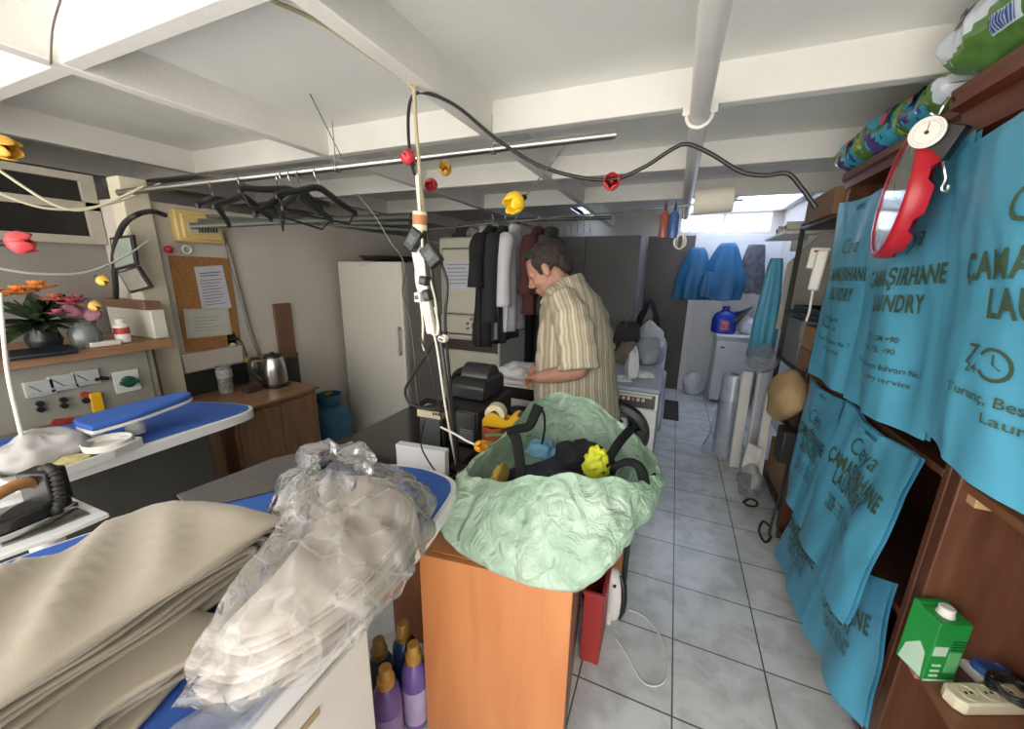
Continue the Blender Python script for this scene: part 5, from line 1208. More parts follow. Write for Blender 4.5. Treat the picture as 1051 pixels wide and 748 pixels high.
part('housing', MB().box((-.022, 0, -.02), (.022, d.length, .0), M), t, m=white_pl, bevel=.006)
for k in range(4): part('socket', MB().lathe([(.018, 0), (.018, .004), (.014, .004), (.013, .001), (.001, .001)], (0, .05+k*.085, 0), 20, M), t, m=cream_pl)
def adapter(label, px, py, w, h, d, rot, m=charcoal, y=1.26):
    c = pq(px, py, y); t = thing('power_adapter', label, 'adapter', c, 0, 'adapters in the cable bunch')
    M = Matrix.Translation(c) @ Matrix.Rotation(rot, 4, 'Y')
    part('body', MB().cbox((0, 0, 0), (w, d, h), M), t, m=m, bevel=.006)
    part('label', MB().cbox((0, -d/2-.0005, 0), (w*.6, .001, h*.4), M), t, m=mat('adapter_label', '55585a', .5))
    part('prong_base', MB().cyl(M @ Vector((0, d/2, 0)), M @ Vector((0, d/2+.012, 0)), .016, 14), t, m=m)
adapter('upper black power adapter tilted left in cable bunch', 425, 246, .052, .085, .035, .65)
adapter('lower black power adapter tilted right in the cable bunch', 443, 262, .06, .085, .035, -.65)
adapter('small round-cornered black plug below the two big adapters', 436, 288, .035, .035, .04, .2)
adapter('white cube charger on left of the socket strip', 430, 305, .03, .04, .03, .0, white_pl)
adapter('small black plug at bottom of the socket strip', 439, 303, .03, .045, .035, -.3)
adapter('white plug lying loose at the lower end of white cable', 454, 348, .035, .022, .02, .2, white_pl)
t = thing('wall_timer', 'terracotta and cream cylinder plug above the black adapters', 'plug', pq(430, 225))
c0, c1 = pq(431, 237, 1.28), pq(431, 217, 1.28)
part('body', MB().cyl(c0, c1, .028, 20), t, m=cream_pl, bevel=.004); part('band', MB().cyl(c0*.7+c1*.3, c0*.2+c1*.8, .0285, 20), t, m=mat('terracotta', 'b4764e', .6))
for lab, px, py, y, col, d in (('red flower light just left of the post top', 420, 163, 1.28, 'c63a44', (-.3, -.5, .6)), ('small red flower light right of the post under the rail', 443, 189, 1.5, 'a52f3c', (.1, -.6, -.4)), ('small yellow flower light next to small red one right of post', 457, 174, 1.5, 'c9a043', (.3, -.8, .3)), ('large yellow flower light hanging left of the mans head', 530, 207, 1.3, 'e3b81f', (-.5, -.6, -.45)), ('red flower light in the middle of the black arching cable', 628, 187, 1.36, 'c8433f', (.1, -.9, .1)), ('orange flower light at the bag edge in front of desk', 492, 458, 1.12, 'd99a22', (.7, -.3, .3))):
    flower(lab, oy(px, py, y), col, d, {'e3b81f': .034, 'd99a22': .02}.get(col, .025))
cab('thin wire from rail down to the large yellow flower', [(580, 150), (560, 175), (540, 200)], .002, mat('grey_cable', '4f4c48', .5), 1.32)
cab('thin cord through the cable bunch to orange flower', [(452, 438), (468, 446), (480, 453), (490, 457)], .004, whitec, 1.14)
cab('cable pair stapled along the joist to the ceiling post', [(278, 0, .84), (330, 24, 1.0), (380, 58, 1.15), (412, 80, 1.26), (425, 92, 1.3)], .006, mat('cream_conduit', 'b7a987', .5))
cab('thin brown wire crossing the ceiling board at upper left', [(275, 0, 1.0), (290, 40, 1.2), (320, 100, 1.5), (350, 160, 1.75)], .0025, mat('brown_wire', '6b6259', .6))
cab('thin wire dangling under the front joist crossing', [(62, 0, .7), (54, 30, .72), (52, 66, .735)], .003, mat('brown_wire', '6b6259', .6))
cab('thin cord hanging from rail down to refrigerator', [(365, 197, 1.8), (385, 222, 2.0), (402, 250, 2.2), (412, 262, 2.38)], .003, whitec)
# ================================================================ the man at the washing machines
def remeshed(mb, name, voxel=.005, smooth_it=3, fac=.5):
    """union of overlapping closed shells grown into one continuous skin"""
    me = mb.mesh(name, None, 180)
    o = bpy.data.objects.new(name, me); C.objects.link(o)
    m = o.modifiers.new('r', 'REMESH'); m.mode = 'VOXEL'; m.voxel_size = voxel
    s = o.modifiers.new('s', 'SMOOTH'); s.factor = fac; s.iterations = smooth_it
    dg = bpy.context.evaluated_depsgraph_get(); dg.update()
    out = bpy.data.meshes.new_from_object(o.evaluated_get(dg))
    bpy.data.objects.remove(o); bpy.data.meshes.remove(me)
    return out
def part_mesh(name, me, parent, m, label=None):
    me.transform(FR[parent.name].inverted()); me.materials.clear(); me.materials.append(m)
    me.polygons.foreach_set('use_smooth', [True]*len(me.polygons)); me.update()
    o = bpy.data.objects.new(name, me); C.objects.link(o); o.parent = parent; FR[o.name] = FR[parent.name]
    if label: o['label'] = label
    return o
def limb(mb, pts, rs, n=14, k=6):
    P = smooth_path(pts, k); m = len(pts)-1; R = []
    for i in range(len(P)):
        t = i/k; a = min(int(t), m-1); f = t-a; R.append(rs[a]*(1-f)+rs[a+1]*f)
    mb.tube(P, R, n)
    mb.ball(P[0], R[0]*.99, 14, 10); mb.ball(P[-1], R[-1]*.99, 14, 10)
skin = mat('skin', 'a87a66', .5, var=.07, scale=14, spec=.4)
Y0 = 1.95
man = thing('person', 'man in a striped beige tunic looking down at his hands', 'person', (-.46, Y0, 0))
hf = Vector((-.86, -.10, -.50)).normalized(); hs = Vector((0, 0, 1)).cross(hf); hs = Vector((hs.x, hs.y, 0)).normalized(); hu = hf.cross(hs)
HC = Vector((-.632, Y0, 1.582))
HM = Matrix.Identity(4)
for i in range(3): HM[i][0], HM[i][1], HM[i][2], HM[i][3] = hf[i], hs[i], hu[i], HC[i]
HM = HM @ Matrix.Scale(1.09, 4)
body = MB()
def hb(c, r, **k): body.ball(c, r, 22, 16, M=HM)
hb((-.012, 0, .03), (.100, .077, .084)); hb((.03, 0, -.03), (.060, .060, .088)); hb((.036, 0, -.08), (.048, .050, .042)); hb((.066, 0, -.102), (.021, .024, .02))
for s_ in (-1, 1):
    hb((.056, s_*.036, -.040), (.027, .024, .030)); hb((.073, s_*.030, .000), (.013, .016, .010)); hb((.100, s_*.011, -.046), (.011, .009, .009))
    hb((-.006, s_*.079, -.012), (.019, .009, .033)); hb((-.002, s_*.081, -.034), (.010, .007, .014)); hb((.0, s_*.03, -.075), (.04, .028, .035))
hb((.080, 0, .018), (.018, .048, .011)); hb((.088, 0, -.072), (.010, .023, .0055)); hb((.086, 0, -.084), (.011, .020, .006)); hb((.078, 0, -.093), (.012, .02, .008))
body.tube([HM @ Vector(p) for p in ((.086, 0, .012), (.098, 0, -.018), (.112, 0, -.040), (.105, 0, -.050))], [.009, .010, .0135, .009], 12)
nb = Vector((-.50, Y0, 1.40))
limb(body, [HM @ Vector((-.02, 0, -.02)), HM @ Vector((-.025, 0, -.085)), Vector((-.525, Y0, 1.455)), nb], [.062, .056, .060, .085])
# trunk under the clothes
body.loft([[Vector((cx_+math.cos(2*PI*j/24)*rx, Y0+math.sin(2*PI*j/24)*ry, z)) for j in range(24)] for z, cx_, rx, ry in ((.82, -.45, .12, .15), (1.0, -.46, .15, .165), (1.2, -.475, .15, .17), (1.36, -.475, .125, .18), (1.44, -.49, .08, .13), (1.47, -.50, .05, .07))])
ARM = {}
for nm, sy, elbow, wrist in (('near', -1, Vector((-.375, 1.70, 1.125)), Vector((-.580, 1.728, 1.050))), ('far', 1, Vector((-.405, 2.165, 1.11)), Vector((-.655, 2.03, 1.05)))):
    sh = Vector((-.47, Y0+sy*.185, 1.40)); ARM[nm] = (sh, elbow, wrist)
    limb(body, [sh, sh*.5+elbow*.5+Vector((.005, sy*.01, 0)), elbow], [.062, .056, .046])
    limb(body, [elbow, elbow*.6+wrist*.4+Vector((0, sy*.006, -.006)), wrist], [.047, .043, .029])
def hand(wrist, d, side, curl, spread=1.0, sz=1.0):
    """d = palm direction, side = towards the little finger, n = back of the hand"""
    d = d.normalized(); side = (side-d*side.dot(d)).normalized(); n = d.cross(side).normalized()
    if n.z < 0: n = -n
    pc = wrist+d*.048*sz
    M = Matrix.Identity(4)
    for i in range(3): M[i][0], M[i][1], M[i][2], M[i][3] = d[i], side[i], n[i], pc[i]
    body.ball((0, 0, 0), (.052*sz, .040*sz, .016*sz), 18, 12, M=M)
    body.ball((.028*sz, 0, .002), (.022*sz, .039*sz, .013*sz), 16, 10, M=M)
    limb(body, [wrist-d*.02, wrist+d*.025], [.027, .026], 12)
    for k, (off, ln) in enumerate(((-.030, .074), (-.010, .082), (.011, .077), (.030, .060))):
        p = Vector((.040, off, .0))*sz; a = 0; pts = [M @ (p-Vector((.012, 0, 0)))]
        for seg, fr_ in enumerate((.45, .32, .25)):
            a += curl[seg]+.06*k
            p = p+Vector((math.cos(a), .05*off/.03*spread, -math.sin(a)))*ln*fr_*sz
            pts.append(M @ p)
        limb(body, pts, [.0098, .0092, .0085, .0074], 10, 4)
    t0 = Vector((-.014, -.034, -.004))*sz
    limb(body, [M @ t0, M @ (t0+Vector((.026, -.020, -.012))*sz), M @ (t0+Vector((.052, -.018, -.026))*sz), M @ (t0+Vector((.070, -.008, -.036))*sz)], [.014, .0115, .0098, .008], 10, 4)
hand(ARM['near'][2], Vector((-.66, .72, -.22)), Vector((-.55, -.8, 0)), (.35, .75, .5))
hand(ARM['far'][2], Vector((-.25, -.95, -.2)), Vector((-.95, .25, .0)), (.45, .8, .5))
for s_ in (-1, 1):
    limb(body, [Vector((-.45, Y0+s_*.09, .88)), Vector((-.45, Y0+s_*.105, .50)), Vector((-.42, Y0+s_*.11, .09))], [.095, .062, .042])
    limb(body, [Vector((-.42, Y0+s_*.11, .06)), Vector((-.50, Y0+s_*.115, .045)), Vector((-.59, Y0+s_*.12, .035))], [.042, .038, .03])
part_mesh('body', remeshed(body, 'body', .0055, 2), man, skin)
# hair
hr = MB()
def hairball(c, r, seed=0):
    hr.ball(c, r, 30, 22, M=HM, fn=lambda p: p+(p-Vector(c)).normalized()*(.006*nz(p, 70, seed)+.003*nz(p, 160, seed)))
hairball((-.024, 0, .040), (.101, .083, .086)); hairball((.040, 0, .088), (.040, .060, .028), 2); hairball((-.085, 0, -.01), (.04, .06, .065), 3)
for s_ in (-1, 1): hairball((.0, s_*.071, .035), (.045, .013, .045), 4); hairball((.022, s_*.069, .0), (.010, .008, .03), 5)
part_mesh('hair', remeshed(hr, 'hair', .004, 1), man, mat('dark_brown_hair', '2c231e', .7, var=.35, scale=60, bump=.6, bscale=140))
for s_ in (-1, 1):
    part('eyebrow', MB().tube([HM @ Vector(p) for p in ((.094, s_*.012, .016), (.0945, s_*.03, .022), (.082, s_*.048, .016))], [.003, .0045, .002], 8), man, m=mat('dark_brown_hair', '2c231e'))
    part('eyelid_line', MB().tube([HM @ Vector(p) for p in ((.0845, s_*.018, -.005), (.0865, s_*.03, -.007), (.078, s_*.044, -.004))], [.0016, .0026, .0014], 8), man, m=mat('dark_lash', '241a18', .6))
part('lips', MB().tube([HM @ Vector(p) for p in ((.086, -.022, -.079), (.0965, 0, -.078), (.086, .022, -.079))], [.0025, .0045, .0025], 8), man, m=mat('lip_tone', '8d5a50', .5))
# tunic: vertical stripes run down the cloth
tm = bpy.data.materials.new('striped_beige_cotton'); tm.use_nodes = True; nt = tm.node_tree; N = nt.nodes; L = nt.links; b = N['Principled BSDF']
tc = N.new('ShaderNodeTexCoord'); sp = N.new('ShaderNodeSeparateXYZ'); L.new(tc.outputs['Object'], sp.inputs[0])
def mth(op, a, v=None, b_=None):
    n = N.new('ShaderNodeMath'); n.operation = op
    for i, q in enumerate((a, v if v is not None else b_)):
        if q is None: continue
        if isinstance(q, (int, float)): n.inputs[i].default_value = q
        else: L.new(q, n.inputs[i])
    return n.outputs[0]
nzn = N.new('ShaderNodeTexNoise'); nzn.inputs['Scale'].default_value = 5; L.new(tc.outputs['Object'], nzn.inputs['Vector'])
s0 = mth('ADD', mth('MULTIPLY', sp.outputs['X'], 1.0), mth('MULTIPLY', sp.outputs['Y'], .75)); s0 = mth('ADD', s0, mth('MULTIPLY', nzn.outputs['Fac'], .02))
w1 = mth('SINE', mth('MULTIPLY', s0, 330.0)); w2 = mth('SINE', mth('MULTIPLY', s0, 118.0))
st = mth('ADD', mth('MULTIPLY', w1, .28), mth('MULTIPLY', w2, .22)); st = mth('ADD', st, .5)
rp = N.new('ShaderNodeValToRGB'); e = rp.color_ramp.elements
e[0].position = .15; e[0].color = (*rgb('938872'), 1); e[1].position = .85; e[1].color = (*rgb('c6bca5'), 1)
k = e.new(.5); k.color = (*rgb('a59a84'), 1)
L.new(st, rp.inputs['Fac']); L.new(rp.outputs['Color'], b.inputs['Base Color']); b.inputs['Roughness'].default_value = .9
tu = MB()
prof = [  # z, front x, back x, half width
    (.70, -.665, -.185, .235), (.80, -.66, -.20, .230), (.93, -.66, -.215, .222), (1.08, -.655, -.25, .210), (1.20, -.65, -.27, .205),
    (1.30, -.645, -.295, .203), (1.38, -.635, -.325, .202), (1.44, -.625, -.355, .19), (1.485, -.605, -.40, .150), (1.515, -.59, -.435, .105), (1.535, -.58, -.455, .082)]
rings = []
for z, xf, xb, hw in prof:
    cx_ = (xf+xb)/2; rx = (xb-xf)/2; r_ = []
    for j in range(64):
        a = 2*PI*j/64; ca, sa = math.cos(a), math.sin(a); pw = .92
        dx = math.copysign(abs(ca)**pw, ca)*rx; dy = math.copysign(abs(sa)**pw, sa)*hw
        fold = (1+.035*math.sin(a*7+z*6)*max(0, 1.25-z)+.018*nz((ca*2.5, sa*2.5, z*5), 1.2, 3)*(1 if z < 1.45 else .2))
        zz = z-(.02*(-ca) if z > 1.5 else 0)-(.03*max(0, -ca) if z > 1.52 else 0)
        r_.append(Vector((cx_+dx*fold, Y0+dy*fold, zz)))
    rings.append(r_)
tu.loft(rings, True, True)
for nm, sy in (('near', -1), ('far', 1)):
    sh, el, wr = ARM[nm]
    end = Vector((-.372, el.y+sy*.012, 1.125))
    limb_pts = smooth_path([Vector((-.50, Y0+sy*.13, 1.425)), Vector((-.455, Y0+sy*.185, 1.38)), Vector((-.405, Y0+sy*.222, 1.27)), end], 6)
    RR = [.075+.004*math.sin(i*1.3) if i < 6 else .078+.005*math.sin(i*1.9)+.0008*i for i in range(len(limb_pts))]
    tu.tube(limb_pts, RR, 22)
tme = remeshed(tu, 'tunic', .008, 2)
for v in tme.vertices:
    p = v.co; v.co = p+v.normal*(.007*nz(p, 14, 2)+.006*(ridge((p.x, p.y, p.z*1.6), 7, 5)-.5)+.004)
part_mesh('tunic', tme, man, tm)
part('collar', MB().tube(smooth_path([Vector((-.455, Y0, 1.545)), Vector((-.49, Y0-.07, 1.525)), Vector((-.575, Y0-.07, 1.475)), Vector((-.655, Y0-.0, 1.40)), Vector((-.575, Y0+.07, 1.475)), Vector((-.49, Y0+.07, 1.525)), Vector((-.455, Y0, 1.545))], 6), .007, 8), man, m=mat('cream_collar', 'c9c1ad', .9))
for s_ in (-1, 1):
    tr = MB(); limb(tr, [Vector((-.45, Y0+s_*.09, .90)), Vector((-.45, Y0+s_*.105, .50)), Vector((-.42, Y0+s_*.11, .09))], [.11, .085, .07], 18)
    part('trouser_leg', tr, man, m=mat('dark_trousers', '3a3833', .9, var=.1), smooth=180)
    sh_ = MB(); limb(sh_, [Vector((-.395, Y0+s_*.11, .045)), Vector((-.50, Y0+s_*.115, .045)), Vector((-.62, Y0+s_*.12, .04))], [.045, .046, .038], 14)
    for p in sh_.v: p.z = max(p.z, .002)
    part('shoe', sh_, man, m=mat('black_leather', '1f1c1a', .4), smooth=180)
# ================================================================ foreground: ironing tables, linen, desk, green bag
blue_c = mat('royal_blue_cover', '3159a6', .85, var=.07, scale=5, bump=.15, bscale=160)
white_lam = mat('white_lacquered_board', 'd6d5d2', .4, var=.03)
cab_white = mat('cream_white_panel', 'cbc5bb', .5, var=.04)
def rnd(poly, r=.0, n=5): return smooth_path(list(poly)+[poly[0]], n)[:-1]
def inset(poly, d):
    c = sum(poly, Vector((0, 0, 0)))/len(poly); return [p+(c-p).normalized()*d for p in poly]
def slab(poly, z0, z1): return MB().prism([(p.x, p.y) for p in poly], z1-z0, Matrix.Translation((0, 0, z0)))
TZ = .90
out1 = rnd([Vector(p) for p in ((-1.36, -.25, 0), (-1.35, .0, 0), (-1.345, .22, 0), (-1.25, .49, 0), (-1.08, .76, 0), (-.93, .915, 0), (-.76, .975, 0), (-.64, .97, 0), (-.575, .93, 0), (-.545, .84, 0), (-.515, .65, 0), (-.505, .3, 0), (-.50, .0, 0), (-.50, -.25, 0))])
t = thing('ironing_table', 'large ironing table with blue cover under the folded linen', 'ironing table', (-.9, .3, 0))
part('board', slab(out1, TZ-.045, TZ-.004), t, m=white_lam, bevel=.004)
part('cover', slab(inset(out1, .020), TZ-.004, TZ), t, m=blue_c, label='blue cloth cover')
t1 = t
part('cabinet', MB().box((-1.22, -.25, .06), (-.545, .50, TZ-.046)), t, m=cab_white, bevel=.004)
part('side_panel', MB().box((-.545, -.24, .10), (-.535, .49, .80)), t, m=cab_white, bevel=.003)
part('vent_slot', MB().box((-.536, .28, .74), (-.532, .36, .755)), t, m=mat('tan_slot', '9b8460', .5))
part('support_arm', MB().box((-.95, .5, .60), (-.85, .86, TZ-.046)), t, m=cab_white, bevel=.004)
part('plinth', MB().box((-1.18, -.2, 0), (-.6, .45, .06)), t, m=dgrey)
# second ironing table
TZ2 = .88
out2 = rnd([Vector(p) for p in ((-1.84, .0, 0), (-1.84, .4, 0), (-1.84, .85, 0), (-1.845, 1.06, 0), (-1.88, 1.14, 0), (-1.97, 1.155, 0), (-2.15, 1.11, 0), (-2.28, 1.02, 0), (-2.37, .8, 0), (-2.40, .4, 0), (-2.40, .0, 0))])
t = thing('ironing_table', 'smaller ironing table with blue cover beside the control cabinet', 'ironing table', (-2.1, .6, 0))
part('board', slab(out2, TZ2-.05, TZ2-.004), t, m=white_lam, bevel=.005)
part('cover', slab(inset(out2, .018), TZ2-.004, TZ2), t, m=blue_c, label='blue cloth cover')
part('cabinet', MB().box((-2.36, .02, .06), (-1.98, .98, TZ2-.051)), t, m=mat('dark_machine_body', '3b3b37', .5, var=.1), bevel=.006)
part('plinth', MB().box((-2.3, .05, 0), (-2.02, .9, .06)), t, m=dgrey)
# tray, sleeve board, cloth, bowl on it
a = [oz(*p, TZ2+.002) for p in ((-8, 498), (58, 448), (146, 456), (118, 470), (20, 505))]
t = thing('tray', 'white shallow tray on near end of the smaller ironing table', 'tray', sum(a, Vector())/5)
pl_ = [(p.x, p.y) for p in a]
part('base', MB().prism(pl_, .006, Matrix.Translation((0, 0, TZ2+.001))), t, m=white_lam)
mb = MB(); n = len(a)
for i in range(n):
    p, q = a[i], a[(i+1) % n]; d = (q-p).normalized(); s_ = Vector((-d.y, d.x, 0))*.004
    mb.add([p+s_, q+s_, q-s_, p-s_]+[v+Vector((0, 0, .03)) for v in (p+s_, q+s_, q-s_, p-s_)], [(0, 1, 2, 3), (4, 5, 6, 7), (0, 1, 5, 4), (1, 2, 6, 5), (2, 3, 7, 6), (3, 0, 4, 7)])
part('rim', mb, t, m=white_lam)
pa, pb = oz(84, 434, .985), oz(196, 404, 1.0); d = (pb-pa); d.z = 0; L_ = d.length; M = frame(Vector((pa.x, pa.y, .965)), d, Vector((-d.y, d.x, 0))) @ Matrix.Rotation(-.07, 4, 'Y')
t = thing('sleeve_board', 'narrow blue padded sleeve board raised over smaller ironing table', 'sleeve board', pa)
so = rnd([Vector(p) for p in ((0, -.075, 0), (.12, -.085, 0), (L_*.6, -.07, 0), (L_*.9, -.045, 0), (L_, 0, 0), (L_*.9, .045, 0), (L_*.6, .07, 0), (.12, .085, 0), (0, .075, 0))], 0, 4)
part('pad', MB().prism([(p.x, p.y) for p in so], .022, M), t, m=blue_c, bevel=.006, label='blue padded top')
part('board', MB().prism([(p.x, p.y*.96) for p in so], .014, M @ Matrix.Translation((0, 0, -.016))), t, m=white_lam, bevel=.004)
part('stand', MB().cyl(M @ Vector((.14, 0, -.016)), Vector(((M @ Vector((.14, 0, 0))).x, (M @ Vector((.14, 0, 0))).y, TZ2+.011)), .03, 16), t, m=white_lam)
c = oz(112, 460, TZ2+.009)
t = thing('white_bowl', 'white round bowl beneath the raised sleeve board', 'bowl', c)
part('bowl', MB().lathe([(.05, 0), (.066, .01), (.070, .035), (.066, .036), (.06, .012), (.001, .008)], c, 32), t, m=white_pl)
cloth_pile('white cloth bundle on tray at the left frame edge', oz(44, 470, TZ2+.009), (.095, .11, .085), 21.0, mat('white_linen', 'aeaaa6', .9, var=.04))
cloth_pile('small yellowish rag next to the white cloth bundle', oz(72, 474, TZ2+.009), (.04, .05, .016), 23.0, mat('yellowish_rag', 'b9ad7c', .9))
# small white shelf and steam iron
sh_p = [oz(*p, .855) for p in ((-15, 575), (-15, 520), (52, 500), (112, 526), (60, 548))]
SZ = .855
t = thing('iron_stand', 'white low stand carrying the steam iron left of table', 'iron stand', sum(sh_p, Vector())/5)
part('stand_top', MB().prism([(p.x, p.y) for p in sh_p], .014, Matrix.Translation((0, 0, SZ-.015))), t, m=white_lam, bevel=.003)
q = sum(sh_p, Vector())/5
part('stand_post', MB().cyl((q.x, q.y, 0), (q.x, q.y, SZ-.0155), .035, 16), t, m=white_lam)
part('silver_pad', MB().prism([(p.x*.72+q.x*.28, p.y*.72+q.y*.28) for p in sh_p], .004, Matrix.Translation((0, 0, SZ))), t, m=mat('crumpled_silver_pad', '8f8c86', .3, .9, var=.25, scale=30, bump=.5, bscale=30))
hp = oz(35, 535, SZ+.005); tipd = (oz(0, 556, SZ)-hp); tipd.z = 0; M = frame(Vector((hp.x, hp.y, SZ+.005)), tipd, Vector((-tipd.y, tipd.x, 0)))
t = thing('steam_iron', 'black industrial steam iron with wooden handle on its stand', 'iron', hp)
so = [(-.07, -.05), (.02, -.052), (.08, -.03), (.115, 0), (.08, .03), (.02, .052), (-.07, .05)]
part('soleplate', MB().prism(so, .018, M), t, m=steel, bevel=.003)
part('body', MB().loft([[(x*.92, y*.9, z) for x, y in so] for z in (.018, .03)]+[[(x*.75-.01, y*.8, .05) for x, y in so]], M=M).box((-.075, -.04, .03), (-.02, .04, .135), M), t, m=black_pl, bevel=.006)
part('handle', MB().tube(smooth_path([Vector((-.03, 0, .10)), Vector((.0, 0, .118)), Vector((.05, 0, .118)), Vector((.10, 0, .105))]), .015, 12, M=M), t, m=wood('handle_wood', '9a6a40', 'b98552', axis=0), label='wooden handle')
part('front_post', MB().box((.07, -.01, .03), (.09, .01, .105), M), t, m=black_pl, bevel=.003)
pts = [oz(38, 488, .97), oz(48, 480, 1.0), oz(56, 486, .99), oz(60, 500, .95), oz(61, 515, .91), oz(58, 526, .88)]
P = smooth_path(pts, 10); part('steam_hose', MB().tube(P, [.011+.003*math.sin(i*1.9) for i in range(len(P))], 10), t, m=blk_rub)
crumple('crumpled clear plastic sheets on floor bin between the ironing tables', (max(oz(183, 500, .42).x, -1.62), oz(183, 500, .42).y, .44), (.13, .12, .08), 31.0, mat('milky_plastic', 'bdbbb5', .35, var=.1), 'plastic_sheets', .35, .37)
q = oz(183, 500, .42); q.x = max(q.x, -1.62)
solo('waste_crate', MB().box((q.x-.16, q.y-.16, .0), (q.x+.16, q.y+.16, .37)), 'dark crate under the crumpled plastic between ironing tables', 'crate', m=mat('dark_crate', '4a4640', .6, var=.1), bevel=.01)
# dark cloth strip on the blue cover
a = [oz(*p, TZ+.006) for p in ((181, 508), (232, 489), (300, 466), (345, 480), (300, 498), (206, 519))]
P = rnd([Vector((p.x, p.y, 0)) for p in a], 0, 3)
solo('pressing_cloth', slab(P, TZ+.0005, TZ+.008), 'dark grey pressing cloth lying on the blue cover behind linen', 'cloth', m=mat('dark_grey_wool', '57524f', .95, var=.08, bump=.2), bevel=.003)
# folded beige curtain ------------------------------------------------------------------------------
linen = mat('beige_curtain_fabric', '9d927f', .5, var=.05, scale=3, bump=.04, bscale=260, sheen=.3)
linen2 = mat('inner_beige_fabric', 'cfc4b6', .8, var=.06, scale=4, bump=.12, bscale=220)
def u_sheet(ybend, zmid, half, xf, xb, yend, th, seed, droop=0, wav=1.0, slant=.35, mid=linen, crown=.0, taper=.35, rag=.004, zlow=None):
    """one folded cloth layer: a U in (y, z) with its bend at y = ybend, pulled out across x"""
    prof = []; n1 = 34
    for i in range(n1): prof.append((yend+(ybend-half-yend)*i/(n1-1), -half))
    for i in range(1, 10): a = -PI/2+PI*i/10; prof.append((ybend-half+math.cos(a)*half*1.1, math.sin(a)*half))
    for i in range(n1): prof.append((ybend-half-(ybend-half-yend)*i/(n1-1), half))
    nx = 40; m = len(prof)
    def S(i, j):
        y, dz = prof[i]; f = (ybend-y)/(ybend-yend); v = j/nx
        k = 1-taper*f                                     # layers press together away from the bend
        x = xf+(xb-xf)*v
        z = zmid+dz*k
        top = 1 if dz > 0 else .12
        edge = min(1, v*5)
        z += top*wav*(.036*(1-abs(math.sin((y*1.0+x*.95)*23+seed+1.3*nz((x*2.2, y*2.2, 0), 1, seed)))**.75-.4)*min(1, f*3.2)*edge+.010*nz((x*5, y*5, seed), 1, seed)*edge)
        z += crown*math.sin(PI*min(1, v*1.1))*(1 if dz > 0 else .3)
        z -= max(0, v-.78)/.22*(.045*wav)*(1 if dz > 0 else .4)
        z -= droop*f*f
        x += rag*math.sin(y*31+seed*2+dz*60)+.009*nz((y*5, dz*20, seed), 1, seed)-.03*f*0+slant*(half+dz)*(1 if v < .5 else 0)*(1-v*2)
        y2 = y-.10*v*max(0, 1-f*2.2)
        if zlow is not None: z = max(z, zlow)
        return Vector((x, y2, z))
    mb = MB(); vs = [S(i, j) for i in range(m) for j in range(nx+1)]
    fs = [(i*(nx+1)+j, i*(nx+1)+j+1, (i+1)*(nx+1)+j+1, (i+1)*(nx+1)+j) for i in range(m-1) for j in range(nx)]
    mb.add(vs, fs)
    return mb
t = thing('folded_curtain', 'large folded beige curtain in several layers at lower left', 'curtain', (-.9, .1, TZ))
part('outer_fold', u_sheet(.460, 1.012, .058, -.715, -1.02, -.42, .006, 1.0, crown=.02), t, m=linen, solid=.007, smooth=180)
part('inner_fold', u_sheet(.440, 1.011, .042, -.722, -1.00, -.42, .006, 1.0, crown=.016, wav=.75), t, m=linen, solid=.006, smooth=180)
part('inner_fold', u_sheet(.420, 1.010, .026, -.729, -1.00, -.42, .006, 1.0, crown=.012, wav=.6), t, m=linen, solid=.006, smooth=180)
part('inner_fold', u_sheet(.400, 1.008, .011, -.726, -1.00, -.42, .006, 1.0, crown=.008, wav=.5), t, m=linen, solid=.006, smooth=180)
part('lower_fold', u_sheet(.315, .936, .024, -.655, -1.05, -.42, .006, 2.4, crown=.012, wav=.35, slant=.2, rag=.014, zlow=.907), t, m=linen, solid=.007, smooth=180)
part('lower_inner_fold', u_sheet(.285, .932, .011, -.662, -1.04, -.42, .006, 3.4, crown=.008, wav=.25, slant=.2, rag=.012, zlow=.909), t, m=linen, solid=.006, smooth=180)
# plastic bag of linen -------------------------------------------------------------------------------
FP = [Vector(p) for p in ((-.615, .205, 0), (-.535, .225, 0), (-.475, .34, 0), (-.462, .49, 0), (-.49, .63, 0), (-.57, .735, 0), (-.68, .78, 0), (-.80, .76, 0), (-.91, .69, 0), (-.95, .59, 0), (-.88, .53, 0), (-.735, .50, 0), (-.672, .41, 0), (-.640, .30, 0))]
FPs = smooth_path(FP+[FP[0]], 10)[:-1]; fc = sum(FP, Vector())/len(FP)
t = thing('linen_bag', 'clear plastic bag full of folded beige linen on ironing table', 'bag', (fc.x, fc.y, TZ))
def turned(mb, a, c):
    R_ = Matrix.Translation(c) @ Matrix.Rotation(a, 4, 'Z') @ Matrix.Translation(-c); mb.v = [R_ @ p for p in mb.v]; return mb
hc = Vector((-.60, .50, 0))
def fp_pt(i, k, c): p = FPs[i]; return c+(p-c)*k
for k, (sc_, z0, hh) in enumerate(((.93, .004, .032), (.90, .037, .030), (.83, .068, .026))):
    mb = MB(); rings = []; lob = []
    for q in range(2):
        for zz, e in ((0, -.014), (.12, -.004), (.3, .0025), (.5, .004), (.72, .002), (.9, -.005)): lob.append(((q+zz)/2*hh, e))
    lob += [(hh, -.016), (hh+.001, -.05), (hh+.001, -.11)]
    for zz, e in lob:
        r_ = []
        for i, p in enumerate(FPs):
            c = hc.lerp(fc, .5); d = p-c; l = d.length; d = d/l
            w_ = 1+.022*nz((d.x*2.2, d.y*2.2, k*5), 1.3, k)+.010*math.sin(i*.23+k*2.0)
            q = c+d*(l*sc_*w_+e)
            r_.append(Vector((q.x, q.y, TZ+z0+zz+.006*nz((q.x*4, q.y*4, k), 1, 3)*min(1, k+.3))))
        rings.append(r_)
    mb.loft(rings)
    part('linen_fold', mb, t, m=linen2, smooth=180)
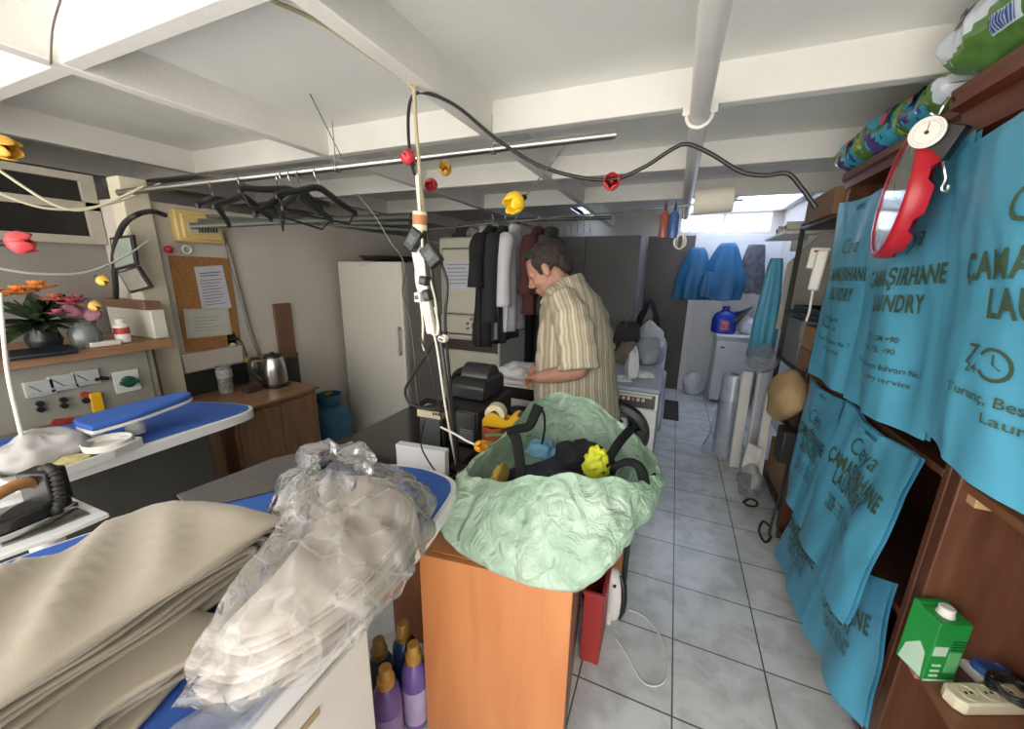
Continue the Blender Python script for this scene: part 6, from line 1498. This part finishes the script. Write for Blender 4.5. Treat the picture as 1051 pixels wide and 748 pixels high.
rings = []
for j in range(26):
    s0_ = 1-j/25; r_ = []
    for i, p in enumerate(FPs):
        c = hc; q = c+(p-c)*(.80*s0_)
        ang = math.atan2(q.y-c.y, q.x-c.x)
        u_ = (q.x*.85+q.y*.5); v_ = (-q.x*.5+q.y*.85)
        z = TZ+.094+.036*(1-s0_**2.4)
        fold = .020*math.exp(-((u_+.245+.10*v_)/.022)**2)+.016*math.exp(-((u_+.33-.12*v_)/.018)**2)+.014*math.exp(-((v_-.70+.2*u_)/.02)**2)+.012*math.exp(-((u_+.17)/.016)**2)
        z += fold*(1-s0_**3)*1.0+.006*nz((q.x*6, q.y*6, 2), 1, 4)*(1-s0_**2)
        if j == 0: z = TZ+.085
        r_.append(Vector((q.x, q.y, z)))
    rings.append(r_)
part('linen_top', MB().loft(rings), t, m=linen2, smooth=180)
kn = Vector((-.69, .55, 0))
clearf = film('clear_bag_film', 'ffffff', .84, .14, .6, bscale=13, glossmul=.95, streak=3.4)
rings = []
spec = ((TZ+.003, .97, 0), (TZ+.03, 1.02, 0), (TZ+.06, 1.02, 0), (TZ+.09, .97, .05), (TZ+.115, .90, .15), (TZ+.138, .78, .4), (TZ+.155, .62, .7), (TZ+.165, .50, .9), (TZ+.172, .43, 1), (TZ+.185, .39, 1.0), (TZ+.205, .43, 1.0), (TZ+.225, .41, 1.0), (TZ+.24, .34, 1.0), (TZ+.246, .18, 1.0))
sub = []
for i in range(len(spec)-1):
    for q in range(4):
        f = q/4; sub.append(tuple(spec[i][j]*(1-f)+spec[i+1][j]*f for j in range(3)))
sub.append(spec[-1]); nn = len(FPs)
FP2 = smooth_path(FP+[FP[0]], 16)[:-1]
for i, (z, s_, kk) in enumerate(sub):
    c = fc*(1-kk)+kn*kk+Vector((.02, .01, 0))*min(1, max(0, (z-TZ-.03)/.04))*(1-kk); r_ = []
    for p in FP2:
        d = p-fc; l = d.length*s_; d = d.normalized()
        lam = max(0, (z-TZ)/.3)
        ang = math.atan2(d.y, d.x)
        q = Vector((c.x+d.x*l, c.y+d.y*l, z))
        cr = .018*(ridge((q.x, q.y, q.z*.8), 9, 2)-.45)+.010*(ridge((q.x, q.y, q.z), 22, 6)-.5)+.020*s_*math.sin(ang*13+z*8)*min(1, lam*1.4)+.012*lam*(ridge((q.x, q.y, q.z), 30, 9)-.5)
        q += d*cr
        q.z += .014*(ridge((q.x, q.y, 1), 12, 3)-.5)*min(1, lam*2)
        q.z = max(q.z, TZ+.002) if q.x < -.5 else q.z
        r_.append(q)
    rings.append(r_)
mb = MB().loft(rings, False)
top_r = rings[-1]; o_ = len(mb.v)
part('plastic_film', mb, t, m=clearf, smooth=180, label='clear crinkled plastic film')
part('film_flap', MB().grid(lambda u, v: Vector((-.72-.17*u, .52+.10*v-.02*u, TZ+.13-.09*u*u+.02*ridge((u*3, v*3, 1), 1.4, 2)+.02*math.sin(v*9+u*4)))+Vector((.0, .0, 0)), 18, 14), t, m=clearf, smooth=180)
solo('plastic_strip', MB().grid(lambda u, v: Vector((-.60+.09*u+.01*math.sin(v*9), .30-.36*v, TZ+.006+.012*ridge((u*2, v*4, 0), 1.5, 3)+.006*u)), 12, 26), 'strip of clear plastic lying on blue cover before the curtain', 'plastic film', m=film('clear_strip_film', 'eef0f6', .6, .1, .4), smooth=180)
# orange desk -----------------------------------------------------------------------------------------
oak = wood('orange_beech_laminate', 'b57040', 'c5824e', axis=2, scale=3, rough=.38)
oak_t = wood('orange_beech_top', 'bd7845', 'cb8853', axis=0, scale=3, rough=.35)
oak_d = wood('brown_desk_panel', '7a4a2c', '8a5735', axis=2, scale=3, rough=.45)
p0 = Vector((-.632, .80, 0)); rzd = math.atan2(.062, .465); MD = Matrix.Translation(p0) @ Matrix.Rotation(rzd, 4, 'Z')
DW, DH = .468, .72
t = thing('desk', 'orange wood desk whose end panel faces the camera under green bag', 'desk', MD @ Vector((DW/2, .35, 0)))
part('end_panel', MB().box((0, 0, 0), (DW, .02, DH-.002), MD), t, m=oak, bevel=.002)
part('top', MB().box((-.04, .022, DH-.024), (DW-.0, .74, DH), MD), t, m=oak_t, bevel=.002)
part('side_panel', MB().box((DW-.02, .022, 0), (DW, .72, DH-.025), MD), t, m=oak_d, bevel=.002)
part('back_panel', MB().box((-.30, .275, 0), (DW-.021, .293, DH-.025), MD), t, m=oak_d, bevel=.002)
part('shelf', MB().box((.0, .294, .33), (DW-.021, .70, .35), MD), t, m=oak_d, bevel=.002)
part('edge_strip', MB().box((-.044, .0, DH-.026), (-.0, .30, DH+.001), MD), t, m=oak, bevel=.002)
# softener bottles
def softener(label, x, y, colr, capc, lab):
    c = Vector((x, y, .001)); t = thing('softener_bottle', label, 'bottle', c, 0, 'bottles under the ironing table tip')
    bm_ = mat('bottle_plastic_'+colr, colr, .28, var=.04)
    part('bottle', MB().lathe([(.036, 0), (.044, .008), (.045, .05), (.043, .12), (.045, .2), (.040, .245), (.024, .268), (.018, .275)], c, 28, sx=1.0, sy=1.0), t, m=bm_)
    cm_ = mat('cap_plastic_'+capc, capc, .35, var=.05)
    part('cap', MB().lathe([(.026, .268), (.028, .272), (.028, .295), (.022, .30), (.021, .305), (.020, .333), (.017, .337), (.001, .337)], c, 24), t, m=cm_)
    part('label', MB().lathe([(.0448, .03), (.0458, .035), (.0445, .12), (.0455, .165), (.0448, .17)], c, 28), t, m=mat('label_'+lab, lab, .4, var=.12, scale=20))
    return t
softener('purple softener bottle with gold cap nearest the orange desk panel', -.683, .81, '6f5a9c', 'b98b3f', 'b4a3c4')
softener('purple softener bottle with gold cap nearest the white cabinet', -.715, .71, '6a5596', 'b98b3f', '8e7bb0')
softener('dark blue softener bottle with gold cap behind the purple pair, right', -.765, .86, '2f4568', 'a9823f', '3b5678')
softener('dark blue softener bottle behind the purple pair, left and dimmest', -.80, .775, '33455f', '8f7040', '3a4d68')
# red bin, stool, white appliance
a = oz(604, 667, 0); b = oz(618, 656, 0)
t = thing('red_crate', 'red plastic crate on the floor beside the orange desk', 'crate', (-.16, 1.38, 0))
rm = mat('red_crate_plastic', 'a3322f', .45, var=.06)
x1 = -.125; x0 = -.20
mb = MB().box((x0, 1.26, .0), (x1, 1.27, .34)).box((x0, 1.44, 0), (x1, 1.45, .34)).box((x0, 1.27, 0), (x0+.008, 1.44, .34)).box((x1-.008, 1.27, 0), (x1, 1.44, .34)).box((x0, 1.27, 0), (x1, 1.44, .01))
part('walls', mb, t, m=rm, bevel=.003)
part('rim', MB().box((x0-.006, 1.254, .33), (x1+.006, 1.27, .345)).box((x0-.006, 1.44, .33), (x1+.006, 1.456, .345)).box((x1-.01, 1.27, .33), (x1+.006, 1.44, .345)), t, m=rm, bevel=.003)
t = thing('stool', 'brown wooden stool with dark legs behind the red crate', 'stool', (-.17, 1.6, 0))
part('seat', MB().box((-.27, 1.53, .42), (-.06, 1.70, .45)), t, m=oak_d, bevel=.004)
part('apron', MB().box((-.255, 1.545, .12), (-.085, 1.56, .419)), t, m=oak_d, bevel=.003)
for x, y in ((-.25, 1.57), (-.075, 1.57), (-.25, 1.685), (-.075, 1.685)): part('leg', MB().cyl((x, y, 0), (x, y, .419), .010, 12), t, m=mat('dark_green_leg', '20302a', .4))
c = oz(629, 636, 0); c = Vector((c.x-.005, c.y+.02, .002))
t = thing('electric_appliance', 'white upright rounded electric appliance with black back on floor', 'appliance', c)
M = Matrix.Translation(c) @ Matrix.Rotation(-.35, 4, 'Z')
mb = MB()
mb.loft([[Vector((sx+math.cos(2*PI*j/28)*rx, math.sin(2*PI*j/28)*ry, z)) for j in range(28)] for z, sx, rx, ry in ((0, -.0, .022, .03), (.012, 0, .034, .04), (.06, .004, .042, .045), (.13, .004, .044, .046), (.19, -.004, .042, .044), (.225, -.012, .034, .038), (.245, -.018, .02, .024), (.252, -.02, .006, .008))], M=M)
part('body', mb, t, m=white_pl, smooth=60)
part('back_strip', MB().tube([M @ Vector(p) for p in ((.022, 0, .235), (.041, -.006, .2), (.049, -.008, .13), (.047, -.008, .07), (.036, -.006, .02))], [.008, .014, .015, .014, .008], 10), t, m=black_pl, label='black back strip')
part('vent_disc', MB().cyl(M @ Vector((-.03, -.034, .10)), M @ Vector((-.034, -.041, .10)), .016, 18), t, m=mat('grey_handle', 'aeaaa2', .35))
part('spout', MB().tube([M @ Vector(p) for p in ((.0, -.035, .045), (.008, -.055, .03), (.012, -.066, .012))], [.014, .012, .010], 10), t, m=white_pl)
part('top_button', MB().cyl(M @ Vector((.012, -.03, .2)), M @ Vector((.014, -.042, .202)), .007, 12), t, m=charcoal)
solo('thin_cable', MB().tube(smooth_path([oz(645, 626, .02), oz(660, 632, .004), oz(676, 650, .004), (oz(685, 675, .004)), oz(683, 697, .004), oz(672, 704, .004), oz(658, 698, .004), oz(645, 675, .004), oz(632, 655, .004)], 8), .0028, 6), 'thin white cable looping over the floor tiles from white appliance', 'cable', m=white_pl, smooth=180)
# green woven sack ---------------------------------------------------------------------------------------
gm2 = bpy.data.materials.new('pale_green_woven_sack'); gm2.use_nodes = True; nt = gm2.node_tree; N = nt.nodes; L = nt.links; b = N['Principled BSDF']
b.inputs['Roughness'].default_value = .30; b.inputs['Specular IOR Level'].default_value = .7
tc = N.new('ShaderNodeTexCoord'); n1 = N.new('ShaderNodeTexNoise'); n1.inputs['Scale'].default_value = 9; n1.inputs['Detail'].default_value = 6; n1.inputs['Distortion'].default_value = 1.0; L.new(tc.outputs['Object'], n1.inputs['Vector'])
rp = N.new('ShaderNodeValToRGB'); e = rp.color_ramp.elements; e[0].position = .35; e[0].color = (*rgb('9fbea2'), 1); e[1].position = .68; e[1].color = (*rgb('c6dac5'), 1)
L.new(n1.outputs['Fac'], rp.inputs['Fac']); L.new(rp.outputs['Color'], b.inputs['Base Color'])
wv = N.new('ShaderNodeTexWave'); wv.inputs['Scale'].default_value = 130; wv.bands_direction = 'Z'; L.new(tc.outputs['Object'], wv.inputs['Vector'])
wv2 = N.new('ShaderNodeTexWave'); wv2.inputs['Scale'].default_value = 130; wv2.bands_direction = 'X'; L.new(tc.outputs['Object'], wv2.inputs['Vector'])
n2 = N.new('ShaderNodeTexNoise'); n2.inputs['Scale'].default_value = 16; n2.inputs['Detail'].default_value = 5; n2.inputs['Distortion'].default_value = 1.4; L.new(tc.outputs['Object'], n2.inputs['Vector'])
ad = N.new('ShaderNodeMath'); ad.operation = 'ADD'; L.new(wv.outputs['Fac'], ad.inputs[0]); L.new(wv2.outputs['Fac'], ad.inputs[1])
m_ = N.new('ShaderNodeMath'); m_.operation = 'MULTIPLY_ADD'; m_.inputs[1].default_value = .03; L.new(ad.outputs[0], m_.inputs[0])
m3 = N.new('ShaderNodeMath'); m3.operation = 'MULTIPLY'; m3.inputs[1].default_value = 2.2; L.new(n2.outputs['Fac'], m3.inputs[0]); L.new(m3.outputs[0], m_.inputs[2])
bp = N.new('ShaderNodeBump'); bp.inputs['Strength'].default_value = .9; bp.inputs['Distance'].default_value = .012; L.new(m_.outputs[0], bp.inputs['Height']); L.new(bp.outputs['Normal'], b.inputs['Normal'])
tl = N.new('ShaderNodeBsdfTranslucent'); L.new(rp.outputs['Color'], tl.inputs[0]); mx = N.new('ShaderNodeMixShader'); mx.inputs[0].default_value = .18
L.new(b.outputs[0], mx.inputs[1]); L.new(tl.outputs[0], mx.inputs[2]); L.new(mx.outputs[0], N['Material Output'].inputs[0])
RIM = [(494, 494, .985), (530, 492, .935), (570, 487, .92), (612, 488, .945), (653, 491, 1.0), (675, 481, 1.13), (657, 452, 1.3), (628, 426, 1.41), (594, 406, 1.45), (559, 406, 1.40), (538, 422, 1.30), (522, 444, 1.2), (480, 480, 1.03)]
BOT = [(478, 572, .825), (523, 594, .795), (566, 606, .79), (601, 602, .81), (622, 572, .90), (634, 535, 1.08)]
R3 = [oy(*p) for p in RIM]
B3 = [oy(*p) for p in BOT]+[Vector(p) for p in ((-.14, 1.30, DH+.004), (-.2, 1.41, DH+.004), (-.31, 1.46, DH+.004), (-.43, 1.44, DH+.004), (-.52, 1.36, DH+.004), (-.58, 1.2, DH+.004))]+[oy(460, 540, .88)]
RS = smooth_path(R3+[R3[0]], 12)[:-1]; BS = smooth_path(B3+[B3[0]], 12)[:-1]
bc = sum(B3, Vector())/len(B3)
gt = thing('woven_sack', 'pale green woven plastic sack full of dark clothes on orange desk', 'sack', (bc.x, bc.y, DH))
NV = 26
def sackS(i, v, off=0):
    p = BS[i % len(BS)]*(1-v)+RS[i % len(RS)]*v
    d = Vector((p.x-bc.x, p.y-bc.y, 0)); d.normalize()
    bul = .055*math.sin(PI*min(1, v*1.05))**.8*(1-.35*v)
    cr = .016*(ridge((p.x*1.3, p.y, p.z*.6), 6, 4)-.4)+.012*(ridge((p.x*1.5, p.y*1.3, p.z*.6), 13, 7)-.5)+.004*(ridge((p.x, p.y, p.z), 32, 2)-.5)
    q = p+d*(bul+cr*min(1, v*4+.2)*(1 if v < .93 else .5)+off)
    if v > .97: q.z += .006*math.sin(i*.5)+.008*nz((p.x*12, p.y*12, 1), 1, 2)
    back = q.y > .865 and v < .25
    if back and q.x < .0: q.z = max(q.z, DH+.003)
    return q
nS = len(BS)
rings = [[sackS(i, j/NV) for i in range(nS)] for j in range(NV+1)]
und = [[bc.lerp(p, f)+Vector((0, 0, 0)) for p in rings[0]] for f in (.02, .5, .85)]
for r_ in und:
    for p in r_: p.z = DH+.004
mb = MB().loft(und+rings, False)
part('sack_body', mb, gt, m=gm2, smooth=180)
hem = [[sackS(i, 1-.13*j/4, .003+.0032*j) for i in range(nS)] for j in range(5)]
part('hem', MB().loft(hem, False), gt, m=gm2, smooth=180)
# contents
dk1 = mat('black_cotton', '18171a'); dk2 = mat('dark_navy_cloth', '1d2430', .8, var=.3, scale=14, bump=.2)
bcx = Vector((-.27, 1.18, .80))
cloth_pile('heap of dark navy clothes filling the green sack', (-.29, 1.16, .75), (.20, .20, .155), 41.0, dk2, 'clothes_heap', 'clothes', amp=.3)
cloth_pile('black sweater bunched at the back of the green sack', (-.25, 1.27, .86), (.12, .09, .10), 43.0, dk1, 'sweater', 'clothes', amp=.35)
crumple('shiny black plastic bag among the clothes in sack', (-.27, 1.07, .885), (.09, .06, .05), 44.0, mat('shiny_black_film', '191c22', .15, var=.2, spec=.8), 'plastic_bag', .35)
cloth_pile('small light blue cloth at back left inside sack', (-.40, 1.27, .89), (.055, .05, .05), 45.0, mat('light_blue_cloth', '5f8ea6', .8, var=.1), 'blue_cloth', 'clothes')
q = oy(612, 470, 1.10)
def yfn(p):
    d = p-q; return q+d*(1+.35*ridge(d, 34, 3)+.2*ridge(d, 70, 5)-.25)
solo('yellow_cloth', MB().ball(q+Vector((0, 0, -.02)), (.036, .03, .055), 40, 28, fn=yfn), 'crumpled bright yellow cloth near the right rim of sack', 'cloth', m=mat('bright_yellow_cloth', 'c6c92c', .7, var=.18, scale=24), smooth=180)
cloth_pile('ochre cardboard scrap at the left inside green sack', oy(512, 482, 1.07)+Vector((0, 0, -.05)), (.02, .06, .06), 47.0, mat('ochre_scrap', 'a58a3c', .8), 'ochre_scrap', 'scrap')
def strap(label, pts, w, th, m, name='bag_strap', twist=None):
    P = smooth_path([oy(*p) for p in pts], 8); mb = MB(); rings = []
    for i, p in enumerate(P):
        tgt = (P[min(i+1, len(P)-1)]-P[max(i-1, 0)]).normalized(); view = (CAM-p).normalized()
        s_ = tgt.cross(view).normalized(); n = s_.cross(tgt).normalized(); ww = w[0]+(w[1]-w[0])*i/(len(P)-1)
        rings.append([p+s_*ww*math.cos(a)+n*th*math.sin(a) for a in [2*PI*j/12 for j in range(12)]])
    mb.loft(rings)
    return solo(name, mb, label, 'strap', m=m, smooth=180)
nyl = mat('charcoal_nylon_webbing', '101010', .75, spec=.2, var=.12, bump=.2, bscale=120)
strap('wide charcoal strap standing up at the left of sack', [(535, 490, 1.02), (533, 470, 1.06), (530, 452, 1.10), (527, 445, 1.12)], (.017, .019), .004, mat('grey_nylon_pad', '1e1e1f', .8, spec=.2, var=.1), 'padded_strap')
strap('black padded grip bending over the top of charcoal strap', [(520, 443, 1.12), (531, 440, 1.13), (543, 437, 1.15), (549, 425, 1.16), (553, 416, 1.17)], (.013, .019), .006, nyl, 'padded_grip')
strap('thin black handle loop hanging from the padded grip', [(552, 416, 1.17), (558, 424, 1.17), (559, 440, 1.16), (556, 456, 1.15)], (.004, .004), .003, nyl)
strap('black strap running from sack mouth up to its right rim', [(616, 484, 1.08), (625, 470, 1.1), (637, 452, 1.14), (648, 440, 1.2)], (.013, .015), .004, nyl)
strap('black strap hanging outside over the right rim of sack', [(628, 480, 1.03), (644, 474, 1.03), (656, 479, 1.02), (661, 495, 1.02), (658, 512, 1.03), (650, 524, 1.05)], (.009, .02), .006, nyl)
strap('short black strap end poking out at the sack right tip', [(655, 497, 1.05), (665, 494, 1.10), (674, 488, 1.15)], (.009, .011), .004, nyl)
# tape dispenser and rolls behind the sack
tz = DH+.001
yc = Vector((-.66, 1.47, 0))
for k, (lab, m) in enumerate((('brown packing tape roll lowest under the yellow dispenser', 'a8753a'), ('tan packing tape roll in the middle of stack under dispenser', 'b98a4e'), ('red edged tape roll on top of stack under the dispenser', '9c5038'))):
    c = Vector((yc.x-.035, yc.y-.02, tz+.052*k))
    solo('tape_roll', MB().lathe([(.034, 0), (.052, 0), (.052, .05), (.034, .05), (.034, 0)], c, 32), lab, 'tape roll', 'stack of tape rolls', m=mat('tape_'+m, m, .3, var=.08), smooth=40)
bz = tz+.158
t = thing('tape_dispenser', 'yellow tape dispenser with a white roll on the tape stack', 'tape dispenser', (yc.x, yc.y, bz))
M = Matrix.Translation((yc.x, yc.y, bz)) @ Matrix.Rotation(.15, 4, 'Z')
side = [(-.085, 0), (.085, 0), (.092, .045), (.075, .07), (.055, .06), (.03, .035), (.0, .05), (-.03, .068), (-.06, .06), (-.085, .03)]
for y in (-.034, .028): part('side_plate', MB().add([(x, y, z) for x, z in side]+[(x, y+.006, z) for x, z in side], [tuple(range(9, -1, -1)), tuple(range(10, 20))]+[(i, (i+1) % 10, 10+(i+1) % 10, 10+i) for i in range(10)], M), t, m=yellow_pl, bevel=.001)
part('base', MB().box((-.085, -.034, 0), (.085, .034, .012), M), t, m=yellow_pl, bevel=.002)
part('tape_roll', MB().lathe([(.02, -.024), (.046, -.024), (.046, .024), (.02, .024), (.02, -.024)], (0, 0, 0), 32, M @ Matrix.Translation((-.03, 0, .055)) @ Matrix.Rotation(PI/2, 4, 'X')), t, m=mat('cream_tape', 'd6c9a8', .4), label='cream tape roll')
part('cutter', MB().box((.075, -.03, .06), (.095, .03, .066), M), t, m=steel)
solo('green_ruler', MB().box((-.09, -.012, 0), (.11, .012, .004), Matrix.Translation((yc.x+.06, yc.y-.10, tz+.16)) @ Matrix.Rotation(.45, 4, 'Z')), 'green flat ruler lying in front of the yellow dispenser', 'ruler', m=mat('green_ruler_plastic', '3f8058', .35), bevel=.001)
